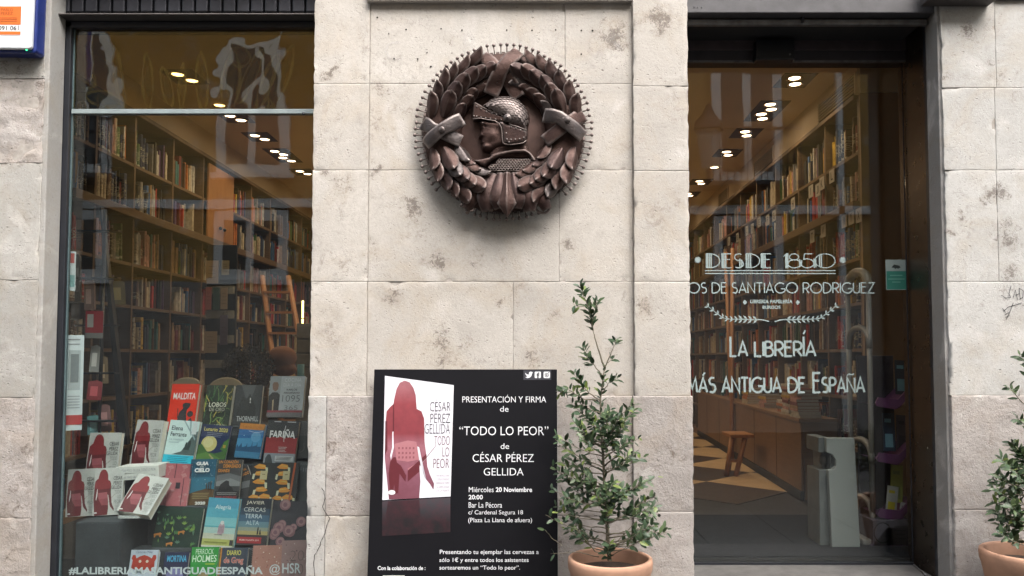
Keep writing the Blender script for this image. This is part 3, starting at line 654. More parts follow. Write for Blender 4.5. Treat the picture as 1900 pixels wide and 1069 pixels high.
for sgn, x0, xe in ((1, 1426, 1310), (-1, 1436.5, 1553)):
    b = MB(); n = 26; pts = []
    for i in range(n + 1):
        t = i / n; px = x0 + (xe - x0) * t
        py = 597 - 16 * math.sin(min(1, t * 1.9) * PI / 2) * (1 - t * 0.2) + (14 * math.sin(t * PI) if True else 0) * (0.7 if t > 0.25 else t * 2.8) - (20 * max(0, t - 0.72) / 0.28 * 0.9)
        pts.append((vx(px), vz(py)))
    b.strip(pts, [vs(2.2) * (1 - 0.5 * i / n) for i in range(n + 1)], YV)
    for i in range(5, n, 2):
        p = pts[i]; q = pts[i + 1 if i < n else i]; dx, dz = q[0] - p[0], q[1] - p[1]; l = math.hypot(dx, dz); dx, dz = dx / l, dz / l
        ln = vs(11 if i < 12 else 9)
        for s_ in (1, -1):
            ux, uz = dx * 0.75 - s_ * dz * 0.66, dz * 0.75 + s_ * dx * 0.66; nx_, nz_ = -uz, ux
            b.add([(p[0], YV - .0003, p[1]), (p[0] + ux * ln * 0.5 + nx_ * ln * 0.17, YV - .0003, p[1] + uz * ln * 0.5 + nz_ * ln * 0.17), (p[0] + ux * ln, YV - .0003, p[1] + uz * ln), (p[0] + ux * ln * 0.5 - nx_ * ln * 0.17, YV - .0003, p[1] + uz * ln * 0.5 - nz_ * ln * 0.17)], [(0, 1, 2, 3)])
    part('laurel_branch', b, VINYL, door)
def line(words, z, h, sw, tall, tk):
    b = MB()
    for s_, a, c, t in words: deco(b, s_, vx(a), vx(c), z, h, sw, YV, tall=t, tallk=tk, sp=0.14)
    part('lettering', b, VINYL, door)
line([('LA', 1352, 1387, 'L'), ('LIBRERÍA', 1397, 1513, 'Í')], vz(663), vs(31), vs(4.0), '', 1.3)
line([('LA', 1215, 1262, ''), ('MÁS', 1272, 1327, ''), ('ANTIGUA', 1336, 1448, ''), ('DE', 1458, 1492, ''), ('ESPAÑA', 1504, 1602, 'E')], vz(730), vs(31), vs(4.0), '', 1.28)
# hashtag along the foot of the display window
b = MB()
put_text(b, '#LALIBRERIAMASANTIGUADEESPAÑA', P(128, 1058, YG).x, P(488, 1058, YG).x, P(300, 1067, YG).z, P(300, 1049, YG).z, YG - 0.0016, 0, 0.03)
put_text(b, '@', P(500, 1058, YG).x, P(520, 1058, YG).x, P(300, 1067, YG).z, P(300, 1047, YG).z, YG - 0.0016, 0, 0.01)
put_text(b, 'HSR', P(524, 1058, YG).x, P(558, 1058, YG).x, P(300, 1064, YG).z, P(300, 1045, YG).z, YG - 0.0016, 0, 0.01)
part('lettering', b, VINYL, win)

# ================================================================ ROOM
ZFL = 0.20; ZC = 3.5; YB = 9.3
XL = -3.15; XR = 2.36
b = MB(); b.box(-3.6, 3.2, 0.46, YB, 0.0, ZFL - 0.006); floor = tag(part('floor', b, M('dark_floor', (0.03, 0.028, 0.03), 0.6, 0, 0.2, 6, 0.05, spec=0.2)), kind='structure')
tile_m = {0: M('dark_tile', (0.055, 0.038, 0.03), 0.35, 0, 0.2, 6, 0.03), 1: M('cream_tile', (0.58, 0.42, 0.25), 0.35, 0, 0.14, 6, 0.03)}
tb = {}
for k in (0, 1):
    t = MB(); a = 0.545; t.prism([(-a + .002, 0), (0, -a + .002), (a - .002, 0), (0, a - .002)], -0.006, 0.0, 0, 'z'); tb[k] = t.mesh('floor_tile', tile_m[k])
for i in range(-16, 18):
    for j in range(-14, 18):
        cx, cy = 1.52 + (i - j) * 0.545, (6.50 - 3.92) + (i + j) * 0.545
        if -2.7 < cx < 2.7 and 2.1 < cy < YB - 0.5:
            o = link('floor_tile', tb[(i % 2)] if False else tb[1 if (i - j) % 2 == 0 and False else ((i) & 1 ^ (j) & 1 ^ 0)], floor, True); o.location = (cx, cy, ZFL)
o = pbox('door_mat', (0.7, 2.9, 0.47, 1.62, ZFL - 0.005, ZFL + 0.004), M('mat_slate', (0.014, 0.015, 0.019), 0.9, 0, 0.2, 20, 0.4, spec=0.05), None); tag(o, 'large dark slate coloured mat inside the glass door', 'door mat', kind='thing')
CEIL = M('ceiling_paint', (0.76, 0.64, 0.48), 0.85, 0, 0.06, 2, 0.05)
b = MB(); b.box(-3.6, 3.2, 0.3, YB, ZC, ZC + 0.15); tag(part('ceiling', b, CEIL), kind='structure')
WALLM = M('room_wall_paint', (0.45, 0.37, 0.27), 0.85, 0, 0.08, 2, 0.05)
b = MB(); b.box(-3.62, -3.5, 0.43, YB, 0, ZC); tag(part('left_wall', b, WALLM), kind='structure')
b = MB(); b.box(3.1, 3.22, 0.51, YB, 0, ZC); tag(part('right_wall', b, WALLM), kind='structure')
b = MB(); b.box(-3.6, 3.2, YB, YB + 0.1, 0, ZC); tag(part('back_wall', b, WALLM), kind='structure')
b = MB(); b.box(-3.6, 3.2, 0.46, 0.56, 3.33, ZC); tag(part('front_wall', b, WALLM), kind='structure')
# bands over the cases
b = MB(); b.box(-3.49, XL - 0.04, 0.57, YB, 3.235, ZC); tag(part('left_soffit_wall', b, CEIL), kind='structure')
b = MB(); b.box(XR + 0.02, 3.09, PX(1600, XR), YB, 3.235, ZC); tag(part('right_soffit_wall', b, CEIL), kind='structure')
for a, c in ((1592, 1524), (1437, 1402), (1352, 1335)):
    y0, y1 = PX(a, XR), PX(c, XR)
    v = thing('ventilation_grille', (XR, (y0 + y1) / 2, 3.36), {1592: 'long slatted ventilation grille above the right bookcase, the one nearest the door', 1437: 'slatted ventilation grille above the right bookcase, middle of the three', 1352: 'slatted ventilation grille above the right bookcase, farthest from the door'}[a], 'air vent', 'ventilation grilles over the right bookcase')
    pbox('backing', (XR + 0.012, XR + 0.02, y0, y1, 3.275, 3.42), SHUT, v); pbox('frame', (XR + 0.006, XR + 0.019, y0 - 0.02, y0, 3.265, 3.43), CEIL, v)
    pbox('frame', (XR + 0.006, XR + 0.019, y1, y1 + 0.02, 3.265, 3.43), CEIL, v)
    for k in range(6): pbox('slat', (XR + 0.001, XR + 0.016, y0, y1, 3.278 + k * 0.024, 3.288 + k * 0.024), WALLM, v)

# ceiling lights --------------------------------------------------------------------------------
lampd = MB(); lampd.lathe([(0.044, 0.0), (0.0001, 0.0)], (0, 0, 0), 20); LD = lampd.mesh('lamp', LAMP)
rg = MB(); rg.lathe([(0.062, 0.003), (0.064, -0.006), (0.058, -0.008), (0.053, 0.003)], (0, 0, 0), 24); RG = rg.mesh('trim_ring', M('lamp_chrome', (0.7, 0.6, 0.5), 0.2, 1.0, 0.05, 5, 0))
pl = MB(); pl.box(-0.13, 0.13, -0.16, 0.16, -0.004, 0.0); PL = pl.mesh('mounting_plate', M('lamp_plate', (0.10, 0.065, 0.045), 0.4, 0.3))
pl2 = MB(); pl2.box(-0.13, 0.13, -0.29, 0.29, -0.004, 0.0); PL2 = pl2.mesh('mounting_plate', M('lamp_plate'))
SPOTE = 5.2
def fixture(X, d, n, side, k):
    order = ['first', 'second', 'third', 'fourth', 'fifth', 'sixth', 'seventh', 'eighth']
    t = thing('ceiling_light', (X, d - 3.92, ZC), f'{order[k]} recessed ceiling light from the street along the {side} bookcase, {"two" if n == 2 else "four" if n == 4 else "one"} warm bulb{"s" if n > 1 else ""}', 'ceiling light', 'recessed ceiling lights in two rows')
    if n > 1: link('mounting_plate', PL if n == 2 else PL2, t, True)
    for i in range(n):
        yy = (i - (n - 1) / 2) * 0.135; xx = 0.0 if n == 1 else (0.025 if i % 2 else -0.025)
        o = link('lamp', LD, t, True); o.location = (xx, yy, -0.006)
        o = link('trim_ring', RG, t, True); o.location = (xx, yy, -0.006)
    ld = bpy.data.lights.new('spot', 'SPOT'); ld.energy = SPOTE * (1.0 if n < 4 else 1.5); ld.color = (1.0, 0.74, 0.47); ld.spot_size = R(125); ld.spot_blend = 0.7; ld.shadow_soft_size = 0.05
    lo = bpy.data.objects.new('spot', ld); COL.objects.link(lo); lo.location = (X, d - 3.92, ZC - 0.03)
for k, (d, n) in enumerate(((6.02, 2), (6.69, 1), (7.05, 2), (7.68, 2), (8.40, 4), (9.15, 2), (10.2, 2))): fixture(-2.75, d, n, 'left', k)
for k, (d, n) in enumerate(((6.1, 2), (6.87, 4), (7.55, 2), (8.29, 2), (8.9, 1), (9.67, 2), (10.4, 2), (11.3, 2))): fixture(2.05, d, n, 'right', k)

# middle row added unseen behind the pier to light the lower shelves
for k, d in enumerate((5.6, 6.9, 8.2, 9.5, 10.8, 12.1)):
    t = thing('ceiling_light', (-0.35, d - 3.92, ZC), f'{["first", "second", "third", "fourth", "fifth", "sixth"][k]} added ceiling light of the unseen row along the middle of the shop', 'ceiling light', 'added unseen ceiling lights along the middle of the shop')
    link('mounting_plate', PL, t, True)
    for i in (-1, 1): o = link('lamp', LD, t, True); o.location = (0.025 * i, 0.07 * i, -0.006)
    ld = bpy.data.lights.new('spot', 'SPOT'); ld.energy = 17.0; ld.color = (1.0, 0.70, 0.42); ld.spot_size = R(165); ld.spot_blend = 0.6; ld.shadow_soft_size = 0.09
    lo = bpy.data.objects.new('spot', ld); COL.objects.link(lo); lo.location = (-0.35, d - 3.92, ZC - 0.03)

# bookcases --------------------------------------------------------------------------------------
LEV = [0.20, 0.62, 1.0, 1.36, 1.70, 2.03, 2.43, 2.81, 3.22]
def bookcase(X, sg, ys, label, cup=()):
    """X: front plane, sg: +1 faces +X. ys: positions of the uprights"""
    t = thing('bookcase', (X, ys[0], ZFL), label, 'bookcase'); xb = X - sg * 0.30
    lo, hi = min(X, xb), max(X, xb)
    pbox('back_panel', (xb - 0.01, xb + 0.01, ys[0], ys[-1], ZFL, 3.22), WOOD, t)
    for y in ys: pbox('upright', (lo, hi, y - 0.012, y + 0.012, ZFL, 3.22), WOOD, t)
    for k in range(len(ys) - 1):
        for z in LEV: pbox('shelf', (lo + 0.002 if sg > 0 else lo + 0.004, hi - 0.004 if sg > 0 else hi - 0.002, ys[k] + 0.012, ys[k + 1] - 0.012, z - 0.012, z + 0.012), WOOD, t)
    x = X
    pbox('ledge', (min(x, x + sg * 0.05), max(x, x + sg * 0.05), ys[0], ys[-1], 2.385, 2.45), WOOD, t, 0.004)
    pbox('cornice', (min(x - sg * 0.02, x + sg * 0.03), max(x - sg * 0.02, x + sg * 0.03), ys[0], ys[-1], 3.20, 3.235), WOOD, t, 0.004)
    pbox('plinth', (min(x - sg * 0.28, x + sg * 0.01), max(x - sg * 0.28, x + sg * 0.01), ys[0], ys[-1], ZFL - 0.002, ZFL + 0.08), WOOD_D, t)
    return t
LY = [1.30] + [PX(p, XL) for p in (170, 243, 315, 372)]
while LY[-1] < 8.6: LY.append(LY[-1] + 0.62)
RY = [PX(1600, XR)]
while RY[-1] < 8.6: RY.append(RY[-1] + 0.66)
lbc = bookcase(XL, 1, LY, 'tall oak bookcase full of books along the left side of the shop')
rbc = bookcase(XR, -1, RY, 'tall oak bookcase full of books along the right side of the shop')
pbox('end_panel', (XR, 3.09, RY[0] - 0.04, RY[0] - 0.014, ZFL, 3.235), M('end_panel_wood', (0.30, 0.20, 0.12), 0.6, 0, 0.15, 3, 0.05), rbc)
b = MB(); b.box(XR, 3.09, RY[0] - 0.05, RY[0] - 0.0, 3.237, ZC); tag(part('soffit_end_wall', b, WALLM), kind='structure')
cy0, cy1 = PX(380, XL), PX(428, XL)
cupb = pbox('cupboard_door', (XL + 0.002, XL + 0.022, cy0 - 0.03, cy1 - 0.04, 2.46, 3.17), WOOD_R, lbc, 0.004)
for yy in (-0.08, 0.02):
    b = MB(); b.ball((XL + 0.035, (cy0 + cy1) / 2 + yy, 2.58), 0.018, 8); part('knob', b, BLACK, cupb)

# shelf books ---------------------------------------------------------------------------------------
PAL = [('dark red', (0.16, 0.02, 0.02)), ('red', (0.42, 0.035, 0.025)), ('cream', (0.50, 0.43, 0.31)), ('white', (0.55, 0.52, 0.46)), ('tan', (0.34, 0.22, 0.12)), ('brown', (0.10, 0.05, 0.028)), ('black', (0.022, 0.02, 0.02)),
       ('navy', (0.03, 0.045, 0.10)), ('blue', (0.05, 0.12, 0.26)), ('teal', (0.03, 0.14, 0.14)), ('green', (0.06, 0.12, 0.04)), ('yellow', (0.55, 0.36, 0.05)), ('orange', (0.50, 0.17, 0.04)), ('grey', (0.20, 0.19, 0.18)), ('purple', (0.09, 0.04, 0.12)), ('pink', (0.48, 0.26, 0.22))]
WTS = [7, 5, 14, 10, 9, 8, 11, 6, 5, 3, 4, 3, 3, 7, 3, 4]
def spine_mat(nm, col):
    g = G('spine_' + nm.replace(' ', '_')); tc = g.n('TexCoord'); sp = g.n('SeparateXYZ'); g.l(tc.outputs['Generated'], sp.inputs[0])
    rnd = g.n('ObjectInfo').outputs['Random']; z = sp.outputs['Z']
    nz = g.n('TexNoise'); nz.inputs['Scale'].default_value = 1.0; nz.inputs['Detail'].default_value = 2
    mp = g.n('Mapping'); mp.inputs['Scale'].default_value = (3, 3, 34); g.l(tc.outputs['Generated'], mp.inputs[0]); av = g.n('VectorMath', operation='ADD'); g.l(mp.outputs[0], av.inputs[0])
    cb = g.n('CombineXYZ'); g.l(g.math('MULTIPLY', rnd, 60.0), cb.inputs[0]); g.l(cb.outputs[0], av.inputs[1]); g.l(av.outputs[0], nz.inputs['Vector'])
    letters = g.ramp(nz.outputs[0], [(0.5, 0.0), (0.54, 1.0)])
    win_ = g.math('MULTIPLY', g.math('GREATER_THAN', z, 0.3), g.math('LESS_THAN', z, g.math('ADD', 0.55, g.math('MULTIPLY', rnd, 0.35))))
    lum = sum(col) / 3; ink = (0.6, 0.55, 0.4) if lum < 0.2 else (0.06, 0.05, 0.05)
    c = g.mix(g.math('MULTIPLY', g.math('MULTIPLY', letters, win_), 0.65), g.mix(rnd, tuple(x * 0.7 for x in col), tuple(min(0.8, x * 1.2) for x in col)), ink)
    band = g.math('MULTIPLY', g.math('MULTIPLY', g.math('GREATER_THAN', z, 0.08), g.math('LESS_THAN', z, 0.15)), g.math('GREATER_THAN', rnd, 0.45))
    c = g.mix(g.math('MULTIPLY', band, 0.7), c, ink)
    g.bsdf(c, 0.45, 0); MATS[g.m.name] = g.m; return g.m
BM = [spine_mat(n, c) for n, c in PAL]
def unit_book(mat):
    """spine towards +X, 1 x 1 x 1: rounded spine, cover boards, recessed page block"""
    b = MB(); prof = [(-0.985, -0.5), (-0.02, -0.5), (0.0, -0.3), (0.008, 0.0), (0.0, 0.3), (-0.02, 0.5), (-0.985, 0.5), (-0.985, 0.40), (-0.06, 0.40), (-0.06, -0.40), (-0.985, -0.40)]
    b.prism(prof, 0, 1, 0, 'z'); b.box(-0.96, -0.07, -0.395, 0.395, 0.015, 0.975, 1)
    return b.mesh('shelf_book', [mat, PAPER])
UB = [unit_book(m) for m in BM]
books = []
def fill(X, sg, y0, y1, z0, gap, case, bay, lev, dens=1.0):
    y = y0 + 0.014; base = random.uniform(0.66, 0.8) * gap; run = random.choices(range(len(PAL)), WTS)[0]; row = []
    base = min(base, 0.26)
    while y < y1 - 0.03:
        if random.random() < 0.035 * (2 - dens): y += random.uniform(0.03, 0.12); continue
        th = random.choice((0.014, 0.018, 0.022, 0.026, 0.032, 0.04)) * random.uniform(0.85, 1.15)
        if random.random() < 0.55: run = random.choices(range(len(PAL)), WTS)[0]
        if y + th > y1 - 0.014: break
        h = base * random.uniform(0.74, 1.16); dp = random.uniform(0.14, 0.19); h = min(h, gap - 0.04)
        row.append((run, X - sg * random.uniform(0.03, 0.055), sg, y + th / 2, z0, dp, th * 0.96, h, random.uniform(-0.02, 0.02) if random.random() < 0.8 else random.uniform(-0.15, 0.15)))
        y += th + (0.0 if random.random() < 0.9 else 0.008)
    for i, r in enumerate(row): books.append((r, case, bay, lev, PAL[row[i - 1][0]][0] if i else 'the upright', PAL[row[i + 1][0]][0] if i < len(row) - 1 else 'a gap'))
for case, X, sg, ys in (('left', XL, 1, LY), ('right', XR, -1, RY)):
    for k in range(len(ys) - 1):
        for L in range(8):
            if case == 'left' and L >= 6 and ys[k] > cy0 - 0.3 and ys[k] < cy1 - 0.3: continue
            if case == 'left' and k == 1 and L in (2, 3, 4): continue
            if case == 'right' and L == 0: continue
            fill(X, sg, ys[k] + 0.012, ys[k + 1] - 0.012, LEV[L] + 0.012, LEV[L + 1] - LEV[L] - 0.024, case, k, L)
from bpy_extras.object_utils import world_to_camera_view
bpy.context.view_layer.update()
def seen(p):
    d = p.y + 3.92; px = CX + F * p.x / d; py = 665 - F * (p.z - 1.3) / d
    if p.x < 0: return 128 < px < 572 and py > 60 and py < 790
    return 1285 < px < 1600 and 118 < py < 840
vis = []; rest = []
for r in books:
    q = r[0]; p = Vector((q[1], q[3], q[4] + q[7] * 0.6)); (vis if seen(p) else rest).append((p.y, r))
vis.sort(key=lambda a: a[0]); ORD = ['lowest', 'second', 'third', 'fourth', 'fifth', 'sixth', 'seventh', 'top']
BAYN = ['first', 'second', 'third', 'fourth', 'fifth', 'sixth', 'seventh', 'eighth', 'ninth', 'tenth', 'eleventh', 'twelfth', 'thirteenth']
used = {}
def hd(q): return 'tall' if q[7] > 0.245 else ('short' if q[7] < 0.20 else 'mid-height')
for n, (yy, r) in enumerate(vis[:292]):
    q, case, bay, lev, pa, pb = r
    o = bpy.data.objects.new('shelf_book', UB[q[0]]); COL.objects.link(o)
    o.location = (q[1], q[3], q[4]); o.scale = (q[5], q[6], q[7]); o.rotation_euler = (q[8], 0, 0 if q[2] > 0 else PI)
    th = 'thick' if q[6] > 0.03 else ('thin' if q[6] < 0.018 else ''); pa = pa.replace('the upright', 'upright'); pb = pb.replace('a gap', 'gap'); th = '' if len((pa + ' ' + pb + ' ' + PAL[q[0]][0] + ' ' + th).split()) > 4 else th; 
    lab = ' '.join(f'{hd(q)} {th} {PAL[q[0]][0]} book between {pa} and {pb}, {ORD[lev]} shelf, {BAYN[bay]} bay, {case} case'.split())
    used.setdefault(lab, []).append(o); tag(o, lab, 'book', f'books standing on the {case} bookcase', 'thing')
for o in [x for v_ in used.values() for x in v_]:
    if len(o['label'].split()) > 15: o['label'] = o['label'].replace('mid-height ', '').replace('thin ', '').replace('thick ', '')
for lab, os_ in used.items():
    if len(os_) > 1:
        for i, o in enumerate(os_): o['label'] = o['label'].replace(' case', f' case, {["nearer", "farther", "farthest"][min(i, 2)]}')
for o in [x for v_ in used.values() for x in v_]:
    if len(o['label'].split()) > 16: o['label'] = o['label'].replace('mid-height ', '').replace('short ', '').replace('tall ', '')
b = MB()
for r in [a[1] for a in vis[292:]] + [a[1] for a in rest if a[1][1] and a[0] < 8.6]:
    q = r[0]; s_ = q[2]; x0, x1 = sorted((q[1], q[1] - s_ * q[5])); b.box(x0, x1, q[3] - q[6] * 0.48, q[3] + q[6] * 0.48, q[4], q[4] + q[7], q[0])
MB2 = [M('far_spine_' + n.replace(' ', '_'), c, 0.5, 0, 0.4, 30, 0.0) for n, c in PAL]
o = part('distant_books', b, MB2); tag(o, 'mass of smaller books filling the farther shelves of both bookcases', 'books', kind='stuff')
# ================================================================ HOUSE ACROSS THE STREET (seen only as a reflection in the glass)
OY = -9.0
OCH = stone_mat('ochre_render', (0.44, 0.27, 0.08), 0.5, 0.5, 0.1)
hb = thing('town_house', (0, OY, 0), 'ochre rendered town house across the street, mirrored faintly in the shop glass', 'house')
pbox('wall', (-14, 14, OY - 1.5, OY, 0, 10.5), OCH, hb)
WF = M('white_window_surround', (0.78, 0.78, 0.76), 0.6, 0, 0.06, 4, 0.05); DG = M('dark_window_glass', (0.03, 0.035, 0.04), 0.08, 0, 0.1, 3, 0)
pbox('base_course', (-14, 14, OY, OY + 0.06, 0, 2.6), M('stone_base_course', (0.36, 0.33, 0.30), 0.8, 0, 0.3, 3, 0.3), hb)
pbox('string_course', (-14, 14, OY, OY + 0.10, 3.85, 4.0), WF, hb)
for x in (-10.8, -7.9, -4.85, -1.6, 1.0, 3.75, 6.8, 10.0):
    for z0, z1 in ((4.55, 6.75), (7.6, 9.6), (2.75, 3.7)):
        f = pbox('window', (x - 0.62, x + 0.62, OY, OY + 0.07, z0 - 0.1, z1 + 0.12), WF, hb)
        for s_ in (-1, 1): pbox('pane', (x + s_ * 0.26 - 0.19, x + s_ * 0.26 + 0.19, OY + 0.071, OY + 0.076, z0 + 0.06, z1 - 0.06), DG, f)
        pbox('sill', (x - 0.7, x + 0.7, OY, OY + 0.14, z0 - 0.19, z0 - 0.101), WF, f)
    if abs(x - 3.75) < 0.1 or x < -7 or x > 9:
        b = MB(); b.box(x - 0.85, x + 0.85, OY, OY + 0.5, 4.28, 4.35)
        for k in range(15): b.tube([(x - 0.82 + k * 0.117, OY + 0.47, 4.35), (x - 0.82 + k * 0.117, OY + 0.47, 5.25)], 0.009, 5)
        b.box(x - 0.85, x + 0.85, OY + 0.45, OY + 0.5, 5.25, 5.29); part('balcony', b, BLACK, hb)
for x in (2.1, -3.2, 5.4): pbox('downpipe', (x - 0.05, x + 0.05, OY, OY + 0.1, 0, 10.4), WF, hb)
pbox('eaves', (-14, 14, OY - 1.6, OY + 0.6, 10.5, 10.65), M('eaves_brown', (0.12, 0.08, 0.05), 0.7), hb)
lx = 2.93
sl_ = thing('street_lantern', (lx, OY + 0.7, 4.1), 'black iron wall lantern across the street, mirrored faintly in the door glass', 'street lamp')
b = MB(); b.tube([(lx - 0.6, OY, 4.25), (lx - 0.3, OY + 0.3, 4.05), (lx, OY + 0.7, 4.25)], 0.03, 6); b.tube([(lx, OY + 0.7, 4.2), (lx, OY + 0.7, 4.5)], 0.03, 6); part('bracket', b, BLACK, sl_)
b = MB(); b.lathe([(0.13, 4.5), (0.22, 5.15), (0.0, 5.15)], (lx, OY + 0.7, 0), 6); part('lantern_glass', b, milky('lantern_glass', (0.4, 0.42, 0.4), 0.45), sl_)
b = MB(); b.lathe([(0.26, 5.15), (0.22, 5.3), (0.1, 5.45), (0.03, 5.6), (0.0, 5.6)], (lx, OY + 0.7, 0), 6); part('lantern_cap', b, BLACK, sl_)

# ================================================================ IRON MEDALLION
K = 1 / 1099.0
MC = P(934, 244, -0.05)
med = thing('wreath_medallion', (MC.x, 0.0, MC.z), 'round iron relief of a helmeted head inside a laurel wreath ringed with ball pins', 'medallion')
def m2(x, y): return ((x - 575) * K, -(y - 545) * K)          # enlarged detail -> metres from the medallion's centre
def W(p, h): return (MC.x + p[0], -h, MC.z + p[1])
RM, RT = 0.306, 0.100          # wreath mean radius, half width
def th_(r):                     # height of the wreath's body over the wall at radius r
    t = (r - RM) / RT
    return 0.032 + (0.060 * math.sqrt(max(0, 1 - t * t)) if abs(t) < 1 else 0)
b = MB()
b.lathe([(0.0001, 0.012), (0.398, 0.012), (0.40, 0.02), (0.40, 0.028), (0.396, 0.03), (0.0001, 0.03)], (MC.x, 0, MC.z), 96, 0, 'y')
part('backing_disc', b, IRON_D, med)
b = MB(); b.lathe([(0.215, 0.03), (0.208, 0.034), (0.0001, 0.036)], (MC.x, 0, MC.z), 64, 0, 'y'); part('inner_field', b, M('brown_iron_field', (0.085, 0.05, 0.042), 0.62, 0.5, 0.3, 16, 0.4), med)
NP = 84
for k in range(NP):
    a = 2 * PI * (k + 0.5) / NP + random.uniform(-.006, .006)
    if R(222) < a < R(246) or R(294) < a < R(312): continue
    ca, sa = math.cos(a), math.sin(a); b = MB(); r1 = 0.441 + random.uniform(-.004, .004); hb_ = 0.042 + random.uniform(-.006, .006)
    b.tube([W((ca * 0.392, sa * 0.392), 0.026), W((ca * 0.415, sa * 0.415), 0.034), W((ca * r1, sa * r1), hb_)], [0.0028, 0.0028, 0.0048], 6)
    b.ball(W((ca * (r1 + .003), sa * (r1 + .003)), hb_), 0.0094, 8); part('pin', b, IRON_S if False else IRON, med)
NT = 84
for k in range(NT):
    a = 2 * PI * k / NT; da = 0.021; b = MB()
    pts = [((r * math.cos(a + s * da)), (r * math.sin(a + s * da))) for r, s in ((0.39, -1), (0.413, -1), (0.413, 1), (0.39, 1))]
    ln = [W(p, 0.018) for p in pts] + [W(p, 0.032 + random.uniform(0, .004)) for p in pts]
    b.add(ln, [(0, 1, 2, 3), (7, 6, 5, 4), (0, 4, 5, 1), (1, 5, 6, 2), (2, 6, 7, 3), (3, 7, 4, 0)]); part('rim_tooth', b, IRON_D, med)
b = MB(); b.lathe([(RM + RT * t, th_(RM + RT * t) - 0.008) for t in [x / 12 for x in range(-12, 13)]], (MC.x, 0, MC.z), 96, 0, 'y'); part('wreath_core', b, IRON_D, med)
def leaf_mesh():
    L, Wd = 0.136, 0.080; nx, ny = 12, 8; b = MB(); vs = []
    for lay in (0, 1):
        for i in range(nx + 1):
            t = i / nx; wv = Wd / 2 * (math.sin(min(1.0, t * 1.15 + 0.22) * PI * 0.52) if t < 0.55 else math.sqrt(max(0, 1 - ((t - 0.45) / 0.55) ** 2.4))) * (1 if t < 0.98 else 0.3)
            lift = 0.010 * t * t + 0.012 * max(0, t - 0.78) / 0.22
            for j in range(ny + 1):
                s = j / ny * 2 - 1; dish = 0.017 * (1 - s * s) * (0.5 + 0.5 * math.sin(t * PI)) + 0.004 * math.exp(-(s / 0.16) ** 2)
                vs.append((t * L, s * wv, lift + dish - (0.0022 if lay else 0)))
    n = (nx + 1) * (ny + 1); f = []
    for i in range(nx):
        for j in range(ny):
            q = (i * (ny + 1) + j, (i + 1) * (ny + 1) + j, (i + 1) * (ny + 1) + j + 1, i * (ny + 1) + j + 1); f.append(q); f.append(tuple(n + x for x in reversed(q)))
    for i in range(nx):
        for j in (0, ny): q = i * (ny + 1) + j; f.append((q, n + q, n + q + ny + 1, q + ny + 1))
    for j in range(ny):
        q = nx * (ny + 1) + j; f.append((q, n + q, n + q + 1, q + 1))
    b.add(vs, f, 0, True); return b
LMS = [leaf_mesh().mesh('laurel_leaf', m) for m in (IRON, IRON_R, IRON_S)]
def put_leaf(aa, row, sgn, sc=1.0, mi=0, tw=0.0):
    """aa: angle on the ring of the leaf's base; row -1..1 across the tube; sgn +1 tips run anticlockwise"""
    ph = row * 0.72; r = RM + RT * 0.62 * row
    er = Vector((math.cos(aa), 0, math.sin(aa))); et = Vector((-math.sin(aa), 0, math.cos(aa))) * sgn; up = Vector((0, -1, 0))
    n = (up * math.cos(ph) + er * math.sin(ph) * 0.75).normalized(); t = (et + er * (-0.16 + tw)).normalized(); t = (t - n * t.dot(n)).normalized(); bi = n.cross(t)
    h = 0.018 + 0.066 * math.cos(ph * 1.15)
    o = link('laurel_leaf', LMS[mi], med); 
    pos = Vector((MC.x, 0, MC.z)) + er * r + up * h
    m = Matrix((( t.x * sc, bi.x * sc, n.x * sc, pos.x), (t.y * sc, bi.y * sc, n.y * sc, pos.y), (t.z * sc, bi.z * sc, n.z * sc, pos.z), (0, 0, 0, 1)))
    # lean the leaf so that its base tucks under its neighbour's tip
    m = m @ Matrix.Rotation(R(-13 + random.uniform(-3, 3)), 4, 'Y') @ Matrix.Rotation(R(random.uniform(-5, 5)), 4, 'X')
    o.matrix_basis = m
for side in (1, -1):
    for up_ in (1, -1):
        for row, off in ((1.0, 0.0), (0.02, 0.5), (-1.0, 0.12)):
            steps = (6 if row > -0.5 else 5) if up_ > 0 else (5 if row > -0.5 else 4)
            for k in range(steps):
                if up_ > 0: t0, t1 = (8, 62)
                else: t0, t1 = (-14, -52)
                if up_ < 0 and row < -0.5: t1 = -50
                ang = t0 + (t1 - t0) * (k + off * (1 if up_ > 0 else 0.9)) / (steps - 0.5) + random.uniform(-1.2, 1.2)
                if up_ > 0 and ang > 66: continue
                aa = R(ang) if side > 0 else R(180 - ang)
                sg = side * up_
                put_leaf(aa, row + random.uniform(-.08, .08), sg, (1.0 if row > -0.5 else 0.86) * random.uniform(0.94, 1.08), random.choices((0, 1, 2), (6, 1.5 if side > 0 else 3, 2 if up_ < 0 else 1))[0])
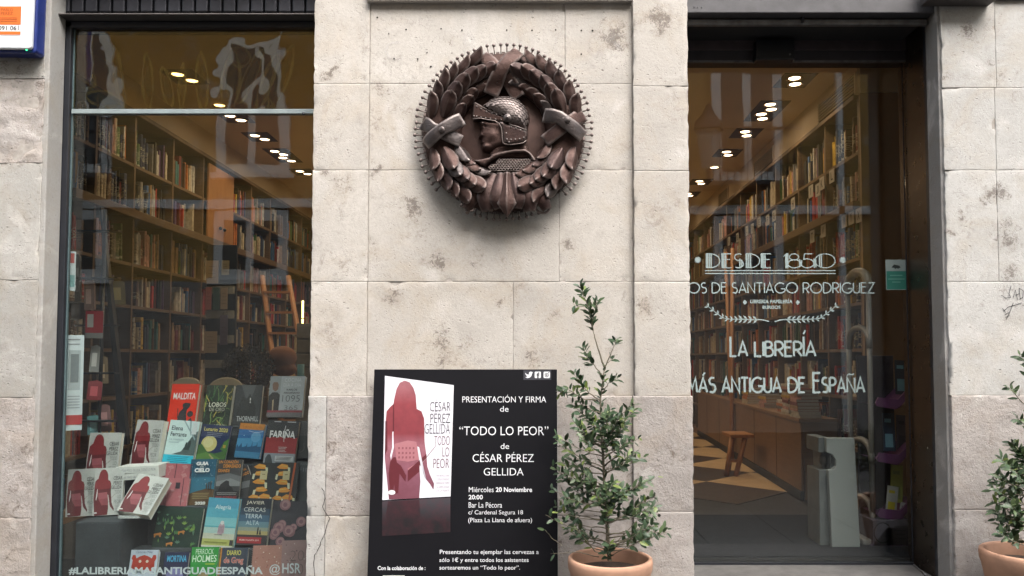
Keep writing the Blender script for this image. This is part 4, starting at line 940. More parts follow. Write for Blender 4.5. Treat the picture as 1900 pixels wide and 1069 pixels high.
def ribbon(pts, wd, h0, name='ribbon', m=None, end_drop=0.03, flat=False, par=None):
    """a hammered iron strap following the body of the wreath; pts in enlarged-detail units"""
    q = [Vector(m2(*p)) for p in pts]; L = []
    for i in range(len(q) - 1):
        for k in range(8): L.append(q[i].lerp(q[i + 1], k / 8))
    L.append(q[-1]); vs = []; n = len(L); w2 = wd * K / 2; cols = 6
    for lay in (0, 1):
        for i, p in enumerate(L):
            d = (L[min(n - 1, i + 1)] - L[max(0, i - 1)]).normalized(); nn = Vector((-d.y, d.x)); t = i / (n - 1)
            for j in range(cols + 1):
                s = j / cols * 2 - 1; x = p + nn * s * w2 * (1 + 0.06 * math.sin(t * 9)); r = x.length
                hh = max(th_(r), 0.066 if r < RM else 0.045) + h0 + 0.004 * (1 - s * s) + 0.0015 * noise.noise(Vector((x.x * 60, x.y * 60, h0 * 90)))
                if not flat: hh += 0.006 * math.sin(t * PI)
                vs.append(W((x.x, x.y), hh - (0.004 if lay else 0)))
    N = n * (cols + 1); f = []
    for i in range(n - 1):
        for j in range(cols):
            a = (i * (cols + 1) + j, (i + 1) * (cols + 1) + j, (i + 1) * (cols + 1) + j + 1, i * (cols + 1) + j + 1); f.append(a); f.append(tuple(N + x for x in reversed(a)))
        for j in (0, cols): a = i * (cols + 1) + j; f.append((a, a + cols + 1, N + a + cols + 1, N + a))
    for j in range(cols):
        for i in (0, n - 1): a = i * (cols + 1) + j; f.append((a, N + a, N + a + 1, a + 1))
    b = MB(); b.add(vs, f, 0, True); return part(name, b, m or IRON, par or med)
ribbon([(455, 125), (520, 195), (600, 265), (660, 365)], 74, 0.012, m=IRON)
ribbon([(665, 105), (610, 165), (560, 235), (505, 355)], 80, 0.022, m=IRON)
ribbon([(130, 500), (190, 545), (345, 610)], 70, 0.012, m=IRON_S); ribbon([(150, 630), (240, 560), (355, 490)], 70, 0.028, m=IRON_S)
ribbon([(1020, 455), (940, 510), (800, 610)], 72, 0.012, m=IRON); ribbon([(795, 470), (880, 490), (1015, 585)], 74, 0.028, m=IRON_S)
for rx, ry in ((247, 560), (926, 508)):
    b = MB(); c = W(m2(rx, ry), 0.131); b.ball(c, 0.015, 14, 0, (1, 0.55, 1)); part('rivet', b, IRON_S, med)

def relief(poly, h0, depth, rnd, res=0.006, feats=(), m=None, name='relief', side=True, par=None):
    """cushion relief: outline (metres, centred) raised by depth with an edge of radius rnd; feats: (x, y, radius, height)"""
    P2 = [Vector(p) for p in poly]; dense = []
    for i in range(len(P2)):
        a, c = P2[i], P2[(i + 1) % len(P2)]; k = max(1, int((c - a).length / res)); dense += [a.lerp(c, t / k) for t in range(k)]
    n = len(dense); x0 = min(p.x for p in dense); x1 = max(p.x for p in dense); y0 = min(p.y for p in dense); y1 = max(p.y for p in dense)
    def dist(p): 
        best = 9
        for i in range(n):
            a, c = dense[i], dense[(i + 1) % n]; ab = c - a; t = max(0, min(1, (p - a).dot(ab) / max(1e-12, ab.length_squared))); best = min(best, (p - a - ab * t).length)
        return best
    def inside(p):
        r = False; j = n - 1
        for i in range(n):
            a, c = dense[i], dense[j]
            if (a.y > p.y) != (c.y > p.y) and p.x < (c.x - a.x) * (p.y - a.y) / (c.y - a.y) + a.x: r = not r
            j = i
        return r
    pts = list(dense); ds = [0.0] * n; y = y0 + res / 2; k = 0
    while y < y1:
        x = x0 + (res / 2 if k % 2 else 0)
        while x < x1:
            p = Vector((x, y))
            if inside(p):
                d = dist(p)
                if d > res * 0.45: pts.append(p); ds.append(d)
            x += res
        y += res * 0.87; k += 1
    vs, _, fs, _, _, _ = geometry.delaunay_2d_cdt(pts, [(i, (i + 1) % n) for i in range(n)], [], 1, 1e-7)
    out = []
    for i, v in enumerate(vs):
        d = ds[i] if i < len(ds) else 0; t = min(1, d / rnd); h = h0 + depth * math.sqrt(1 - (1 - t) ** 2)
        if callable(feats): h += feats(v, t)
        else:
            for fx, fy, fr, fh in feats: h += fh * math.exp(-((v.x - fx) ** 2 + (v.y - fy) ** 2) / fr ** 2) * (0.35 + 0.65 * t)
        out.append(W((v.x, v.y), h))
    b = MB(); b.add(out, [tuple(f) for f in fs], 0, True)
    base = len(b.v)
    b.add([W((p.x, p.y), h0 - 0.02) for p in dense], [], 0)
    for i in range(n): b.f.append((i, (i + 1) % n, base + (i + 1) % n, base + i)); b.mi.append(0); b.sm.append(False)
    return link(name, b.mesh(name, m or IRON), par or med)
def h2(x, y): return m2((860 + x / 6.2875 - 740) * 2.97, (160 + y / 6.2875 - 60) * 2.97)
def H(*p): return [h2(*q) for q in p]
def F4(x, y, r, h): a = h2(x, y); return (a[0], a[1], r * K / 6.2875 * 2.97, h)
# neck and collar, then face, helmet, guard
relief(H((310, 860), (300, 790), (350, 700), (500, 660), (660, 660), (735, 690), (790, 780), (820, 850), (700, 860), (500, 850)), 0.036, 0.030, 0.02, m=IRON_D, name='neck')
relief(H((165, 418), (178, 455), (190, 478), (196, 515), (186, 545), (170, 582), (168, 598), (182, 612), (203, 616), (204, 630), (196, 642), (202, 652), (197, 664), (208, 680), (203, 702), (206, 735), (222, 760), (255, 775), (300, 780), (380, 752), (455, 725), (520, 720), (520, 420), (380, 395), (200, 395)), 0.034, 0.046, 0.034, 0.0036,
       [F4(250, 470, 26, -0.016), F4(255, 462, 11, 0.007), F4(225, 440, 40, 0.006), F4(222, 588, 14, 0.006), F4(233, 578, 7, -0.003), F4(228, 660, 16, 0.005), F4(238, 651, 9, -0.006), F4(240, 720, 30, 0.007), F4(340, 590, 55, 0.009), F4(205, 560, 14, 0.008), F4(300, 680, 34, -0.004)], m=IRON, name='face')
hc = h2(480, 300)
dome = H((135, 212), (200, 236), (235, 205), (285, 168), (350, 130), (440, 107), (550, 112), (640, 148), (700, 205), (748, 280), (768, 345), (768, 410), (752, 470), (742, 545), (640, 506), (540, 478), (470, 470), (440, 400), (300, 335))
DOMEH, DOMED = 0.036, 0.070
relief(dome, DOMEH, DOMED, 0.062, 0.006, m=IRON_D, name='helmet')
relief(H((118, 205), (150, 208), (220, 260), (300, 312), (380, 340), (470, 368), (520, 400), (500, 450), (455, 448), (420, 440), (360, 432), (290, 418), (200, 398), (150, 410), (112, 412), (104, 330)), 0.070, 0.018, 0.010, 0.006, m=IRON_D, name='visor_band')
relief(H((400, 440), (455, 430), (500, 462), (560, 482), (640, 508), (742, 550), (746, 600), (730, 660), (690, 690), (560, 708), (495, 704), (465, 688), (458, 640), (450, 560), (436, 500), (412, 465)), 0.078, 0.022, 0.012, 0.006, m=IRON_R, name='cheek_guard')
def bead(x, y, h, r=0.0042, nm='rivet'):
    b = MB(); b.ball(W(h2(x, y), h), r, 8); part(nm, b, IRON_S, med)
for x, y in ((160, 258), (208, 288), (270, 320), (330, 338), (388, 355), (452, 368), (126, 370), (158, 375), (208, 385), (262, 393), (316, 402), (376, 410), (440, 413)): bead(x, y, 0.0895)
for x, y in ((555, 507), (612, 523), (664, 543), (710, 560), (502, 580), (508, 650), (556, 654), (606, 652), (655, 648), (703, 630), (535, 685)): bead(x, y, 0.1015)
def edge_rod(pts, h, r=0.0022, nm='edge_bead'):
    q = H(*pts); b = MB(); b.tube([W(p, h) for p in q], r, 6); part(nm, b, IRON, med)
edge_rod([(132, 210), (175, 236), (235, 272), (300, 310), (380, 338), (470, 366)], 0.090, 0.0022)
edge_rod([(112, 412), (200, 400), (290, 420), (370, 432), (415, 462), (438, 500), (450, 560), (456, 640), (463, 688), (495, 705), (560, 710), (690, 692), (732, 660)], 0.094, 0.003)
edge_rod([(540, 478), (640, 508), (742, 550)], 0.102, 0.0026)
b = MB(); c = W(h2(515, 405), 0.106); b.ball(c, 0.021, 16, 0, (1, 0.6, 1)); b.ball((c[0], c[1] - 0.011, c[2]), 0.007, 10); part('boss', b, IRON_S, med)
# scales of the helmet
SCM = iron_mat('scale_iron', (0.085, 0.064, 0.060), (0.065, 0.048, 0.045), 0.48, 0.35)
def dome_h(p):
    best = 9
    for i in range(len(dome)):
        a, c = Vector(dome[i]), Vector(dome[(i + 1) % len(dome)]); ab = c - a; t = max(0, min(1, (p - a).dot(ab) / ab.length_squared)); best = min(best, (p - a - ab * t).length)
    t = min(1, best / 0.062); return DOMEH + DOMED * math.sqrt(1 - (1 - t) ** 2), best
def in_dome(p):
    r = False; j = len(dome) - 1
    for i in range(len(dome)):
        a, c = dome[i], dome[j]
        if (a[1] > p[1]) != (c[1] > p[1]) and p[0] < (c[0] - a[0]) * (p[1] - a[1]) / (c[1] - a[1]) + a[0]: r = not r
        j = i
    return r
sb = MB(); SR = 0.0112; vv = []
for i in range(13):
    a = R(-110 + 220 * i / 12 - 90); vv.append((SR * math.cos(a), SR * 1.1 * math.sin(a)))
vv += [(-SR * 0.85, SR * 0.8), (SR * 0.85, SR * 0.8)]
outl = sorted(vv, key=lambda p: math.atan2(p[1], p[0])); nn = len(outl)
sb.add([(0, 0.0, 0.0028)] + [(x, y, 0.0012) for x, y in outl] + [(x, y, -0.001) for x, y in outl], [(0, 1 + i, 1 + (i + 1) % nn) for i in range(nn)] + [(1 + i, 1 + nn + i, 1 + nn + (i + 1) % nn, 1 + (i + 1) % nn) for i in range(nn)])
SCALE = sb.mesh('helmet_scale', SCM)
cc = Vector(h2(470, 560)); rr = 26 * K / 6.2875 * 2.97
for k in range(5, 18):
    r = rr * k; m = int(2 * PI * r / (SR * 1.82)); 
    for i in range(m):
        a = 2 * PI * (i + 0.5 * (k % 2)) / m; p = cc + Vector((math.cos(a), math.sin(a))) * r
        if not in_dome(p): continue
        h, d = dome_h(p)
        if d < 0.006: continue
        if (h2(0, 340)[1] > p.y and p.x < h2(520, 0)[0]): continue
        e = 0.004; gx = (dome_h(p + Vector((e, 0)))[0] - dome_h(p - Vector((e, 0)))[0]) / (2 * e); gy = (dome_h(p + Vector((0, e)))[0] - dome_h(p - Vector((0, e)))[0]) / (2 * e)
        n = Vector((-gx, -1, -gy)).normalized(); n = Vector((-gx, -1.0, -gy)).normalized()
        down = Vector((-math.cos(a), 0, -math.sin(a))); down = (down - n * down.dot(n)).normalized(); yv = -down; xv = yv.cross(n)
        pos = Vector(W((p.x, p.y), h + 0.003)); mt = Matrix(((xv.x, yv.x, n.x, pos.x), (xv.y, yv.y, n.y, pos.y), (xv.z, yv.z, n.z, pos.z), (0, 0, 0, 1)))
        o = link('helmet_scale', SCALE, med); o.matrix_basis = mt @ Matrix.Rotation(R(-14), 4, 'X')
# collar and mail
relief(H((105, 872), (200, 860), (300, 835), (330, 800), (430, 770), (600, 738), (720, 735), (790, 785), (838, 850), (870, 895), (800, 905), (775, 850), (745, 815), (700, 800), (620, 805), (540, 812), (420, 845), (330, 890), (250, 955), (200, 945), (160, 915)), 0.05, 0.034, 0.014, 0.005, m=IRON, name='collar')
mb_ = relief(H((300, 930), (400, 868), (540, 838), (740, 835), (850, 890), (800, 960), (700, 1000), (500, 1010), (350, 985)), 0.036, 0.03, 0.03, 0.006, m=IRON_D, name='mail_shirt')
b = MB()
for j in range(7):
    for i in range(17):
        x = 315 + i * 34 + (17 if j % 2 else 0); y = 880 + j * 21
        if x < 400 and y < 925 or x > 830 or y > 1005: continue
        c = W(h2(x, y), 0.070); n = 8; r = 0.0072; b.tube([(c[0] + r * math.cos(2 * PI * t / n), c[1] + 0.003 * math.sin(j + i + 4 * PI * t / n), c[2] + r * math.sin(2 * PI * t / n)) for t in range(n + 1)], 0.0022, 4, 0, False)
tag(part('mail_rings', b, IRON, med), kind='stuff')
# palmette at the foot: seven sheets bulging outwards
def lobe(cl, wds, h, m=IRON_R, ridge=0.006):
    q = [Vector(m2(*p)) for p in cl]; L = []; Wd = []
    for i in range(len(q) - 1):
        for k in range(6): L.append(q[i].lerp(q[i + 1], k / 6)); Wd.append(wds[i] + (wds[i + 1] - wds[i]) * k / 6)
    L.append(q[-1]); Wd.append(wds[-1]); n = len(L); cols = 8; vs = []
    for lay in (0, 1):
        for i, p in enumerate(L):
            d = (L[min(n - 1, i + 1)] - L[max(0, i - 1)]).normalized(); nn = Vector((-d.y, d.x)); t = i / (n - 1)
            for j in range(cols + 1):
                s = j / cols * 2 - 1; x = p + nn * s * Wd[i] * K / 2
                hh = h * (0.72 + 0.5 * math.sin(min(1, t * 1.15) * PI * 0.62)) + 0.014 * (1 - s * s) + ridge * math.exp(-(s / 0.14) ** 2) - 0.03 * max(0, t - 0.8) * 5 * 0.3
                vs.append(W((x.x, x.y), hh - (0.004 if lay else 0)))
    N = n * (cols + 1); f = []
    for i in range(n - 1):
        for j in range(cols):
            a = (i * (cols + 1) + j, (i + 1) * (cols + 1) + j, (i + 1) * (cols + 1) + j + 1, i * (cols + 1) + j + 1); f.append(a); f.append(tuple(N + x for x in reversed(a)))
        for j in (0, cols): a = i * (cols + 1) + j; f.append((a, a + cols + 1, N + a + cols + 1, N + a))
    for j in range(cols):
        for i in (0, n - 1): a = i * (cols + 1) + j; f.append((a, N + a, N + a + 1, a + 1))
    b = MB(); b.add(vs, f, 0, True); part('palmette_lobe', b, m, med)
lobe([(505, 800), (455, 860), (405, 920), (375, 985)], [40, 70, 80, 50], 0.068, IRON_D, 0.0)
lobe([(690, 800), (745, 870), (790, 930), (815, 985)], [40, 74, 84, 50], 0.068, IRON_R, 0.0)
lobe([(530, 785), (505, 850), (485, 925), (490, 1000)], [44, 84, 110, 60], 0.084, IRON_R, 0.0)
lobe([(665, 785), (690, 850), (715, 925), (720, 1000)], [44, 84, 110, 60], 0.084, IRON_R, 0.003)
lobe([(562, 780), (555, 850), (545, 930), (560, 985)], [40, 70, 96, 60], 0.092, IRON_R, 0.0)
lobe([(630, 780), (640, 850), (655, 930), (650, 985)], [40, 70, 96, 60], 0.092, IRON_R, 0.003)
lobe([(597, 780), (597, 860), (598, 960), (600, 1032)], [34, 50, 108, 6], 0.102, IRON, 0.010)
for x, y in ((360, 935), (372, 960), (392, 985), (350, 955), (388, 948)):
    b = MB(); b.ball(W(m2(x, y), 0.07), 0.0085, 8); part('scroll_ball', b, IRON_S, med)
for cx, cy, s_ in ((385, 975, 1), (800, 972, -1)):
    b = MB(); pts = []
    for i in range(16):
        a = R(200 + s_ * 24 * i); r = 48 - i * 2.4; pts.append(W(m2(cx + r * math.cos(a), cy + r * math.sin(a) * 0.75), 0.055 + i * 0.0016))
    b.tube(pts, 0.0065, 6); part('scroll', b, IRON, med)
# ================================================================ BOOK DISPLAY IN THE WINDOW
def cover_book(rect, Y, thick, roll, label, col, items=(), yaw=0.0, lean=14.0, name='display_book', spine=None, group='books shown in the window', cat='book', spiral=False, side=1):
    """rect: photo box (left, top, right, bottom) of the cover; items are printed on it in 0..1 cover coordinates (v downwards)"""
    xl, yt, xr, yb = rect; d = Y + 3.92; k = d / F
    wd = (xr - xl) * k / max(0.3, math.cos(R(yaw))); hh = (yb - yt) * k / math.cos(R(lean)) 
    base = P((xl + xr) / 2, yb, Y)
    me = MB(); t = 0.0025
    me.prism([(-wd / 2, 0), (wd / 2, 0), (wd / 2, hh), (-wd / 2, hh)], 0, t)          # front board
    me.prism([(-wd / 2, 0), (wd / 2, 0), (wd / 2, hh), (-wd / 2, hh)], thick, thick + t)
    me.box(-wd / 2, -wd / 2 + 0.002, t, thick, 0, hh, 1 if spine else 0)
    o = link(name, me.mesh(name, [C(tuple(x * 0.68 for x in col), 0.35), C(tuple(x * 0.68 for x in (spine or col)), 0.35)])); o.location = base  # covers, prints and lettering: colours darkened to stand in for shade behind the glass
    o.rotation_euler = Matrix.Rotation(0, 3, 'X').to_euler()
    m = Matrix.Rotation(R(yaw), 3, 'Z') @ Matrix.Rotation(R(-lean), 3, 'X') @ Matrix.Rotation(R(roll), 3, 'Y')
    o.rotation_euler = m.to_euler(); tag(o, label, cat, group, 'thing')
    pg = MB(); pg.box(-wd / 2 + 0.0022, wd / 2 - 0.003, t + 0.0002, thick - 0.0002, 0.003, hh - 0.003); part('pages', pg, PAPER, o, local=True)
    if spiral:
        b = MB()
        for i in range(int(hh / 0.011)):
            z = 0.008 + i * 0.011; b.tube([(-wd / 2 + 0.006, -0.002, z), (-wd / 2 - 0.004, -0.003, z + 0.001), (-wd / 2 - 0.005, thick, z + 0.001), (-wd / 2 + 0.003, thick + 0.003, z)], 0.001, 4)
        part('spiral_binding', b, M('binding_wire', (0.25, 0.2, 0.18), 0.4, 0.6), o, local=True)
    mats = []; b = MB(); lay = 1
    def mi(c):
        m_ = C(tuple(x * 0.68 for x in c), 0.4)
        if m_ not in mats: mats.append(m_)
        return mats.index(m_)
    def uv(u, v): return ((u - 0.5) * wd, (1 - v) * hh)
    txt = []
    for it in items:
        kd = it[0]; y = -0.0003 - lay * 0.00025; lay += 1
        if kd == 'r': b.add([(uv(u, v)[0], y, uv(u, v)[1]) for u, v in ((it[2], it[3]), (it[4], it[3]), (it[4], it[5]), (it[2], it[5]))], [(0, 1, 2, 3)], mi(it[1]))
        elif kd == 'p':
            b.add([(uv(u, v)[0], y, uv(u, v)[1]) for u, v in it[2]], [tuple(range(len(it[2])))], mi(it[1]))
        elif kd == 'd':
            n = 18; rx = it[4]; ry = it[5] if len(it) > 5 else rx * wd / hh
            b.add([(uv(it[2] + rx * math.cos(2 * PI * i / n), it[3] + ry * math.sin(2 * PI * i / n))[0], y, uv(0, it[3] + ry * math.sin(2 * PI * i / n))[1]) for i in range(n)], [tuple(range(n))], mi(it[1]))
        elif kd == 'l': b.strip([uv(u, v) for u, v in it[3]], it[2] * wd, y, mi(it[1]))
        elif kd == 't':
            tb_ = MB(); put_text(tb_, it[2], uv(it[3], 0)[0], uv(it[5], 0)[0], uv(0, it[6])[1], uv(0, it[4])[1], y, 0, it[7] if len(it) > 7 else 0.0); txt.append((tb_, it[1]))
    if b.v: link('cover_print', b.mesh('cover_print', mats), o, True)
    for tb_, c in txt: part('cover_lettering', tb_, C(tuple(x * 0.85 for x in c), 0.4), o, local=True)
    return o
WHT = (0.72, 0.74, 0.75); INK = (0.03, 0.03, 0.035); GREY = (0.2, 0.21, 0.22)
def lines_(c, u0, u1, v0, n, dv, h=0.010): return [('r', c, u0 + 0.02 * (i % 2), v0 + i * dv, u1 - 0.05 * ((i * 7) % 3) / 2, v0 + i * dv + h) for i in range(n)]
REDW = (0.25, 0.030, 0.035); REDD = (0.14, 0.018, 0.024); REDP = (0.36, 0.10, 0.12)
FIG = [(112, 688), (105, 620), (99, 560), (91, 480), (96, 300), (100, 250), (118, 228), (134, 214), (140, 180), (150, 138), (166, 108), (190, 97), (215, 106), (234, 134), (245, 170), (250, 238), (274, 250), (287, 288), (289, 400), (298, 470), (303, 525), (316, 565), (336, 610), (333, 640), (316, 612), (292, 582), (282, 555), (274, 500), (260, 430), (252, 424), (262, 500), (268, 600), (262, 682)]
def fig(u0, u1, v0=0.0, v1=1.0):
    """the woman seen from behind on the cover, in cover coordinates"""
    def c(p): return (u0 + (p[0] - 85) / (430 - 85) * (u1 - u0), v0 + (p[1] - 80) / (688 - 80) * (v1 - v0))
    cut = 400
    top = [(98, 330), (98, 270), (118, 228), (134, 214), (140, 180), (150, 138), (166, 108), (190, 97), (215, 106), (234, 134), (245, 170), (250, 238), (274, 250), (287, 288), (288, 345), (135, 358), (128, 345)]
    return [('p', REDD, [c(p) for p in FIG]), ('p', REDW, [c(p) for p in top]), ('p', REDP, [c(p) for p in ((140, 400), (245, 392), (258, 470), (150, 480))]), ('p', REDD, [c(p) for p in ((120, 490), (150, 478), (175, 520), (200, 590), (170, 680), (120, 684))]),
            ('p', (0.30, 0.07, 0.085), [c(p) for p in ((150, 480), (258, 470), (264, 560), (190, 560))]), ('p', WHT, [c(p) for p in ((128, 355), (134, 352), (134, 440), (122, 500), (118, 470))]), ('l', REDD, 0.008, [c(p) for p in ((262, 530), (300, 470), (345, 420))]), ('d', WHT, c((126, 652))[0], c((126, 652))[1], 0.05, 0.016)]
def tlp(crop=1.0):
    its = [x for x in fig(0.0, 1.0)]
    for s_, u0, u1, v0, v1, g_ in (('CÉSAR', 0.66, 0.96, 0.17, 0.265, INK), ('PÉREZ', 0.67, 0.95, 0.275, 0.365, INK), ('GELLIDA', 0.60, 0.95, 0.385, 0.46, INK), ('TODO', 0.72, 0.95, 0.485, 0.56, GREY), ('LO', 0.84, 0.95, 0.585, 0.66, GREY), ('PEOR', 0.72, 0.95, 0.685, 0.765, GREY)): its.append(('t', g_, s_, u0, v0, u1, v1, 0.004))
    return its + lines_((0.35, 0.35, 0.36), 0.76, 0.95, 0.80, 5, 0.032, 0.008)
cream = (0.56, 0.58, 0.56)
def tb_(rect, Y, roll, label, yaw=0, thick=0.035, lean=12): return cover_book(rect, Y, thick, roll, label, cream, tlp(), yaw, lean, group='white thrillers with a red woman on the cover', spine=(0.5, 0.52, 0.5))
tb_((157, 806, 214, 895), 0.56, 0, 'white thriller with red woman, behind and left of the taller one on the book pile', yaw=4)
tb_((236, 782, 292, 868), 0.64, 1, 'white thriller with red woman standing highest, next to the cyan banded novel', yaw=-12, thick=0.04)
tb_((125, 874, 172, 958), 0.42, -1, 'leftmost white thriller with red woman, beside the black window frame', yaw=16)
tb_((174, 872, 222, 956), 0.40, -1, 'white thriller with red woman between the leftmost copy and the reclining one', yaw=14)
tb_((214, 892, 276, 952), 0.30, 9, 'white thriller reclining flat on a clear acrylic stand, red woman foreshortened', lean=42, thick=0.045)
tb_((150, 1018, 210, 1110), 0.30, 0, 'lowest white thriller with red woman, above the hashtag on the dark cloth', yaw=0)
for k, (y0, lab) in enumerate(((868, 'upper of two white thrillers lying flat, spine outward'), (881, 'lower of two white thrillers lying flat, spine outward'))):
    a, c = P(213, y0, 0.46), P(292, y0 + 12, 0.46); b = MB(); b.box(0, c.x - a.x, 0, 0.15, c.z - a.z + 0.001, 0)
    o = link('display_book', b.mesh('display_book', [C(cream), ])); o.location = a; o.rotation_euler = (0, R(-3 - k), R(3)); tag(o, lab, 'book', 'white thrillers with a red woman on the cover', 'thing')
    t = MB(); put_text(t, 'CÉSAR PÉREZ GELLIDA  TODO LO PEOR', 0.03, (c.x - a.x) * 0.93, (c.z - a.z) * 0.75, (c.z - a.z) * 0.3, -0.0006, 0, -0.005); part('spine_lettering', t, C(GREY), o, local=True)
b = MB(); c = P(243, 956, 0.30); b.box(c.x - 0.055, c.x + 0.055, 0.27, 0.275, c.z - 0.012, c.z + 0.004); b.box(c.x - 0.055, c.x + 0.055, 0.275, 0.36, c.z - 0.012, c.z - 0.009)
tag(part('book_stand', b, ACRYL), 'clear acrylic stand under the reclining white thriller', 'book stand', kind='thing')

RA, RB_, RC_, RD_, RE = 0.80, 0.66, 0.52, 0.40, 0.30       # depth of the five rows
silh = [(0.42, 0.98), (0.36, 0.90), (0.36, 0.72), (0.40, 0.60), (0.52, 0.52), (0.48, 0.46), (0.50, 0.42), (0.60, 0.40), (0.78, 0.42), (0.74, 0.50), (0.66, 0.56), (0.66, 0.66), (0.70, 0.80), (0.72, 0.98)]
cover_book((307, 714, 359, 800), RA, 0.03, 0, 'bright red children\'s book with the title Maldita and black figures', I(205, 40, 15, 1.7), [('r', I(150, 30, 15), 0.08, 0.12, 0.42, 0.128), ('r', I(150, 30, 15), 0.54, 0.12, 0.92, 0.128), ('t', WHT, 'MALDITA', 0.10, 0.19, 0.92, 0.33, 0.01), ('p', INK, silh), ('d', INK, 0.80, 0.64, 0.11), ('p', INK, [(0.70, 0.98), (0.74, 0.78), (0.84, 0.72), (0.92, 0.80), (0.96, 0.98)]), ('l', INK, 0.03, [(0.33, 0.52), (0.36, 0.72)]), ('p', I(160, 30, 15), [(0.0, 1), (0.0, 0.93), (0.5, 0.96), (1, 0.92), (1, 1)])], yaw=-3)
def vines(n, seed, cols, w0=0.01):
    rs = random.Random(seed); out = []
    for i in range(n):
        x, y = rs.random() * 0.8 + .05, rs.random() * 0.9; a = rs.random() * 6.3; pts = []
        for k in range(7):
            pts.append((min(0.97, max(0.03, x)), min(0.98, max(0.02, y)))); x += 0.07 * math.cos(a); y += 0.06 * math.sin(a); a += rs.uniform(-0.7, 0.7)
        ok = [p for i_, p in enumerate(pts) if i_ == 0 or p != pts[i_ - 1]]
        if len(ok) > 2: out.append(('l', rs.choice(cols), w0 * rs.uniform(0.6, 1.6), ok))
    return out
cover_book((372, 716, 424, 795), RA, 0.034, 0, 'dark green novel covered in twisting golden vines, title Lobos de oro', (0.025, 0.04, 0.03), vines(34, 3, [I(110, 135, 75), I(165, 150, 75), I(70, 105, 65)], 0.022) + [('r', (0.02, 0.03, 0.025), 0.14, 0.39, 0.84, 0.62), ('t', I(190, 190, 175), 'LOBOS', 0.20, 0.41, 0.84, 0.51), ('t', I(150, 150, 135), 'DE ORO', 0.24, 0.53, 0.80, 0.61), ('t', I(140, 140, 130), 'ROBYN CADWIN', 0.1, 0.91, 0.9, 0.97)], yaw=-6, spine=(0.5, 0.5, 0.45))
cover_book((430, 716, 480, 795), RA, 0.03, 0, 'dark grey novel in shrink wrap with a spooky house, title Thornhill', (0.035, 0.04, 0.045), [('p', (0.09, 0.10, 0.105), [(0.2, 0.0), (0.75, 0.0), (0.62, 0.3), (0.4, 0.3)]), ('p', (0.015, 0.018, 0.02), [(0.15, 0.5), (0.3, 0.25), (0.42, 0.35), (0.55, 0.2), (0.8, 0.5), (0.85, 0.75), (0.1, 0.75)]), ('r', (0.75, 0.75, 0.7), 0.56, 0.30, 0.60, 0.36), ('r', (0.75, 0.75, 0.7), 0.57, 0.38, 0.60, 0.42), ('t', I(150, 155, 155), 'THORNHILL', 0.14, 0.72, 0.95, 0.84, 0.004)], yaw=0, cat='book')
cover_book((494, 699, 560, 774), RA, 0.03, 0, 'large pale grey cookbook with a cook\'s portrait and the number 1095', (0.42, 0.45, 0.48), [('r', (0.30, 0.33, 0.35), 0.0, 0.0, 0.32, 0.88), ('p', (0.22, 0.12, 0.08), [(0.08, 0.2), (0.12, 0.15), (0.22, 0.15), (0.26, 0.22), (0.25, 0.33), (0.18, 0.38), (0.1, 0.33)]), ('p', INK, [(0.0, 0.5), (0.1, 0.4), (0.24, 0.4), (0.32, 0.46), (0.32, 0.88), (0.0, 0.88)]), ('p', (0.45, 0.36, 0.22), [(0.12, 0.6), (0.16, 0.57), (0.17, 0.85), (0.14, 0.88)]), ('t', (0.5, 0.53, 0.56), 'COCINA', 0.42, 0.05, 0.9, 0.14), ('t', (0.5, 0.53, 0.56), 'DÍA A DÍA', 0.40, 0.16, 0.9, 0.26), ('t', INK, 'KARLOS', 0.50, 0.31, 0.8, 0.36, 0.02), ('t', INK, 'ARGUIÑANO', 0.42, 0.38, 0.88, 0.435, 0.02), ('t', (0.09, 0.1, 0.11), '1095', 0.40, 0.47, 0.9, 0.63, -0.01), ('t', (0.12, 0.13, 0.14), '365', 0.48, 0.72, 0.86, 0.83, -0.01), ('r', (0.28, 0.03, 0.05), 0.0, 0.84, 1.0, 0.89), ('r', (0.16, 0.15, 0.16), 0.0, 0.89, 1.0, 1.0)], yaw=-2)
# second row
cover_book((300, 783, 356, 862), RB_, 0.028, 4, 'pale blue novel with a cyan band and a slanting street picture', I(170, 195, 205, 1.5), [('p', I(70, 85, 85), [(0.25, 0.78), (0.55, 0.70), (0.9, 0.25), (1.0, 0.22), (1.0, 0.78)]), ('p', I(120, 140, 145), [(0.45, 0.0), (0.5, 0.0), (0.95, 0.40), (0.93, 0.44)]), ('p', I(120, 140, 145), [(0.66, 0.0), (0.72, 0.0), (0.78, 0.36), (0.74, 0.30)]), ('r', (0.62, 0.68, 0.7), 0.78, 0.03, 0.94, 0.3), ('p', (0.03, 0.05, 0.05), [(0.62, 0.66), (0.66, 0.5), (0.70, 0.48), (0.72, 0.58), (0.76, 0.46), (0.82, 0.44), (0.84, 0.54), (0.80, 0.66)]), ('t', (0.03, 0.03, 0.05), 'Elena', 0.10, 0.13, 0.48, 0.23, 0.008), ('t', (0.03, 0.03, 0.05), 'Ferrante', 0.10, 0.27, 0.64, 0.37, 0.008), ('t', I(110, 125, 130), 'La invención', 0.10, 0.41, 0.58, 0.46), ('t', I(110, 125, 130), 'ocasional', 0.10, 0.48, 0.42, 0.52), ('r', I(40, 165, 190, 1.5), 0, 0.79, 1, 1)] + lines_(I(20, 90, 110), 0.15, 0.85, 0.82, 4, 0.04))
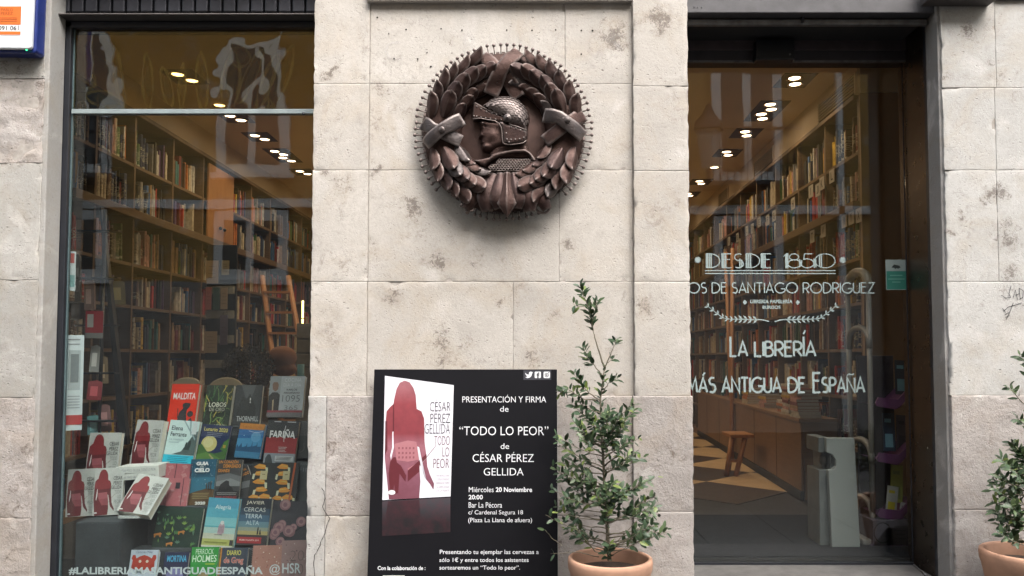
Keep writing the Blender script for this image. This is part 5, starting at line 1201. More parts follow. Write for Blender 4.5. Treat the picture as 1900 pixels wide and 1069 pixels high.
cover_book((362, 791, 416, 860), RB_, 0.016, 5, 'moon almanac with a big yellow moon over green hills, Lunario 2020', (0.015, 0.03, 0.10), [('d', (0.55, 0.50, 0.20), 0.34, 0.50, 0.27), ('d', (0.62, 0.58, 0.30), 0.31, 0.47, 0.17), ('p', (0.06, 0.15, 0.04), [(0, 0.55), (0.1, 0.52), (0.35, 0.72), (0.6, 0.74), (1, 0.62), (1, 1), (0, 1)]), ('p', (0.10, 0.22, 0.05), [(0, 0.8), (0.3, 0.72), (0.6, 0.78), (0.8, 0.85), (0.8, 1), (0, 1)]), ('p', (0.06, 0.18, 0.04), [(0.75, 0.62), (0.85, 0.42), (1, 0.32), (1, 0.68)]), ('p', (0.36, 0.33, 0.14), [(0.42, 1), (0.52, 0.86), (0.4, 0.78), (0.44, 0.76), (0.6, 0.86), (0.55, 1)]), ('r', (0.45, 0.3, 0.05), 0.84, 0.50, 0.93, 0.58), ('t', (0.62, 0.55, 0.12), 'Lunario 2020', 0.08, 0.07, 0.90, 0.17, 0.01)] + lines_((0.3, 0.35, 0.45), 0.2, 0.75, 0.21, 3, 0.045))
cover_book((433, 788, 482, 850), RB_, 0.022, 3, 'blue science fiction paperback with an orange band and a city skyline', (0.03, 0.15, 0.38), [('r', (0.50, 0.20, 0.03), 0, 0, 1, 0.18), ('t', (0.25, 0.08, 0.02), 'Ciencia ficción', 0.12, 0.05, 0.88, 0.13), ('p', (0.07, 0.27, 0.48), [(0, 0.45), (1, 0.4), (1, 0.7), (0, 0.72)]), ('d', (0.12, 0.33, 0.55), 0.72, 0.38, 0.2), ('d', (0.35, 0.50, 0.62), 0.24, 0.36, 0.02), ('p', (0.02, 0.09, 0.2), [(0, 0.72), (0.05, 0.62), (0.1, 0.70), (0.2, 0.58), (0.24, 0.7), (0.4, 0.66), (0.42, 0.56), (0.45, 0.68), (0.6, 0.66), (0.62, 0.5), (0.65, 0.66), (0.8, 0.62), (0.82, 0.52), (0.85, 0.66), (1, 0.64), (1, 0.82), (0, 0.82)]), ('r', (0.05, 0.2, 0.36), 0, 0.82, 1, 1.0), ('l', (0.5, 0.6, 0.7), 0.02, [(0.4, 0.22), (0.7, 0.26), (0.98, 0.21)])], yaw=-8, spine=(0.45, 0.42, 0.38))
cover_book((488, 783, 546, 860), RB_, 0.03, 2, 'black and red reportage book with a torn white title, Fariña', (0.02, 0.024, 0.03), [('r', (0.30, 0.03, 0.035), 0, 0.40, 1, 0.77), ('t', (0.6, 0.62, 0.62), 'FARIÑA', 0.10, 0.20, 0.92, 0.42, 0.028), ('p', (0.30, 0.03, 0.035), [(0.1, 0.43), (0.2, 0.385), (0.3, 0.42), (0.45, 0.38), (0.6, 0.42), (0.75, 0.385), (0.92, 0.42), (0.92, 0.46), (0.1, 0.46)]), ('l', (0.6, 0.62, 0.62), 0.02, [(0.58, 0.12), (0.55, 0.3), (0.58, 0.5)]), ('r', (0.26, 0.29, 0.33), 0, 0.77, 1, 1), ('p', (0.04, 0.05, 0.06), [(0.05, 1), (0.06, 0.88), (0.12, 0.8), (0.2, 0.8), (0.26, 0.9), (0.3, 1)]), ('r', (0.5, 0.53, 0.55), 0.36, 0.83, 0.94, 0.95), ('r', (0.6, 0.6, 0.6), 0.2, 0.02, 0.42, 0.04), ('r', (0.6, 0.6, 0.6), 0.62, 0.02, 0.9, 0.04)] + lines_((0.6, 0.55, 0.55), 0.42, 0.70, 0.62, 4, 0.035) + lines_((0.1, 0.1, 0.1), 0.4, 0.9, 0.85, 3, 0.03))
# third row
pk = (0.42, 0.13, 0.15)
def flamingos(n, seed):
    rs = random.Random(seed); out = []
    for i in range(n):
        x, y = rs.uniform(0.1, 0.8), rs.uniform(0.05, 0.85); s_ = 0.16
        out += [('p', (0.50, 0.24, 0.25), [(x, y), (x + s_, y - 0.03), (x + s_ * 1.4, y + 0.04), (x + s_ * .6, y + 0.08)]), ('l', (0.50, 0.20, 0.22), 0.03, [(x + s_ * .4, y + 0.04), (x + s_ * 0.7, y + 0.12), (x + s_ * 0.3, y + 0.16), (x + s_ * .4, y + 0.22)])]
    return out
cover_book((291, 864, 346, 938), RC_, 0.02, 2, 'pink flamingo notebook with white spiral binding, behind a smaller one', pk, flamingos(7, 1) + [('r', (0.12, 0.03, 0.05), 0.44, 0, 0.47, 0.5)], spiral=True)
cover_book((307, 890, 345, 939), RC_ - 0.03, 0.014, 1, 'small pink flamingo notebook with a dark label standing in front', (0.46, 0.15, 0.17), flamingos(5, 5) + [('r', (0.04, 0.03, 0.04), 0.36, 0.16, 0.58, 0.38), ('r', (0.12, 0.03, 0.05), 0.70, 0, 0.74, 1)])
star = []
rs = random.Random(4)
for i in range(26): x, y = rs.uniform(0.04, 0.96), rs.uniform(0.04, 0.6); star.append(('d', (0.6, 0.65, 0.68), x, y, rs.uniform(0.006, 0.014)))
cover_book((346, 856, 394, 938), RC_, 0.016, -1, 'teal night sky guide with stars and telescopes, Guía del cielo 2020', (0.02, 0.10, 0.17), [('p', (0.03, 0.16, 0.25), [(0, 0.4), (1, 0.4), (1, 0.68), (0, 0.75)]), ('p', (0.10, 0.055, 0.02), [(0, 0.76), (0.3, 0.70), (0.7, 0.64), (1, 0.66), (1, 1), (0, 1)])] + star + [('r', (0.07, 0.04, 0.03), 0.78, 0.5, 0.82, 0.66), ('r', (0.07, 0.04, 0.03), 0.86, 0.48, 0.9, 0.66), ('r', (0.07, 0.04, 0.03), 0.7, 0.53, 0.74, 0.66), ('t', (0.68, 0.7, 0.7), 'GUIA', 0.24, 0.06, 0.72, 0.14, 0.05), ('t', (0.5, 0.55, 0.55), 'DEL', 0.40, 0.155, 0.56, 0.185, 0.02), ('t', (0.68, 0.7, 0.7), 'CIELO', 0.20, 0.2, 0.78, 0.29, 0.05), ('t', (0.6, 0.62, 0.6), '2020', 0.34, 0.92, 0.74, 0.985, 0.05)] + lines_((0.35, 0.28, 0.12), 0.2, 0.85, 0.74, 4, 0.035))
cover_book((397, 856, 442, 928), RC_, 0.02, 0, 'black and white novel with orange title, a bent figure under clouds', (0.05, 0.052, 0.058), [('p', (0.13, 0.14, 0.15), [(0, 0.4), (0.5, 0.34), (1, 0.42), (1, 0.6), (0, 0.66)]), ('p', (0.22, 0.23, 0.24), [(0, 0.55), (0.6, 0.47), (1, 0.56), (1, 0.66), (0, 0.66)]), ('p', (0.01, 0.01, 0.012), [(0.12, 0.78), (0.2, 0.62), (0.32, 0.56), (0.42, 0.52), (0.54, 0.54), (0.56, 0.64), (0.7, 0.7), (0.75, 0.78)]), ('r', (0.015, 0.015, 0.018), 0, 0.78, 1, 1), ('t', (0.50, 0.20, 0.03), 'UN CORAZÓN', 0.04, 0.01, 0.84, 0.10, 0.02), ('t', (0.50, 0.20, 0.03), 'DEMASIADO', 0.24, 0.12, 0.96, 0.21, 0.02), ('t', (0.50, 0.20, 0.03), 'GRANDE', 0.04, 0.24, 0.52, 0.32, 0.02), ('t', (0.30, 0.03, 0.04), 'EIDER RODRÍGUEZ', 0.06, 0.89, 0.92, 0.96, 0.02)] + lines_((0.4, 0.4, 0.4), 0.08, 0.9, 0.82, 2, 0.035))
cover_book((447, 866, 478, 925), RC_ + 0.05, 0.02, -24, 'tilted dark novel with orange title half hidden behind the toucan notebook', (0.045, 0.045, 0.05), [('t', (0.50, 0.20, 0.03), 'CORAZÓN', 0.02, 0.06, 0.86, 0.15, 0.02), ('t', (0.50, 0.20, 0.03), 'DEMASIADO', 0.05, 0.2, 0.98, 0.29, 0.02), ('p', (0.16, 0.17, 0.18), [(0, 0.4), (1, 0.5), (1, 0.7), (0, 0.6)])])
def toucan(x, y, s_, fl=1):
    return [('p', (0.62, 0.26, 0.03), [(x, y), (x + fl * s_ * 0.5, y - s_ * 0.22), (x + fl * s_ * 1.1, y - s_ * 0.15), (x + fl * s_ * 1.3, y + s_ * 0.1), (x + fl * s_ * 0.8, y + s_ * 0.12), (x + fl * s_ * 0.3, y + s_ * 0.1)]), ('p', (0.6, 0.42, 0.1), [(x + fl * s_ * 0.3, y - s_ * 0.1), (x + fl * s_ * 1.0, y - s_ * 0.1), (x + fl * s_ * 1.2, y)]), ('p', (0.55, 0.58, 0.42), [(x + fl * s_ * 1.15, y), (x + fl * s_ * 1.4, y + s_ * 0.02), (x + fl * s_ * 1.45, y + s_ * 0.35), (x + fl * s_ * 1.25, y + s_ * 0.4)])]
tc_ = [it for a in ((0.08, 0.12, 0.4), (0.62, 0.30, 0.38, -1), (0.1, 0.52, 0.42), (0.75, 0.72, 0.4, -1), (0.02, 0.92, 0.34), (0.4, 0.9, 0.4)) for it in toucan(*a)] + [('r', (0.50, 0.45, 0.26), 0.38, 0.22, 0.66, 0.45), ('r', (0.2, 0.16, 0.08), 0.46, 0.3, 0.58, 0.32)]
cover_book((459, 862, 506, 929), RC_, 0.014, 2, 'black notebook printed with orange toucans, left of the pair', (0.022, 0.026, 0.028), tc_)
cover_book((503, 862, 548, 931), RC_ - 0.02, 0.014, 1, 'black toucan notebook closed by an orange elastic, right of the pair', (0.022, 0.026, 0.028), tc_ + [('p', (0.42, 0.10, 0.03), [(0.80, 0), (0.88, 0), (0.78, 1), (0.70, 1)])])
cover_book((545, 860, 585, 930), RC_ + 0.04, 0.02, 0, 'dark slate book with faint lettering at the window\'s right edge, third row', (0.055, 0.065, 0.07), [('t', (0.12, 0.13, 0.14), 'FRANK', 0.1, 0.04, 0.6, 0.09), ('t', (0.12, 0.14, 0.15), 'FIN', 0.1, 0.16, 0.7, 0.26)])
cover_book((547, 783, 590, 850), RB_ + 0.05, 0.02, 0, 'dark grey book at the window\'s right edge beside the black and red one', (0.05, 0.055, 0.06), vines(8, 9, [(0.12, 0.12, 0.12)], 0.02))
# fourth row
lf = []
rs = random.Random(12)
for i in range(34):
    x, y = rs.uniform(0.06, 0.9), rs.uniform(0.16, 0.92); g_ = rs.choice([(0.08, 0.20, 0.07), (0.13, 0.26, 0.07), (0.10, 0.20, 0.14), (0.2, 0.32, 0.07)]); s_ = rs.uniform(0.05, 0.10)
    for a in (-50, -18, 14, 46) if i % 2 else (-8,):
        k = 1.0 if i % 2 else 1.8; dx, dy = math.sin(R(a)) * s_ * k, -math.cos(R(a)) * s_ * k * 1.1
        lf.append(('p', g_, [(x, y), (x + dx * 0.5 - dy * 0.14, y + dy * 0.5 + dx * 0.14), (x + dx, y + dy), (x + dx * 0.5 + dy * 0.14, y + dy * 0.5 - dx * 0.14)]))
def tiger(x, y, s_): return [('p', (0.45, 0.18, 0.04), [(x, y), (x + s_ * 0.9, y - s_ * 0.25), (x + s_ * 1.1, y - s_ * 0.1), (x + s_, y + s_ * 0.1), (x + s_ * 1.0, y + s_ * 0.4), (x + s_ * 0.85, y + s_ * 0.4), (x + s_ * 0.7, y + s_ * 0.15), (x + s_ * 0.3, y + s_ * 0.2), (x + s_ * 0.25, y + s_ * 0.5), (x + s_ * 0.1, y + s_ * 0.5)])]
cover_book((280, 946, 366, 1020), RD_, 0.02, 2, 'large dark green album printed with jungle leaves and small tigers', (0.016, 0.04, 0.03), [('p', (0.02, 0.05, 0.035), [(0.5, 0), (1, 0), (1, 0.3), (0.6, 0.3)])] + lf + tiger(0.04, 0.66, 0.16) + tiger(0.56, 0.58, 0.14) + tiger(0.34, 0.86, 0.14), spine=(0.4, 0.42, 0.4), yaw=-3)
cover_book((373, 930, 431, 1016), RD_ - 0.02, 0.03, 3, 'sky blue novel with a striped deckchair on a beach, title Alegría', (0.10, 0.40, 0.52), [('r', (0.07, 0.33, 0.48), 0, 0, 1, 0.2), ('r', (0.20, 0.50, 0.55), 0, 0.4, 1, 0.57), ('r', (0.10, 0.38, 0.45), 0, 0.57, 1, 0.60), ('r', (0.38, 0.55, 0.52), 0, 0.60, 1, 0.72), ('r', (0.52, 0.54, 0.44), 0, 0.72, 1, 0.83), ('r', (0.42, 0.45, 0.13), 0, 0.83, 1, 0.96), ('r', (0.5, 0.52, 0.46), 0, 0.96, 1, 1), ('r', INK, 0.88, 0.84, 0.99, 0.95), ('t', (0.62, 0.72, 0.72), 'Alegría', 0.26, 0.14, 0.76, 0.25, 0.0), ('t', (0.05, 0.28, 0.4), 'Manuel Vilas', 0.32, 0.27, 0.72, 0.31), ('p', (0.45, 0.33, 0.38), [(0.44, 0.72), (0.46, 0.56), (0.50, 0.52), (0.62, 0.52), (0.65, 0.57), (0.66, 0.70), (0.56, 0.74)]), ('d', (0.6, 0.6, 0.6), 0.56, 0.50, 0.06), ('l', (0.08, 0.08, 0.1), 0.012, [(0.36, 0.745), (0.62, 0.745)])] + [('l', (0.22, 0.16, 0.22), 0.012, [(0.48 + i * 0.045, 0.57), (0.48 + i * 0.045, 0.70)]) for i in range(4)] + lines_((0.2, 0.22, 0.05), 0.08, 0.8, 0.89, 1, 0.03, 0.016))
cover_book((437, 930, 494, 1012), RD_ - 0.01, 0.03, 1, 'dusk blue novel with two tiny silhouettes and a red band, Terra Alta', (0.012, 0.02, 0.035), [('r', (0.03, 0.06, 0.10), 0, 0.22, 1, 0.36), ('r', (0.05, 0.12, 0.20), 0, 0.36, 1, 0.50), ('r', (0.13, 0.24, 0.30), 0, 0.50, 1, 0.62), ('r', (0.28, 0.32, 0.26), 0, 0.62, 1, 0.70), ('r', (0.42, 0.36, 0.15), 0, 0.70, 1, 0.78), ('r', INK, 0, 0.78, 1, 1), ('r', (0.35, 0.02, 0.025), 0.02, 0.83, 0.82, 0.96), ('p', (0.01, 0.01, 0.01), [(0.64, 0.77), (0.65, 0.63), (0.67, 0.60), (0.69, 0.64), (0.69, 0.77)]), ('p', (0.01, 0.01, 0.01), [(0.72, 0.77), (0.73, 0.68), (0.75, 0.66), (0.79, 0.77)]), ('t', (0.62, 0.58, 0.48), 'JAVIER', 0.18, 0.06, 0.78, 0.15, 0.0), ('t', (0.5, 0.52, 0.5), 'CERCAS', 0.12, 0.20, 0.84, 0.29, 0.0), ('t', (0.5, 0.58, 0.6), 'TERRA', 0.18, 0.34, 0.76, 0.43, 0.0), ('t', (0.42, 0.52, 0.56), 'ALTA', 0.24, 0.48, 0.68, 0.57, 0.0), ('t', (0.6, 0.5, 0.5), 'PREMIO PLANETA 2019', 0.1, 0.875, 0.74, 0.91, 0.01)], yaw=-4, spine=(0.4, 0.4, 0.36))
def roses(n, seed):
    rs = random.Random(seed); out = []
    for i in range(n):
        x, y, r = rs.uniform(0.08, 0.9), rs.uniform(0.06, 0.92), rs.uniform(0.09, 0.15)
        out += [('d', (0.26, 0.14, 0.16), x, y, r), ('d', (0.36, 0.21, 0.22), x + .01, y - .01, r * 0.75), ('d', (0.22, 0.11, 0.14), x, y, r * 0.4)]
    return out
cover_book((500, 935, 572, 1012), RD_, 0.018, 0, 'dark album with dusty pink roses at the window\'s right edge', (0.04, 0.042, 0.055), roses(10, 3))
# bottom row
cover_book((233, 1027, 284, 1100), RE, 0.02, 0, 'white picture book with a grinning red monster in the bottom row', (0.5, 0.58, 0.68), [('p', (0.42, 0.04, 0.02), [(0.08, 0.42), (0.1, 0.25), (0.05, 0.2), (0.08, 0.12), (0.18, 0.12), (0.22, 0.2), (0.35, 0.15), (0.5, 0.12), (0.65, 0.15), (0.78, 0.2), (0.82, 0.12), (0.92, 0.12), (0.95, 0.2), (0.9, 0.27), (0.92, 0.42), (0.8, 0.5), (0.6, 0.46), (0.4, 0.5), (0.2, 0.46)]), ('d', (0.7, 0.7, 0.6), 0.37, 0.27, 0.05), ('d', (0.7, 0.7, 0.6), 0.63, 0.27, 0.05), ('t', (0.05, 0.08, 0.16), 'Caracoles Miller', 0.2, 0.02, 0.8, 0.08)])
cover_book((297, 1031, 342, 1100), RE, 0.02, 0, 'dark purple children\'s book with blue title Mortina', (0.025, 0.03, 0.08), [('t', (0.06, 0.34, 0.55), 'MORTINA', 0.12, 0.08, 0.92, 0.24, 0.02), ('d', (0.20, 0.20, 0.42), 0.5, 0.62, 0.36)])
cover_book((348, 1022, 398, 1100), RE, 0.02, -1, 'bright green children\'s book titled Perrock Holmes', (0.03, 0.30, 0.05), [('t', (0.55, 0.68, 0.55), 'PERROCK', 0.16, 0.04, 0.82, 0.16), ('t', (0.62, 0.75, 0.62), 'HOLMES', 0.06, 0.18, 0.95, 0.33, 0.006), ('r', (0.3, 0.5, 0.05), 0.55, 0.36, 0.9, 0.39), ('d', (0.3, 0.22, 0.1), 0.5, 0.68, 0.22)])
cover_book((404, 1023, 452, 1100), RE, 0.022, 0, 'dark blue cartoon diary with yellow and red lettering, Diario de Greg', (0.04, 0.055, 0.085), [('t', (0.55, 0.52, 0.10), 'DIARIO', 0.2, 0.06, 0.74, 0.17, 0.02), ('t', (0.55, 0.45, 0.40), 'de Greg', 0.1, 0.21, 0.86, 0.39, 0.04), ('t', (0.45, 0.07, 0.05), 'de Greg', 0.11, 0.22, 0.85, 0.38, 0.01), ('r', (0.45, 0.2, 0.03), -0.06, 0, 0.0, 1)], spine=(0.45, 0.2, 0.03))
def dots(n, seed, c):
    rs = random.Random(seed); return [('d', rs.choice(c), rs.uniform(0.05, 0.95), rs.uniform(0.04, 0.9), rs.uniform(0.012, 0.022)) for _ in range(n)]
cover_book((463, 1019, 518, 1100), RE, 0.018, -1, 'salmon pink spiral notebook scattered with small dots', (0.42, 0.21, 0.17), dots(34, 2, [(0.7, 0.6, 0.5), (0.12, 0.04, 0.04), (0.35, 0.1, 0.06)]), spiral=True)
cover_book((519, 1010, 575, 1100), RE - 0.03, 0.018, -2, 'mauve pink 2020 planner with small dots, right end of the bottom row', (0.33, 0.21, 0.21), dots(24, 8, [(0.6, 0.5, 0.45), (0.10, 0.05, 0.05)]) + [('t', (0.16, 0.11, 0.10), '20', 0.3, 0.20, 0.75, 0.40, -0.02), ('t', (0.16, 0.11, 0.10), '20', 0.3, 0.46, 0.75, 0.66, -0.02)])

# stepped stand under dark cloth
stand = thing('display_stand', (P(350, 1000, 0.5).x, 0.6, 0.2), 'stepped display stand draped in charcoal cloth carrying the window books', 'display stand')
xr_ = LX0 + 0.35
def step(x0, x1, ya, yb, ztop, nm='step'): pbox(nm, (x0, x1, ya, yb, 0.1, ztop), FABRIC, stand, 0.008)
xa_ = P(278, 900, 0.5).x
step(xa_ - 0.03, xr_, RE - 0.005, RD_ - 0.035, P(300, 1104, RE).z)
step(xa_ - 0.03, xr_, RD_ - 0.03, RC_ - 0.045, P(300, 1018, RD_ - 0.02).z); step(xa_, xr_, RC_ - 0.04, RB_ - 0.02, P(300, 939, RC_ - 0.02).z)
step(xa_ + 0.03, xr_, RB_ - 0.015, RA - 0.015, P(300, 861, RB_).z); step(xa_ + 0.03, xr_, RA - 0.01, RA + 0.25, P(300, 790, RA).z)
step(gl + 0.02, xa_ - 0.032, 0.26, 0.62, P(200, 959, 0.40).z, 'cloth_front'); step(gl + 0.02, xa_ - 0.032, 0.625, 0.85, P(200, 870, 0.64).z)
pbox('floor_cloth', (gl + 0.01, xr_, 0.175, 0.28, 0.05, P(200, 1112, 0.3).z), FABRIC, stand, 0.004)
# blurred shapes behind the top row
for px, w_, lab in ((345, 58, 'round tan chair back behind the bright red book'), (418, 62, 'round tan chair back behind the green vine covered novel')):
    t = MB(); c = P(px, 740, 1.15); r = w_ / 2 / F * 5.07; top = P(px, 700, 1.15).z; pts = [(c.x - r * 1.05, 0.6), (c.x + r * 1.05, 0.6)] + [(c.x + r * 1.05 * math.cos(R(a)), top - r * 0.75 + r * 0.75 * math.sin(R(a))) for a in range(0, 181, 15)]
    t.prism(pts, 1.15, 1.18); tag(part('chair', t, M('tan_leather', (0.20, 0.15, 0.095), 0.7, 0, 0.1, 5, 0.1), bevel=0.008), lab, 'chair', 'round backed chairs behind the window display', 'thing')

# notices at the left edge of the window
def sheet(name, px0, px1, py0, py1, Y, yaw, label, cat, items, thick=0.002, col=C((0.45, 0.50, 0.52))):
    c = P((px0 + px1) / 2, (py0 + py1) / 2, Y); k = (Y + 3.92) / F; w_ = (px1 - px0) * k; h_ = (py1 - py0) * k; w_ /= max(0.25, math.cos(R(yaw)))
    b = MB(); b.box(-w_ / 2, w_ / 2, 0, thick, -h_ / 2, h_ / 2); o = link(name, b.mesh(name, col)); o.location = c; o.rotation_euler = (0, 0, R(yaw)); tag(o, label, cat, None, 'thing')
    mats = []; b = MB()
    for i, (cc_, u0, v0, u1, v1) in enumerate(items):
        if C(cc_) not in mats: mats.append(C(cc_))
        b.add([((u - 0.5) * w_, -0.0004 - 0.0002 * i, (0.5 - v) * h_) for u, v in ((u0, v0), (u1, v0), (u1, v1), (u0, v1))], [(0, 1, 2, 3)], mats.index(C(cc_)))
    if items: link('print', b.mesh('print', mats), o, True)
    return o, w_, h_
tl = [(GREY, 0.2, 0.64 + i * 0.03, 0.85, 0.648 + i * 0.03) for i in range(5)]
o, w_, h_ = sheet('hanging_poster', 124, 149, 622, 798, 0.22, 35, 'narrow white poster with a red foot hanging at the left edge of the window', 'poster', [((0.30, 0.34, 0.35), 0.2, 0.16, 0.85, 0.58), ((0.12, 0.14, 0.15), 0.32, 0.2, 0.75, 0.5), (GREY, 0.15, 0.04, 0.8, 0.055), (GREY, 0.15, 0.09, 0.8, 0.1)] + tl + [((0.32, 0.03, 0.03), 0.0, 0.84, 1.0, 0.94)])
sheet('hanging_card', 128, 138, 466, 540, 0.24, 40, 'small white card with a red picture hanging high at the left edge', 'card', [((0.35, 0.06, 0.05), 0.2, 0.05, 0.8, 0.3), ((0.15, 0.3, 0.3), 0.2, 0.6, 0.9, 0.9)])
sheet('leaflet', 160, 190, 577, 628, 0.9, 10, 'red and white picture leaflet hanging in the window\'s dim left corner', 'leaflet', [((0.3, 0.02, 0.03), 0, 0, 1, 1), ((0.35, 0.35, 0.35), 0.1, 0.12, 0.45, 0.6), ((0.2, 0.2, 0.2), 0, 0.8, 1, 1)])
for k, (x0, x1, y0, y1, c_, lab) in enumerate(((158, 176, 520, 575, (0.22, 0.15, 0.14), 'dull pink greeting card, highest in the dim left corner'), (166, 182, 640, 690, (0.32, 0.33, 0.33), 'pale grey greeting card under the red leaflet'), (162, 186, 706, 742, (0.30, 0.05, 0.06), 'crimson wrapped packet above the turquoise one'), (164, 186, 770, 806, (0.12, 0.28, 0.30), 'turquoise packet just above the white thrillers'), (186, 206, 750, 800, (0.20, 0.10, 0.10), 'brown patterned packet right of the turquoise one'), (180, 200, 660, 712, (0.28, 0.20, 0.12), 'tan speckled packet beside the pale grey card'), (140, 150, 470, 560, (0.05, 0.05, 0.05), 'narrow black sheet of white musical notes left of the cards'), (184, 206, 505, 560, (0.1, 0.08, 0.16), 'glittering violet gift bag hanging behind the cards'), (206, 232, 520, 566, (0.2, 0.16, 0.06), 'golden cellophane bag hanging by the first bookcase upright'))):
    b = MB(); c = P((x0 + x1) / 2, y1, 0.95 + 0.03 * k); kk = (4.87 + 0.03 * k) / F; w_ = (x1 - x0) * kk; h_ = (y1 - y0) * kk
    b.prism([(-w_ / 2, 0), (w_ / 2, 0), (w_ / 2 * 0.94, h_ * 0.92), (w_ * 0.1, h_), (-w_ / 2 * 0.94, h_ * 0.94)], -0.012, 0.012)
    b.box(-w_ * 0.3, w_ * 0.2, -0.0135, -0.0125, h_ * 0.2, h_ * 0.7, 1)
    o = link('hanging_packet', b.mesh('hanging_packet', [C(c_, 0.25), C(tuple(min(0.7, x * 2.2 + 0.03) for x in c_), 0.2)])); o.location = c; o.rotation_euler = (0, R(random.uniform(-4, 4)), R(random.uniform(5, 30))); tag(o, lab, 'packet', None, 'thing')
rk = thing('card_rack', (P(200, 700, 1.4).x, 1.4, ZFL), 'tall black wire rack carrying cards in the window\'s left corner', 'card rack')
b = MB(); c0 = P(192, 500, 1.05); b.tube([(c0.x, 1.05, ZFL), (c0.x, 1.05, 2.25)], 0.012, 8); part('pole', b, BLACK, rk)
b = MB(); b.prism([(P(176, 700, 1.1).x, 2.28), (P(184, 500, 1.1).x, 2.28), (P(236, 840, 1.1).x, 0.75), (P(222, 840, 1.1).x, 0.75)], 1.10, 1.14); part('side_fin', b, BLACK, rk)
for z in (0.9, 1.2, 1.5, 1.8, 2.1): pbox('tray', (c0.x - 0.14, c0.x + 0.12, 0.99, 1.04, z, z + 0.012), BLACK, rk)

# things in front of the left bookcase
def dX(px, d): return (px - CX) * d / F
def dZ(py, d): return 1.3 - (py - 665) * d / F
mg = thing('magazine_rack', (dX(400, 7.2), 3.3, ZFL), 'black rack of magazines and cards before the left bookcase', 'magazine rack')
pbox('backboard', (dX(376, 7.2), dX(432, 7.2), 3.34, 3.37, ZFL, dZ(452, 7.2)), BLACK, mg, 0.004)
pbox('foot', (dX(376, 7.2) - 0.03, dX(432, 7.2) + 0.03, 3.2, 3.5, ZFL - 0.001, ZFL + 0.04), BLACK, mg, 0.004)
for i in range(5):
    for j in range(3): pbox('pocket', (dX(378 + j * 18, 7.2), dX(394 + j * 18, 7.2), 3.29, 3.335, dZ(545 + i * 46, 7.2) , dZ(530 + i * 46, 7.2)), CELLO, mg)
for x0, x1, y0, y1, c_, lab in ((380, 403, 483, 526, (0.33, 0.24, 0.15), 'beige price sheet clipped high on the black magazine rack'), (409, 423, 483, 510, (0.3, 0.26, 0.16), 'small yellowish card beside the highest beige sheet'), (380, 391, 533, 575, (0.35, 0.12, 0.09), 'orange red postcard in the black magazine rack'), (394, 406, 533, 575, (0.05, 0.10, 0.09), 'dark green postcard in the black magazine rack'), (408, 421, 534, 574, (0.34, 0.27, 0.19), 'cream postcard right of the dark green one'), (380, 403, 615, 655, (0.38, 0.29, 0.18), 'beige price sheet clipped low on the black magazine rack'), (408, 422, 585, 640, (0.12, 0.10, 0.15), 'violet magazine glinting beside the lower beige sheet')):
    b = MB(); b.box(dX(x0, 7.18), dX(x1, 7.18), 3.255, 3.259, dZ(y1, 7.18), dZ(y0, 7.18)); o = part('rack_card', b, C(c_, 0.3)); tag(o, lab, 'card', None, 'thing')
    b = MB(); w_ = dX(x1, 7.18) - dX(x0, 7.18)
    for q in range(4): z = dZ(y0 + (y1 - y0) * (0.25 + q * 0.16), 7.18); b.box(dX(x0, 7.18) + w_ * 0.2, dX(x0, 7.18) + w_ * (0.7 + 0.05 * q), 3.2535, 3.2548, z - 0.003, z)
    part('print', b, C(tuple(x * 0.35 for x in c_)), o)
# ladder
ld_ = thing('library_ladder', (dX(520, 8.3), 4.3, ZFL), 'orange wooden library ladder leaning on the left bookcase', 'ladder')
def bar(a, c, r=0.02, m=WOOD_R, nm='rail', par=ld_):
    b = MB(); a, c = Vector(a), Vector(c); b.tube([a, c], r * 1.3, 4); return part(nm, b, m, par)
A0, A1 = Vector((dX(540, 8.1), 4.18, dZ(900, 8.1) + 0.1)), Vector((dX(484, 8.9), 4.98, dZ(512, 8.9)))
A0.z = ZFL
B0, B1 = A0 + Vector((0.34, 0.0, 0)), A1 + Vector((0.30, 0.0, 0))
A0 = Vector((dX(535, 8.1), 4.18, ZFL)); bar(A0, A1, 0.024); bar(B0, B1, 0.024)
for i in range(8):
    t = 0.1 + i * 0.115; p, q = A0.lerp(A1, t), B0.lerp(B1, t); b = MB(); b.box(p.x, q.x, p.y - 0.05, p.y + 0.05, p.z - 0.012, p.z + 0.012); part('tread', b, WOOD_R, ld_)
# rust brown cushion, bushy dried plant, blue tube, drawers, yellow tubes
b = MB(); c = Vector((dX(524, 6.6), 2.68, dZ(664, 6.6))); vs_ = []
b.ball(c, 0.13, 20, 0, (0.95, 0.8, 0.78)); b.ball(c + Vector((-0.09, -0.01, -0.03)), 0.055, 12, 0, (1, 0.8, 0.7)); b.ball(c + Vector((0.02, 0, -0.10)), 0.12, 14, 0, (0.9, 0.7, 0.5))
me_ = b.mesh('plush_cushion', M('rust_suede', (0.20, 0.085, 0.045), 0.85, 0, 0.25, 10, 0.3)); o = link('plush_cushion', me_); tag(o, 'rounded rust brown suede cushion in front of the ladder foot', 'cushion', kind='thing')
rm = o.modifiers.new('remesh', 'REMESH'); rm.mode = 'VOXEL'; rm.voxel_size = 0.012; rm.use_smooth_shade = True; o.modifiers.new('smooth', 'SMOOTH').iterations = 6
bp = thing('bushy_plant', (dX(455, 6.3), 2.4, ZFL), 'dark bushy dried plant on a black pedestal behind the window books', 'plant')
pbox('pedestal', (dX(430, 6.3), dX(482, 6.3), 2.35, 2.6, ZFL, dZ(738, 6.3)), BLACK, bp, 0.01)
b = MB(); rs = random.Random(2); ccx, ccz = dX(455, 6.3), dZ(688, 6.3)
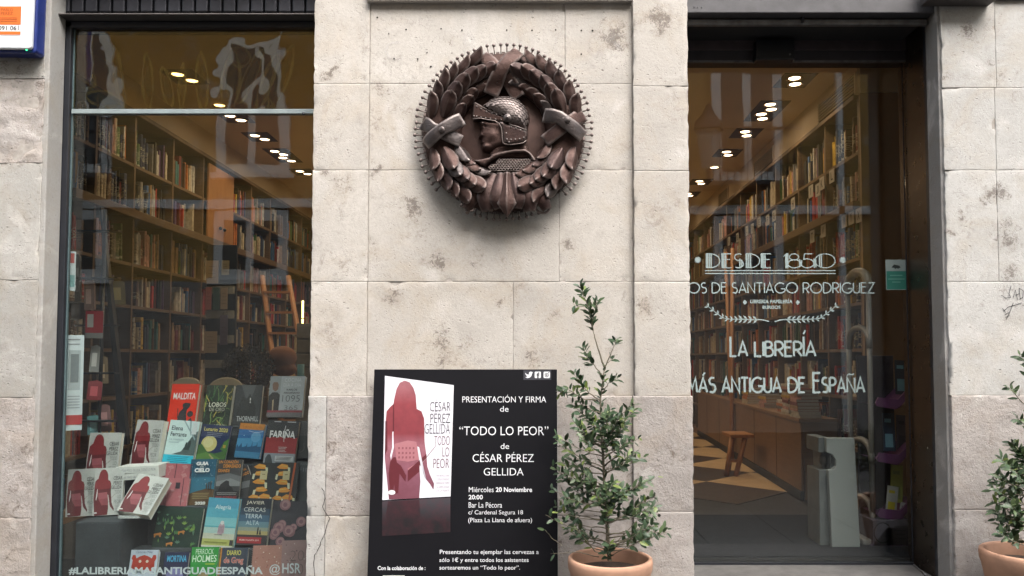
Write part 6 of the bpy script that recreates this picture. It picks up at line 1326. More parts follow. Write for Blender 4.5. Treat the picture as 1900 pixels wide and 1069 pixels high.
for i in range(2600):
    a, e, r = rs.uniform(0, 2 * PI), math.acos(rs.uniform(-1, 1)), rs.uniform(0.3, 1) ** 0.4 * (1 + 0.16 * noise.noise(Vector((i * 0.01, 0, 3))))
    p = Vector((ccx + 0.215 * r * math.sin(e) * math.cos(a), 2.45 + 0.15 * r * math.sin(e) * math.sin(a), ccz + 0.22 * r * math.cos(e)))
    d = Vector((rs.uniform(-1, 1), rs.uniform(-1, 1), rs.uniform(-1, 1))).normalized() * 0.014; q = d.cross(Vector((rs.uniform(-1, 1), 1, rs.uniform(-1, 1)))).normalized() * 0.006
    b.add([p - d, p + q, p + d, p - q], [(0, 1, 2, 3)])
tag(part('foliage', b, M('dried_foliage', (0.06, 0.05, 0.035), 0.9, 0, 0.6, 40, 0)), kind='stuff').parent = bp
o = bpy.data.objects['foliage']; o.matrix_parent_inverse = bp.matrix_basis.inverted()
b = MB(); b.tube([(dX(559, 5.6), 1.68, dZ(760, 5.6)), (dX(559, 5.6), 1.68, dZ(676, 5.6))], 0.024, 14); tag(part('cardboard_tube', b, M('blue_tube', (0.06, 0.20, 0.27), 0.6)), 'upright blue tube rising behind the pale cookbook', 'tube', kind='thing')
dw = thing('drawer_unit', (dX(562, 7.5), 3.6, ZFL), 'grey drawer tower by the stone edge below the yellow light', 'drawer unit')
pbox('carcass', (dX(549, 7.5), dX(590, 7.5), 3.6, 3.9, ZFL, dZ(600, 7.5)), M('drawer_grey', (0.14, 0.13, 0.10), 0.6), dw, 0.004)
for i in range(11): pbox('drawer', (dX(550, 7.5), dX(589, 7.5), 3.585, 3.60, dZ(628 + i * 26, 7.5), dZ(605 + i * 26, 7.5)), M('drawer_grey'), dw, 0.003)
for y0, y1, lab in ((558, 590, 'upper yellow glowing tube by the stone edge'), (592, 612, 'lower yellow glowing tube by the stone edge')):
    b = MB(); b.tube([(dX(561, 7.6), 3.68, dZ(y1, 7.6)), (dX(561, 7.6), 3.68, dZ(y0, 7.6))], 0.009, 8); tag(part('light_tube', b, TUBE), lab, 'light', None, 'thing')

# ================================================================ THINGS INSIDE THE DOOR
# anti theft gate
gt = thing('security_gate', (dX(1593, 4.75), 0.83, ZFL), 'tall pale looped anti theft gate just inside the glass door', 'security gate')
GP = M('gate_plastic', (0.20, 0.19, 0.175), 0.4, 0, 0.06, 5, 0.02)
xg0, xg1 = dX(1575, 4.95), dX(1613, 4.70); yg0, yg1 = 1.03, 0.78; zt_ = dZ(504, 4.8)
for x_, y_ in ((xg0, yg0), (xg1, yg1)):
    b = MB(); b.tube([(x_, y_, ZFL + 0.03), (x_, y_, zt_ - 0.12)], 0.015, 10); part('post', b, GP, gt)
for zz in (zt_, dZ(608, 4.8), dZ(815, 4.8), dZ(920, 4.8)):
    for fat in ((0.019,) if zz != zt_ else (0.028,)):
        b = MB(); cx_, cy_ = (xg0 + xg1) / 2, (yg0 + yg1) / 2; n = 16
        b.tube([(cx_ + (xg1 - xg0) / 2 * -math.cos(PI * i / n), cy_ + (yg1 - yg0) / 2 * -math.cos(PI * i / n), zz - 0.13 + 0.13 * math.sin(PI * i / n) ** 0.6) for i in range(n + 1)], fat, 10); part('loop', b, GP, gt)
b = MB(); b.box(min(xg0, xg1) - 0.06, max(xg0, xg1) + 0.06, yg1 - 0.05, yg0 + 0.05, ZFL - 0.001, ZFL + 0.035); part('base', b, GP, gt, 0.01)
# white pedestal dispenser
dp_ = thing('pedestal_dispenser', (dX(1562, 4.62), 0.75, ZFL), 'white pedestal bin with a scooped opening standing inside the door', 'pedestal')
DW = M('dispenser_white', (0.27, 0.29, 0.285), 0.35, 0, 0.05, 3, 0.02)
zf = lambda py: dZ(py, 4.6)
fx = lambda px: dX(px, 4.6)
b = MB(); b.prism([(fx(1537), ZFL + 0.002), (fx(1589), ZFL + 0.002), (fx(1582), zf(812)), (fx(1530), zf(812)), (fx(1530), zf(838)), (fx(1541), zf(842)), (fx(1547), zf(852)), (fx(1547), zf(864)), (fx(1541), zf(870)), (fx(1533), zf(871))], 0.68, 0.72); part('front_shell', b, DW, dp_, 0.004)
b = MB(); b.box(fx(1541), fx(1580), 0.7205, 0.93, ZFL + 0.002, zf(818)); b.box(fx(1520), fx(1540), 0.722, 0.93, ZFL + 0.002, zf(872)); b.box(fx(1520), fx(1540), 0.722, 0.93, zf(840), zf(812)); b.box(fx(1532), fx(1540), 0.78, 0.93, zf(872), zf(840)); part('body', b, M('dispenser_grey', (0.12, 0.13, 0.13), 0.4), dp_, 0.005)
b = MB(); b.ball((fx(1534), 0.78, zf(856)), 0.035, 12, 0, (0.7, 1, 1)); part('scoop', b, M('scoop_dark', (0.08, 0.07, 0.06), 0.4), dp_)
# purple leaflet stand
ls = thing('leaflet_stand', (dX(1645, 4.75), 0.9, ZFL), 'magenta leaflet stand with three V shaped shelves beside the door jamb', 'leaflet stand')
MAG = M('magenta_card', (0.11, 0.035, 0.11), 0.5, 0, 0.12, 6, 0.02)
lx_ = lambda px: dX(px, 4.72)
lz_ = lambda py: dZ(py, 4.72)
pbox('backboard', (lx_(1612), lx_(1682), 0.98, 1.0, ZFL, lz_(660)), M('stand_card_dark', (0.035, 0.03, 0.045), 0.7), ls, 0.003)
for y in (752, 852, 952):
    b = MB(); b.prism([(lx_(1612), lz_(y - 6)), (lx_(1617), lz_(y - 16)), (lx_(1652), lz_(y - 12)), (lx_(1692), lz_(y - 50)), (lx_(1692), lz_(y - 40)), (lx_(1656), lz_(y + 2)), (lx_(1648), lz_(y + 6)), (lx_(1614), lz_(y))], 0.72, 0.735); part('pocket_front', b, MAG, ls, 0.001)
    b = MB(); b.prism([(lx_(1612), lz_(y - 4)), (lx_(1650), lz_(y + 4)), (lx_(1684), lz_(y - 30)), (lx_(1650), lz_(y + 1))], 0.736, 0.978); part('pocket_floor', b, MAG, ls)
b = MB(); b.prism([(lx_(1600), lz_(1003)), (lx_(1664), lz_(1000)), (lx_(1668), lz_(955)), (lx_(1600), lz_(956))], 0.70, 0.90); bx = part('lower_box', b, M('box_lilac', (0.10, 0.09, 0.115), 0.7), ls, 0.003)
b = MB(); c = (lx_(1617), lz_(978)); b.strip([(c[0] + 0.05 * math.cos(R(a)), c[1] + 0.058 * math.sin(R(a))) for a in range(45, 320, 12)], 0.006, 0.6988); part('letter_c', b, C((0.01, 0.01, 0.012)), bx)
b = MB()
for i in range(4): b.box(lx_(1638), lx_(1658), 0.6985, 0.699, lz_(968 + i * 7), lz_(966 + i * 7))
part('small_print', b, C((0.04, 0.035, 0.05)), bx)
b = MB(); b.prism([(lx_(1596), ZFL), (lx_(1682), ZFL), (lx_(1660), ZFL + 0.11), (lx_(1625), ZFL + 0.11)], 0.70, 0.96); part('base', b, M('stand_card_purple', (0.06, 0.035, 0.075), 0.6), ls)
def leaflet(x0, x1, y0, y1, Y, tilt, c_, c2, lab, w2=None):
    b = MB(); kk = (Y + 3.92) / F; w_ = (x1 - x0) * kk; h_ = (y1 - y0) * kk; b.box(-w_ / 2, w_ / 2, 0, 0.006, 0, h_); b.box(-w_ * 0.35, w_ * 0.3, -0.001, -0.0003, h_ * 0.1, h_ * 0.45, 1); b.box(-w_ * 0.35, w_ * 0.2, -0.001, -0.0003, h_ * 0.75, h_ * 0.85, 1)
    o = link('leaflet', b.mesh('leaflet', [C(c_), C(c2)])); o.location = (dX((x0 + x1) / 2, Y + 3.92), Y, dZ(y1, Y + 3.92)); o.rotation_euler = (R(-8), R(tilt), 0); tag(o, lab, 'leaflet', 'leaflets on the magenta stand', 'thing')
leaflet(1636, 1658, 766, 836, 0.80, 2, (0.03, 0.05, 0.09), (0.16, 0.32, 0.42), 'dark navy leaflet with a light blue figure, middle magenta shelf')
leaflet(1660, 1680, 770, 838, 0.86, 4, (0.09, 0.09, 0.13), (0.05, 0.05, 0.08), 'dim violet grey leaflet beside the navy one')
leaflet(1646, 1668, 862, 930, 0.80, 6, (0.30, 0.33, 0.08), (0.2, 0.24, 0.08), 'yellow green leaflet standing in the lowest magenta shelf')
leaflet(1636, 1656, 900, 952, 0.77, 10, (0.36, 0.37, 0.36), (0.42, 0.36, 0.03), 'white leaflet with a yellow blot in front of the green one')
leaflet(1658, 1674, 930, 972, 0.78, 14, (0.4, 0.4, 0.4), (0.2, 0.2, 0.2), 'small white booklet leaning out at the right of the lowest shelf')
leaflet(1660, 1682, 668, 732, 0.82, 3, (0.025, 0.035, 0.055), (0.13, 0.30, 0.36), 'black leaflet with turquoise foot on the top magenta shelf')
# low counter with piles of books
cn = thing('display_counter', (2.2, 4.5, ZFL), 'long low wooden counter running below the right bookcase', 'counter')
CY0 = 2.2
def cf(y): return 2.06 + (y - 2.2) * 0.052        # the counter's front runs slightly askew to the bookcase
CE = 7.4
def slant(name, o0, o1, z0, z1, m, y0=CY0, y1=CE, back=None, bev=0):
    b = MB(); b.prism([(cf(y0) + o0, y0), (cf(y1) + o0, y1), (cf(y1) + o1 if back is None else back, y1), (cf(y0) + o1 if back is None else back, y0)], z0, z1, 0, 'z'); return part(name, b, m, cn, bev)
slant('front_panel', 0, 0.022, ZFL + 0.07, 0.80, WOOD_D); slant('counter_top', -0.018, 0, 0.80, 0.83, WOOD_D, CY0 - 0.02, CE, XR - 0.012, 0.003)
slant('skirting', -0.010, 0.02, ZFL - 0.003, ZFL + 0.068, M('skirting_dark', (0.015, 0.012, 0.01), 0.6)); pbox('end_board', (2.086, XR - 0.014, CY0, CY0 + 0.02, ZFL, 0.798), WOOD_D, cn)
for y in (2.95, 3.8, 4.7, 5.7, 6.6): slant('panel_seam', -0.002, -0.0003, ZFL + 0.07, 0.80, M('skirting_dark'), y, y + 0.006)
cols_ = [3, 2, 14 + 1, 4, 12, 3, 0, 11, 13]
def pile(x, y, n, z, lab_at, wd=0.15, rs=random.Random(5)):
    zz = z
    for i in range(n):
        th = rs.uniform(0.018, 0.028); ci = rs.choice(cols_) % len(PAL); nm, c_ = PAL[ci]; b = MB()
        b.box(-wd / 2, wd / 2, -0.11, 0.11, 0, 0.002); b.box(-wd / 2, wd / 2, -0.11, 0.11, th - 0.002, th); b.box(-wd / 2, wd / 2 - 0.003, -0.107, 0.107, 0.002, th - 0.002, 1); b.box(-wd / 2 - 0.001, -wd / 2 + 0.001, -0.11, 0.11, 0.0, th, 0)
        o = link('piled_book', b.mesh('piled_book', [BM[ci] if False else M('far_spine_' + nm.replace(' ', '_')), PAPER])); o.location = (x + rs.uniform(-.008, .008), y + rs.uniform(-.008, .008), zz); o.rotation_euler = (0, 0, R(rs.uniform(-5, 5))); zz += th + 0.0005
        tag(o, f'{nm} covered book lying {["lowest", "second", "third", "fourth", "fifth", "sixth", "seventh", "eighth", "ninth", "tenth", "topmost"][i if i < n - 1 else 10]} in the {lab_at}', 'book', 'books lying in piles on the low counter', 'thing')
pile(2.14, 2.32, 9, 0.831, 'tall pile nearest the door', 0.17); pile(2.16, 2.62, 11, 0.831, 'second pile on the low counter', 0.16); pile(2.21, 2.95, 4, 0.831, 'short pile behind the two tall ones', 0.16)
pile(2.24, 3.6, 5, 0.831, 'pile midway along the counter'); pile(2.26, 4.3, 7, 0.831, 'farthest high pile on the counter')
# small wooden steps
sp_ = thing('step_stool', (1.72, 4.2, ZFL), 'small dark wooden step stool on the cream diamond tiles', 'step stool')
for (a, c) in (((1345, 888), (1356, 818)), ((1362, 888), (1380, 824))):
    for dy in (0.0, 0.28):
        b = MB(); b.tube([(dX(a[0], 7.35) + dy * 0.3, 3.43 + dy, ZFL + 0.001), (dX(c[0], 7.35) + dy * 0.3, 3.43 + dy, ZFL + 0.36)], 0.024, 4); part('leg', b, WOOD_R, sp_)
b = MB(); b.box(dX(1352, 7.35), dX(1386, 7.35) + 0.05, 3.40, 3.75, ZFL + 0.36, ZFL + 0.39); part('seat', b, WOOD_R, sp_, 0.004); pbox('rung', (dX(1350, 7.35), dX(1374, 7.35), 3.42, 3.44, ZFL + 0.13, ZFL + 0.155), WOOD_R, sp_)
# leaning ladder in front of the right bookcase
l2 = thing('library_ladder', (dX(1330, 9.0), 5.1, ZFL), 'dark wooden ladder leaning against the right bookcase, half hidden by the lettering', 'ladder')
for dx in (0, 0.34): b = MB(); b.tube([(dX(1352, 8.6) + dx * 0.3, 4.6 + dx, ZFL), (XR - 0.03, 5.3 + dx, 2.6)], 0.026, 4); part('rail', b, WOOD_R, l2)
for i in range(7):
    t = 0.12 + i * 0.12; p = Vector((dX(1352, 8.6), 4.6, ZFL)).lerp(Vector((XR - 0.03, 5.3, 2.6)), t); b = MB(); b.tube([p, p + Vector((0.1, 0.34, 0))], 0.018, 4); part('tread', b, WOOD_R, l2)
# alphabet cards on the shelf edges
for ch, px, py in (('L', 1551, 324), ('K', 1532, 338), ('J', 1524, 350), ('I', 1511, 353), ('H', 1477, 376), ('G', 1441, 399), ('F', 1429, 407), ('E', 1413, 411), ('D', 1400, 423), ('C', 1390, 427), ('B', 1372, 440), ('A', 1356, 447), ('Y', 1586, 402), ('X', 1600, 398), ('W', 1573, 408), ('V', 1533, 427), ('T', 1512, 438)):
    yy = PX(px, XR - 0.02); d = yy + 3.92; z = dZ(py, d); s_ = 0.052
    b = MB(); b.box(XR - 0.030, XR - 0.026, yy - s_, yy + s_, z - s_, z + s_); o = part('letter_card', b, C((0.42, 0.38, 0.32))); tag(o, f'small white card with the letter {ch} on a shelf edge of the right bookcase', 'index card', 'alphabet cards along the right bookcase', 'thing')
    t = MB(); put_text(t, ch, -1, 1, -1, 1, 0, 0, 0.02, map=lambda a, c_: (XR - 0.0306, yy - a * s_ * 0.5 * (0.8 if ch != 'I' else 0.2), z + c_ * s_ * 0.62)); part('letter', t, C((0.015, 0.015, 0.015)), o)
# ================================================================ ALARM BOX
ax1 = P(62, 40, -0.09).x; az0 = P(40, 94, -0.09).z; ax0 = ax1 - 0.30
al = thing('alarm_box', (ax1 - 0.15, 0.0, az0), 'white burglar alarm box with blue rim and orange label at the top left corner', 'alarm box')
b = MB(); b.prism([(ax0, az0 - 0.001), (ax1 - 0.006, az0 - 0.008), (ax1 + 0.006, az0 + 0.004), (ax1 + 0.010, az0 + 0.5), (ax0, az0 + 0.5)], -0.075, -0.001); part('blue_back', b, M('alarm_blue', (0.015, 0.03, 0.16), 0.35), al, 0.008)
b = MB(); b.prism([(ax0, az0 + 0.010), (ax1 - 0.012, az0 + 0.006), (ax1 - 0.003, az0 + 0.016), (ax1 + 0.003, az0 + 0.5), (ax0, az0 + 0.5)], -0.098, -0.0755); part('white_cover', b, M('alarm_white', (0.66, 0.69, 0.73), 0.35, 0, 0.04, 4, 0.02), al, 0.006)
YA = -0.0992
def A_(px, py): v = P(px, py, YA); return (v.x, v.z)
p0, p1 = A_(-60, 66), A_(41, -30); b = MB(); b.box(p0[0], p1[0], YA, YA + 0.0008, p0[1], A_(0, 12)[1])
lb = part('label_plate', b, C((0.72, 0.72, 0.72)), al)
OR = C((0.62, 0.14, 0.02))
b = MB(); b.box(A_(-60, 0)[0], A_(40, 0)[0], YA - 0.0008, YA - 0.0002, A_(0, 46)[1], A_(0, 12)[1]); b.box(A_(-60, 0)[0], A_(40, 0)[0], YA - 0.0008, YA - 0.0002, A_(0, 64.5)[1], A_(0, 58.5)[1]); part('orange_panel', b, OR, lb)
b = MB(); put_text(b, 'PABLO', A_(3, 0)[0], A_(25, 0)[0], A_(0, 21)[1], A_(0, 15.5)[1], YA - 0.0012); put_text(b, 'PEREZ', A_(3, 0)[0], A_(25, 0)[0], A_(0, 28)[1], A_(0, 22.5)[1], YA - 0.0012)
for i in range(3): b.box(A_(-10, 0)[0], A_(33, 0)[0], YA - 0.0013, YA - 0.001, A_(0, 34 + i * 3)[1], A_(0, 33 + i * 3)[1])
part('label_lettering', b, C((0.30, 0.06, 0.01)), lb)
b = MB(); put_text(b, '902 091 061', A_(-23, 0)[0], A_(36.5, 0)[0], A_(0, 56.5)[1], A_(0, 48)[1], YA - 0.0008, 0, 0.012); part('label_number', b, C(INK), lb)
b = MB(); c = P(50, 93, -0.085); b.ball((c.x, -0.088, az0 + 0.004), 0.004, 8); part('status_light', b, emis('green_led', (0.05, 1.0, 0.3), 1.2), al)

# ================================================================ BLACK EVENT SIGN leaning on the pier
T0 = P(864, 685.5, -0.05); B0_ = P(860, 1069, -0.165)
so_ = Vector((0, -0.05, T0.z)); sdir = (Vector((0, -0.165, B0_.z)) - Vector((0, -0.05, T0.z))).normalized()       # down the board
sn = sdir.cross(Vector((1, 0, 0))).normalized();  sn = sn if sn.y < 0 else -sn
bot = so_ + sdir * ((so_.z - 0.02) / -sdir.z)
sx0, sx1 = P(694.5, 686, -0.05).x, P(1033.5, 686, -0.05).x
sign = thing('event_sign', ((sx0 + sx1) / 2, bot.y, 0.012), 'black poster board announcing a book presentation, leaning against the stone pier', 'poster board')
def SP(x, t, off=0.0):  # point on the board: x metres, t metres down
    q = so_ + sdir * t; return (x, q.y + sn.y * off, q.z + sn.z * off)
tH = (so_.z - 0.02) / -sdir.z
def slab(x0, x1, t0, t1, a, c_, name, m, par, bev=0):
    b = MB(); vs = [SP(x, t, o_) for o_ in (a, c_) for x, t in ((x0, t0), (x1, t0), (x1, t1), (x0, t1))]; b.add(vs, [(0, 1, 2, 3), (7, 6, 5, 4), (0, 4, 5, 1), (1, 5, 6, 2), (2, 6, 7, 3), (3, 7, 4, 0)]); return part(name, b, m, par, bev)
board = slab(sx0, sx1, 0, tH, -0.010, 0.0, 'board', M('matt_black_print', (0.007, 0.007, 0.009), 0.6, 0, 0.15, 3, 0.02, spec=0.12), sign, 0.001)
slab(sx0 - 0.0015, sx1 + 0.0015, 0.0, tH, -0.0125, -0.0102, 'board_edge', M('foam_white', (0.5, 0.5, 0.5), 0.7), sign)
def SQ(px, py):         # where a photo point falls on the board -> (x, t)
    v = Ppl(px, py, so_, sn); return (v.x, (v - so_).dot(sdir))
def Z5(x, y): return SQ(680 + x / 2.679, 670 + y / 2.679)
def smesh(name, polys, m, off, par=board):
    b = MB()
    for pl_ in polys: b.add([SP(x, t, off) for x, t in pl_], [tuple(range(len(pl_)))])
    return part(name, b, m, par)
def stext(s, x0, y0, x1, y1, m, w_=0.0, off=0.0012, par=board, name='lettering'):
    a, c_ = Z5(x0, y0), Z5(x1, y1); b = MB(); put_text(b, s, a[0], c_[0], c_[1], a[1], 0, 0, w_, map=lambda u, v: SP(u, v, off)); return part(name, b, m, par)
cvq = [Z5(92, 74), Z5(434, 120), Z5(418, 673), Z5(79, 691)]
cv = smesh('printed_cover', [cvq], C((0.66, 0.66, 0.72)), 0.0008, board)
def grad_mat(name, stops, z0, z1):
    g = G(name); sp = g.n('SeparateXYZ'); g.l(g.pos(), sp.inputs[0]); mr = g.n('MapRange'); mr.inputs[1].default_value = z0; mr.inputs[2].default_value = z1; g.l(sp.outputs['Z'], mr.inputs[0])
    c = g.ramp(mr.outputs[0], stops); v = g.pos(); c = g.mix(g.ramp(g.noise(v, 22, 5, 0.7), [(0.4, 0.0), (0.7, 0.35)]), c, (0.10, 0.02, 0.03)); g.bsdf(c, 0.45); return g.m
zt5, zb5 = SP(0, Z5(100, 98)[1])[2], SP(0, Z5(100, 690)[1])[2]
REDG = grad_mat('woman_print', [(0.0, (0.15, 0.05, 0.07)), (0.18, (0.19, 0.07, 0.10)), (0.45, (0.30, 0.12, 0.15)), (0.55, (0.20, 0.035, 0.045)), (0.8, (0.24, 0.045, 0.055)), (1.0, (0.32, 0.13, 0.15))], zb5, zt5)
smesh('printed_figure', [[Z5(*p) for p in FIG]], REDG, 0.0012, cv)
PK = C((0.36, 0.15, 0.17)); DK = C((0.10, 0.015, 0.022))
smesh('printed_buildings', [[Z5(*p) for p in q] for q in (((140, 412), (205, 395), (248, 402), (258, 465), (262, 490), (205, 500), (150, 492)), ((205, 535), (262, 500), (264, 520), (210, 560)))], PK, 0.0016, cv)
smesh('printed_shadows', [[Z5(*p) for p in q] for q in (((118, 500), (134, 478), (146, 478), (152, 505), (172, 520), (198, 570), (194, 600), (165, 560), (162, 600), (158, 655), (145, 660), (138, 612), (130, 655), (118, 658), (110, 560)), ((205, 545), (298, 462), (300, 480), (262, 520), (262, 550), (205, 600)), ((94, 300), (104, 296), (104, 440), (92, 470)), ((132, 216), (137, 214), (138, 350), (131, 352)))], DK, 0.0019, cv)
smesh('printed_windows', [[Z5(x, y), Z5(x + 9, y - 1), Z5(x + 9, y + 10), Z5(x, y + 11)] for y in (428, 452, 474) for x in (158, 176, 194, 212, 230)], C((0.22, 0.07, 0.09)), 0.0021, cv)
for q in (((129, 352), (134, 350), (136, 430), (122, 492), (118, 470), (128, 430)), ((253, 425), (262, 428), (283, 555), (300, 600), (270, 520))): smesh('printed_gap', [[Z5(*p) for p in q]], C((0.66, 0.66, 0.72)), 0.0023, cv)
smesh('printed_wire', [[Z5(*p) for p in ((262, 520), (345, 418), (348, 420), (264, 526))]], C((0.33, 0.25, 0.28)), 0.0014, cv)
smesh('publisher_mark', [[Z5(126 + 18 * math.cos(a * PI / 8), 653 + 12 * math.sin(a * PI / 8)) for a in range(16)]], C((0.7, 0.7, 0.72)), 0.0026, cv)
CK = C((0.06, 0.05, 0.06)); CR = C((0.24, 0.09, 0.12)); CP = C((0.16, 0.08, 0.10))
for s_, x0, y0, x1, y1, m_ in (('CÉSAR', 316, 190, 418, 250, CK), ('PÉREZ', 319, 248, 416, 307, CK), ('GELLIDA', 290, 312, 415, 361, CK), ('TODO', 338, 372, 414, 418, CP), ('LO', 378, 428, 412, 475, CP), ('PEOR', 333, 485, 411, 532, CP)): stext(s_, x0, y0, x1, y1, m_, -0.012, 0.0022, cv, 'cover_lettering')
for i, s_ in enumerate(('UNA NOVELA PARA', 'COMO EL INVIERNO', 'DISPARADA COMO', 'EL CRIMEN AVISADO', 'QUE LA MUERTE')): stext(s_, 345 + (i % 2) * 6, 563 + i * 19, 412 - 0 * i, 574 + i * 19, C((0.30, 0.24, 0.28)), -0.01, 0.0022, cv, 'cover_lettering')
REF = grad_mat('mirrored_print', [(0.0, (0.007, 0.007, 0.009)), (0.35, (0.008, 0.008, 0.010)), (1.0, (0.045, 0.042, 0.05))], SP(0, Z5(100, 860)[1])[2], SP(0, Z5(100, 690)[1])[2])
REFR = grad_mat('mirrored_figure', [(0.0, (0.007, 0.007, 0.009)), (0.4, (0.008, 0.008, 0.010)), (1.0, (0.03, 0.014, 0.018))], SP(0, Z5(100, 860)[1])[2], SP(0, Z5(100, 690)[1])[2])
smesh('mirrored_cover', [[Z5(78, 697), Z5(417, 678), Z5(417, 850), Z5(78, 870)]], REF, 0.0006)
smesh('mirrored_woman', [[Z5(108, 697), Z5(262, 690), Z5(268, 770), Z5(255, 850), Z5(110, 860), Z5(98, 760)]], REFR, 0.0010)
TW = C((0.70, 0.71, 0.74))
stext('PRESENTACIÓN Y FIRMA', 477, 168, 893, 206, TW, -0.004); stext('de', 664, 224, 706, 252, TW, -0.004)
stext('“TODO LO PEOR”', 462, 325, 904, 369, TW, -0.006); stext('de', 667, 409, 709, 437, TW, -0.004)
stext('CÉSAR PÉREZ', 528, 452, 832, 502, TW, -0.006); stext('GELLIDA', 583, 532, 781, 569, TW, -0.006)
stext('Miércoles', 509, 626, 632, 652, TW); stext('20 Noviembre', 643, 627, 823, 651, TW, 0.02); stext('20:00', 508, 665, 578, 688, TW, 0.02)
stext('Bar La Pécora', 508, 702, 674, 729, TW); stext('c/ Cardenal Segura 18', 507, 741, 778, 769, TW); stext('(Plaza La Llana de afuera)', 506, 779, 823, 808, TW)
stext('Presentando tu ejemplar las cervezas a', 365, 938, 856, 966, TW, 0.006); stext('sólo 1€ y entre todos los asistentes', 363, 977, 806, 1005, TW, 0.006); stext('sortearemos un “Todo lo peor”.', 363, 1016, 763, 1043, TW, 0.006)
stext('Con la colaboración de :', 56, 1019, 293, 1039, TW, 0.02)
smesh('sponsor_logo', [[Z5(82, 1066), Z5(190, 1066), Z5(190, 1120), Z5(82, 1120)]], TW, 0.0008)
# the three round cornered badges
def rrect(x0, y0, x1, y1, r=5): return [Z5(*p) for cx_, cy_, a0 in ((x1 - r, y0 + r, 270), (x1 - r, y1 - r, 0), (x0 + r, y1 - r, 90), (x0 + r, y0 + r, 180)) for p in [(cx_ + r * math.cos(R(a0 + a)), cy_ + r * math.sin(R(a0 + a))) for a in (0, 30, 60, 90)]]
smesh('badge_field', [[Z5(780, 46), Z5(918, 46), Z5(918, 94), Z5(780, 94)]], C((0.035, 0.035, 0.045)), 0.0005)
bird = [(788, 58), (797, 66), (807, 68), (808, 58), (814, 53), (822, 54), (827, 57), (822, 64), (820, 74), (812, 82), (800, 85), (788, 80), (796, 79), (800, 76), (792, 72), (797, 71), (790, 66)]
smesh('bird_badge', [[Z5(*p) for p in bird]], TW, 0.0012)
smesh('letter_badge', [rrect(836, 53, 867, 85)], TW, 0.0009); smesh('camera_badge', [rrect(880, 53, 912, 85)], TW, 0.0009)
BKI = C((0.02, 0.02, 0.024))
smesh('letter_f', [[Z5(*p) for p in q] for q in (((849, 85), (849, 62), (853, 57), (860, 57), (860, 62), (856, 62), (855, 66), (855, 85)), ((845, 67), (849, 67), (849, 72), (845, 72)), ((855, 67), (860, 67), (859, 72), (855, 72)))], BKI, 0.0013)
smesh('camera_lens', [[Z5(896 + 10 * math.cos(a * PI / 8), 70 + 10 * math.sin(a * PI / 8)) for a in range(16)], [Z5(903, 56), Z5(908, 56), Z5(908, 61), Z5(903, 61)]], BKI, 0.0013)
smesh('camera_lens_ring', [[Z5(896 + 7 * math.cos(a * PI / 8), 70 + 7 * math.sin(a * PI / 8)) for a in range(16)]], TW, 0.0016); smesh('camera_lens_core', [[Z5(896 + 4 * math.cos(a * PI / 8), 70 + 4 * math.sin(a * PI / 8)) for a in range(16)]], BKI, 0.0019)

# ================================================================ POTTED HOLLY SHRUBS
def leaf_mat(name, a, b_):
    g = G(name); v = g.pos(); rnd = g.n('ObjectInfo').outputs['Random']; tcg = g.n('TexCoord'); 
    c = g.mix(rnd, a, b_); c = g.mix(g.ramp(g.noise(v, 40, 4), [(0.35, 0.0), (0.7, 0.6)]), c, tuple(x * 0.6 for x in a))
    g.bsdf(c, 0.42, 0, g.bump(g.noise(v, 120, 3), 0.2, 0.001), Specular_IOR_Level=0.32); return g.m
LF = [leaf_mat('holly_leaf_dark', (0.032, 0.060, 0.030), (0.055, 0.088, 0.042)), leaf_mat('holly_leaf_mid', (0.058, 0.092, 0.040), (0.088, 0.125, 0.052)), leaf_mat('holly_leaf_fresh', (0.12, 0.17, 0.04), (0.17, 0.21, 0.06))]
def leaf_geo(seed, m):
    rs = random.Random(seed); L, Wd = 1.0, rs.uniform(0.40, 0.50); n = 6; vs = []; fo_ = rs.uniform(0.12, 0.24); cu = rs.uniform(-0.25, -0.02)
    for i in range(n + 1):
        t = i / n; w_ = Wd / 2 * math.sin(PI * (0.06 + 0.90 * t ** 0.85)) ** 0.75; z = cu * t * t
        vs += [(t * L, -w_, z + fo_ * w_ + 0.02 * math.sin(t * 14 + seed)), (t * L, 0, z), (t * L, w_, z + fo_ * w_ + 0.02 * math.cos(t * 15 + seed))]
    vs += [(-0.14, -0.012, 0), (-0.14, 0.012, 0)]
    fs = []
    for i in range(n): a = 3 * i; fs += [(a, a + 3, a + 4, a + 1), (a + 1, a + 4, a + 5, a + 2)]
    fs.append((n * 3 + 3, 0, 1, n * 3 + 4)) 
    me = bpy.data.meshes.new('leaf'); me.from_pydata(vs, [], fs); me.materials.append(m); me.polygons.foreach_set('use_smooth', [True] * len(fs)); me.update(); return me
LG = [leaf_geo(i, LF[0 if i < 4 else (1 if i < 7 else 2)]) for i in range(9)]
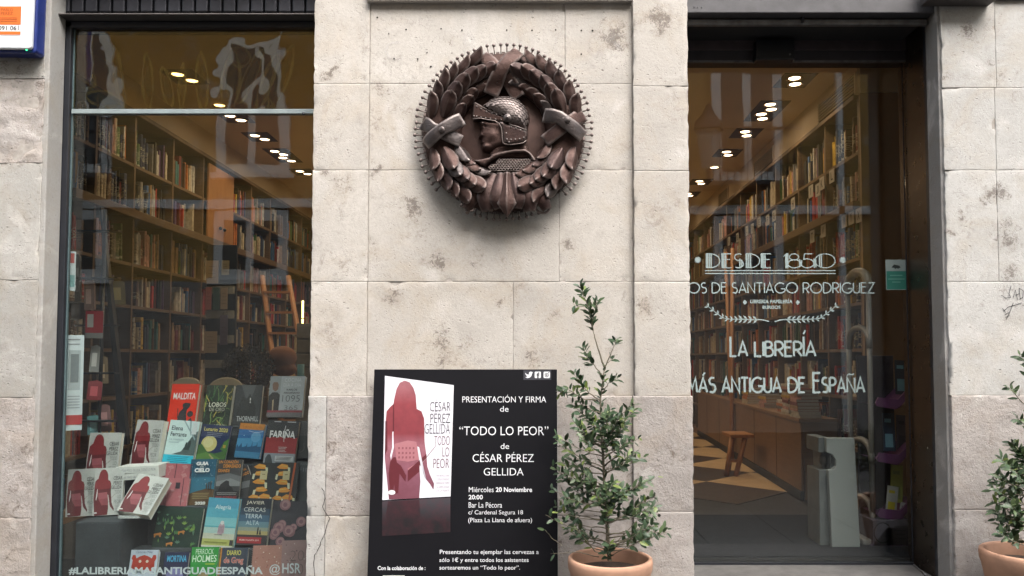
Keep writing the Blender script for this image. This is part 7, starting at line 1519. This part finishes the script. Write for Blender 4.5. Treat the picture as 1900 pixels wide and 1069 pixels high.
def shrub(root, conv, Y, branches, nleaf_part, seed, fresh=0.1, lsz=(0.030, 0.044)):
    """branches: list of (points in photo px with depth offset, radius, leaf start, leaves)"""
    rs = random.Random(seed); leaves = []
    for pts, r, s0, nl, cl in branches:
        W3 = [Vector(conv(p[0], p[1], Y + p[2])) for p in pts]; cur = []
        for i in range(len(W3) - 1):
            for k in range(4): cur.append(W3[i].lerp(W3[i + 1], k / 4) + Vector((rs.uniform(-1, 1), rs.uniform(-1, 1), rs.uniform(-1, 1))) * 0.0025)
        cur.append(W3[-1]); b = MB(); b.tube(cur, [r * (1 - 0.75 * i / (len(cur) - 1)) for i in range(len(cur))], 6); part('branch' if r < 0.008 else 'trunk', b, BARK, root)
        for i in range(nl):
            t = s0 + (1 - s0) * ((i + rs.random()) / nl) ** (0.8 if cl else 1.0); f_ = t * (len(cur) - 1); k = min(int(f_), len(cur) - 2); p = cur[k].lerp(cur[k + 1], f_ - k); d = (cur[k + 1] - cur[k]).normalized()
            az = i * 2.4 + rs.uniform(-.4, .4); a = d.cross(Vector((0.3, 1, 0.2))).normalized(); c_ = d.cross(a); out = (a * math.cos(az) + c_ * math.sin(az)); x = (out * rs.uniform(0.7, 1.1) + d * rs.uniform(0.3, 0.9) + Vector((0, -0.15, 0.22))).normalized()
            up = Vector((rs.uniform(-.6, .6), rs.uniform(-1.1, -0.1), rs.uniform(0.3, 1.1))); y = up.cross(x).normalized(); z = x.cross(y); s_ = rs.uniform(*lsz) * (0.75 if t > 0.93 else 1)
            q = p + x * 0.006; leaves.append((Matrix(((x.x, y.x, z.x, q.x), (x.y, y.y, z.y, q.y), (x.z, y.z, z.z, q.z), (0, 0, 0, 1))) @ Matrix.Diagonal((s_, s_, s_, 1)), rs.choices(range(9), [3] * 4 + [2.2] * 3 + [fresh * 3] * 2)[0]))
    leaves.sort(key=lambda q: q[0].translation.y)
    for mt, k in leaves[:nleaf_part]: o = link('leaf', LG[k], root); o.matrix_basis = mt
    b = MB()
    for mt, k in leaves[nleaf_part:]:
        me = LG[k]; b.add([tuple(mt @ v.co) for v in me.vertices], [tuple(p.vertices) for p in me.polygons], 0 if k < 4 else (1 if k < 7 else 2), True)
    if b.v: tag(link('leaves', b.mesh('leaves', LF), root), kind='stuff')
def flower_pot(root, c, r, z1, Y):
    b = MB(); b.lathe([(r * 0.62, 0.012), (r * 0.66, 0.02), (r * 0.95, z1 - 0.07), (r * 0.985, z1 - 0.05), (r * 1.0, z1 - 0.02), (r * 0.99, z1 - 0.004), (r * 0.965, z1), (r * 0.90, z1), (r * 0.885, z1 - 0.008), (r * 0.87, z1 - 0.06), (r * 0.86, z1 - 0.085)], (c, Y, 0), 64); part('pot', b, TERRA, root)
    b = MB(); b.lathe([(r * 0.868, z1 - 0.062), (r * 0.5, z1 - 0.052), (0.0001, z1 - 0.045)], (c, Y, 0), 40); part('soil', b, SOIL, root)
PY = -0.30
cpx = P(1132, 1034, PY); s1 = thing('potted_shrub', (cpx.x, PY, 0.012), 'upright holly shrub in a terracotta pot, standing before the centre pier beside the black sign', 'potted plant', 'holly shrubs in terracotta pots')
flower_pot(s1, cpx.x, 0.194, P(1132, 1034, PY).z, PY)
def q6(x, y): return (980 + x / 1.913, 510 + y / 1.913)
br = [([(*q6(288, 1010), 0), (*q6(280, 880), 0.01), (*q6(270, 760), 0.0), (*q6(262, 600), 0.0), (*q6(258, 440), 0.0), (*q6(272, 330), 0)], 0.0105, 0.35, 46, 0),
      ([(*q6(272, 330), 0), (*q6(240, 235), 0), (*q6(230, 195), 0)], 0.005, 0.9, 1, 0), ([(*q6(230, 195), 0), (*q6(222, 140), 0), (*q6(198, 78), 0.0), (*q6(184, 36), 0)], 0.004, 0.0, 44, 0), ([(*q6(226, 170), 0), (*q6(240, 120), -0.01), (*q6(246, 92), 0)], 0.0025, 0.3, 12, 0), ([(*q6(208, 110), 0), (*q6(175, 112), -0.01), (*q6(160, 104), 0)], 0.002, 0.3, 5, 0),
      ([(*q6(272, 330), 0), (*q6(290, 290), 0), (*q6(302, 258), 0), (*q6(314, 228), 0)], 0.0035, 0.66, 10, 1), ([(*q6(281, 312), 0), (*q6(300, 300), 0)], 0.002, 0.4, 4, 0),
      ([(*q6(266, 362), 0), (*q6(235, 322), 0), (*q6(212, 298), 0), (*q6(192, 252), 0)], 0.0032, 0.35, 18, 0), ([(*q6(262, 420), 0), (*q6(285, 385), 0), (*q6(318, 368), 0)], 0.003, 0.4, 12, 0),
      ([(*q6(258, 450), 0), (*q6(215, 420), 0), (*q6(185, 385), 0), (*q6(160, 345), 0)], 0.0035, 0.3, 22, 0), ([(*q6(240, 445), 0), (*q6(190, 440), 0), (*q6(140, 405), 0), (*q6(112, 420), 0)], 0.0035, 0.3, 22, 0)]
rs = random.Random(21)
LB = [(470, 148), (520, 150), (585, 88), (650, 108), (700, 80), (745, 80), (800, 92), (850, 92), (890, 130), (930, 170)]
RB2 = [(470, 385), (520, 350), (580, 398), (650, 420), (720, 458), (780, 462), (830, 470), (870, 455), (910, 500), (930, 420)]
for side, tab in ((0, LB), (1, RB2)):
    for k, (yy, xe) in enumerate(tab):
        for m_ in range(3):
            y = yy + rs.uniform(-22, 22); x_e = xe + (rs.uniform(0, 34) if side == 0 else -rs.uniform(0, 34)) * (m_ + 0.2) ; zz = rs.uniform(-0.17, 0.12); ys = min(985, y + rs.uniform(40, 110) * (1 if yy < 800 else 0.7)); x0 = 262 + (ys - 440) * 0.04
            mid = (x0 + (x_e - x0) * 0.5, ys + (y - ys) * 0.42 + 6)
            dens = 13 if yy < 840 else 7
            br.append(([(*q6(x0, ys), 0), (*q6(*mid), zz * 0.5), (*q6(x_e, y), zz)], rs.uniform(0.0026, 0.0042), 0.22 if yy < 800 else 0.5, dens, 0))
for m_ in range(17):
    y = rs.uniform(470, 860); x_e = 265 + rs.uniform(-90, 110); zz = rs.uniform(-0.2, -0.05); ys = y + rs.uniform(30, 90)
    br.append(([(*q6(262 + (ys - 440) * 0.04, ys), 0), (*q6((x_e + 264) / 2, (y + ys) / 2 + 8), zz * 0.6), (*q6(x_e, y), zz)], 0.003, 0.3, 13, 0))
br += [([(*q6(275, 990), 0), (*q6(240, 985), -0.05), (*q6(175, 905), -0.08), (*q6(110, 880), -0.1), (*q6(62, 852), -0.12)], 0.003, 0.5, 5, 0), ([(*q6(250, 1000), -0.02), (*q6(180, 985), -0.06), (*q6(80, 990), -0.1)], 0.0024, 0.86, 2, 0), ([(*q6(120, 960), -0.08), (*q6(90, 940), -0.1), (*q6(60, 905), -0.12)], 0.0018, 0.9, 1, 0),
       ([(*q6(285, 985), 0), (*q6(340, 940), -0.04), (*q6(420, 915), -0.05), (*q6(500, 912), -0.06)], 0.003, 0.5, 10, 0), ([(*q6(285, 1000), 0), (*q6(350, 965), -0.05), (*q6(440, 935), -0.06)], 0.0024, 0.75, 4, 0), ([(*q6(300, 960), 0), (*q6(380, 880), 0.02), (*q6(470, 800), 0.03)], 0.002, 0.9, 1, 0),
       ([(*q6(284, 1012), -0.02), (*q6(284, 985), -0.06), (*q6(290, 955), -0.08)], 0.003, 0.0, 18, 0)]
shrub(s1, lambda x, y, Y: P(x, y, Y), PY, br, 300, 5, 0.25)
PY2 = -0.26
c2 = P(1909, 1025, PY2); s2 = thing('potted_shrub', (c2.x, PY2, 0.012), 'holly shrub in a terracotta pot cut off by the right edge, before the right pier', 'potted plant', 'holly shrubs in terracotta pots')
flower_pot(s2, c2.x, 0.205, P(1909, 1022, PY2).z, PY2)
def qr(x, y): return (1700 + x / 1.88, 500 + y / 1.88)
br = [([(*qr(392, 1000), 0), (*qr(396, 800), 0), (*qr(400, 600), 0), (*qr(405, 300), 0)], 0.010, 0.3, 40, 0), ([(*qr(400, 420), 0), (*qr(385, 330), 0), (*qr(360, 300), -0.02)], 0.003, 0.2, 22, 0), ([(*qr(398, 500), 0), (*qr(350, 440), 0), (*qr(318, 408), 0)], 0.003, 0.4, 12, 0), ([(*qr(398, 590), 0), (*qr(380, 540), 0), (*qr(350, 520), -0.02)], 0.003, 0.2, 18, 0)]
for yy, xe in ((600, 330), (660, 282), (700, 270), (740, 262), (770, 255), (800, 262), (840, 262), (880, 272), (920, 285), (640, 350), (680, 320), (760, 330), (820, 330), (870, 340), (720, 350)):
    for m_ in range(2):
        y = yy + rs.uniform(-14, 14); zz = rs.uniform(-0.16, 0.08); ys = y + rs.uniform(20, 70); br.append(([(*qr(396, ys), 0), (*qr((396 + xe) / 2, (y + ys) / 2 + 6), zz * 0.5), (*qr(xe + rs.uniform(0, 30) * m_, y), zz)], 0.003, 0.25, 15, 0))
for yy, xe in ((560, 470), (620, 500), (700, 530), (760, 540), (820, 540), (880, 520), (500, 450), (420, 440)):
    zz = rs.uniform(-0.1, 0.08); br.append(([(*qr(398, yy + 50), 0), (*qr((398 + xe) / 2, yy + 30), zz * 0.5), (*qr(xe, yy), zz)], 0.003, 0.2, 20, 0))
shrub(s2, lambda x, y, Y: P(x, y, Y), PY2, br, 290, 9, 0.2)
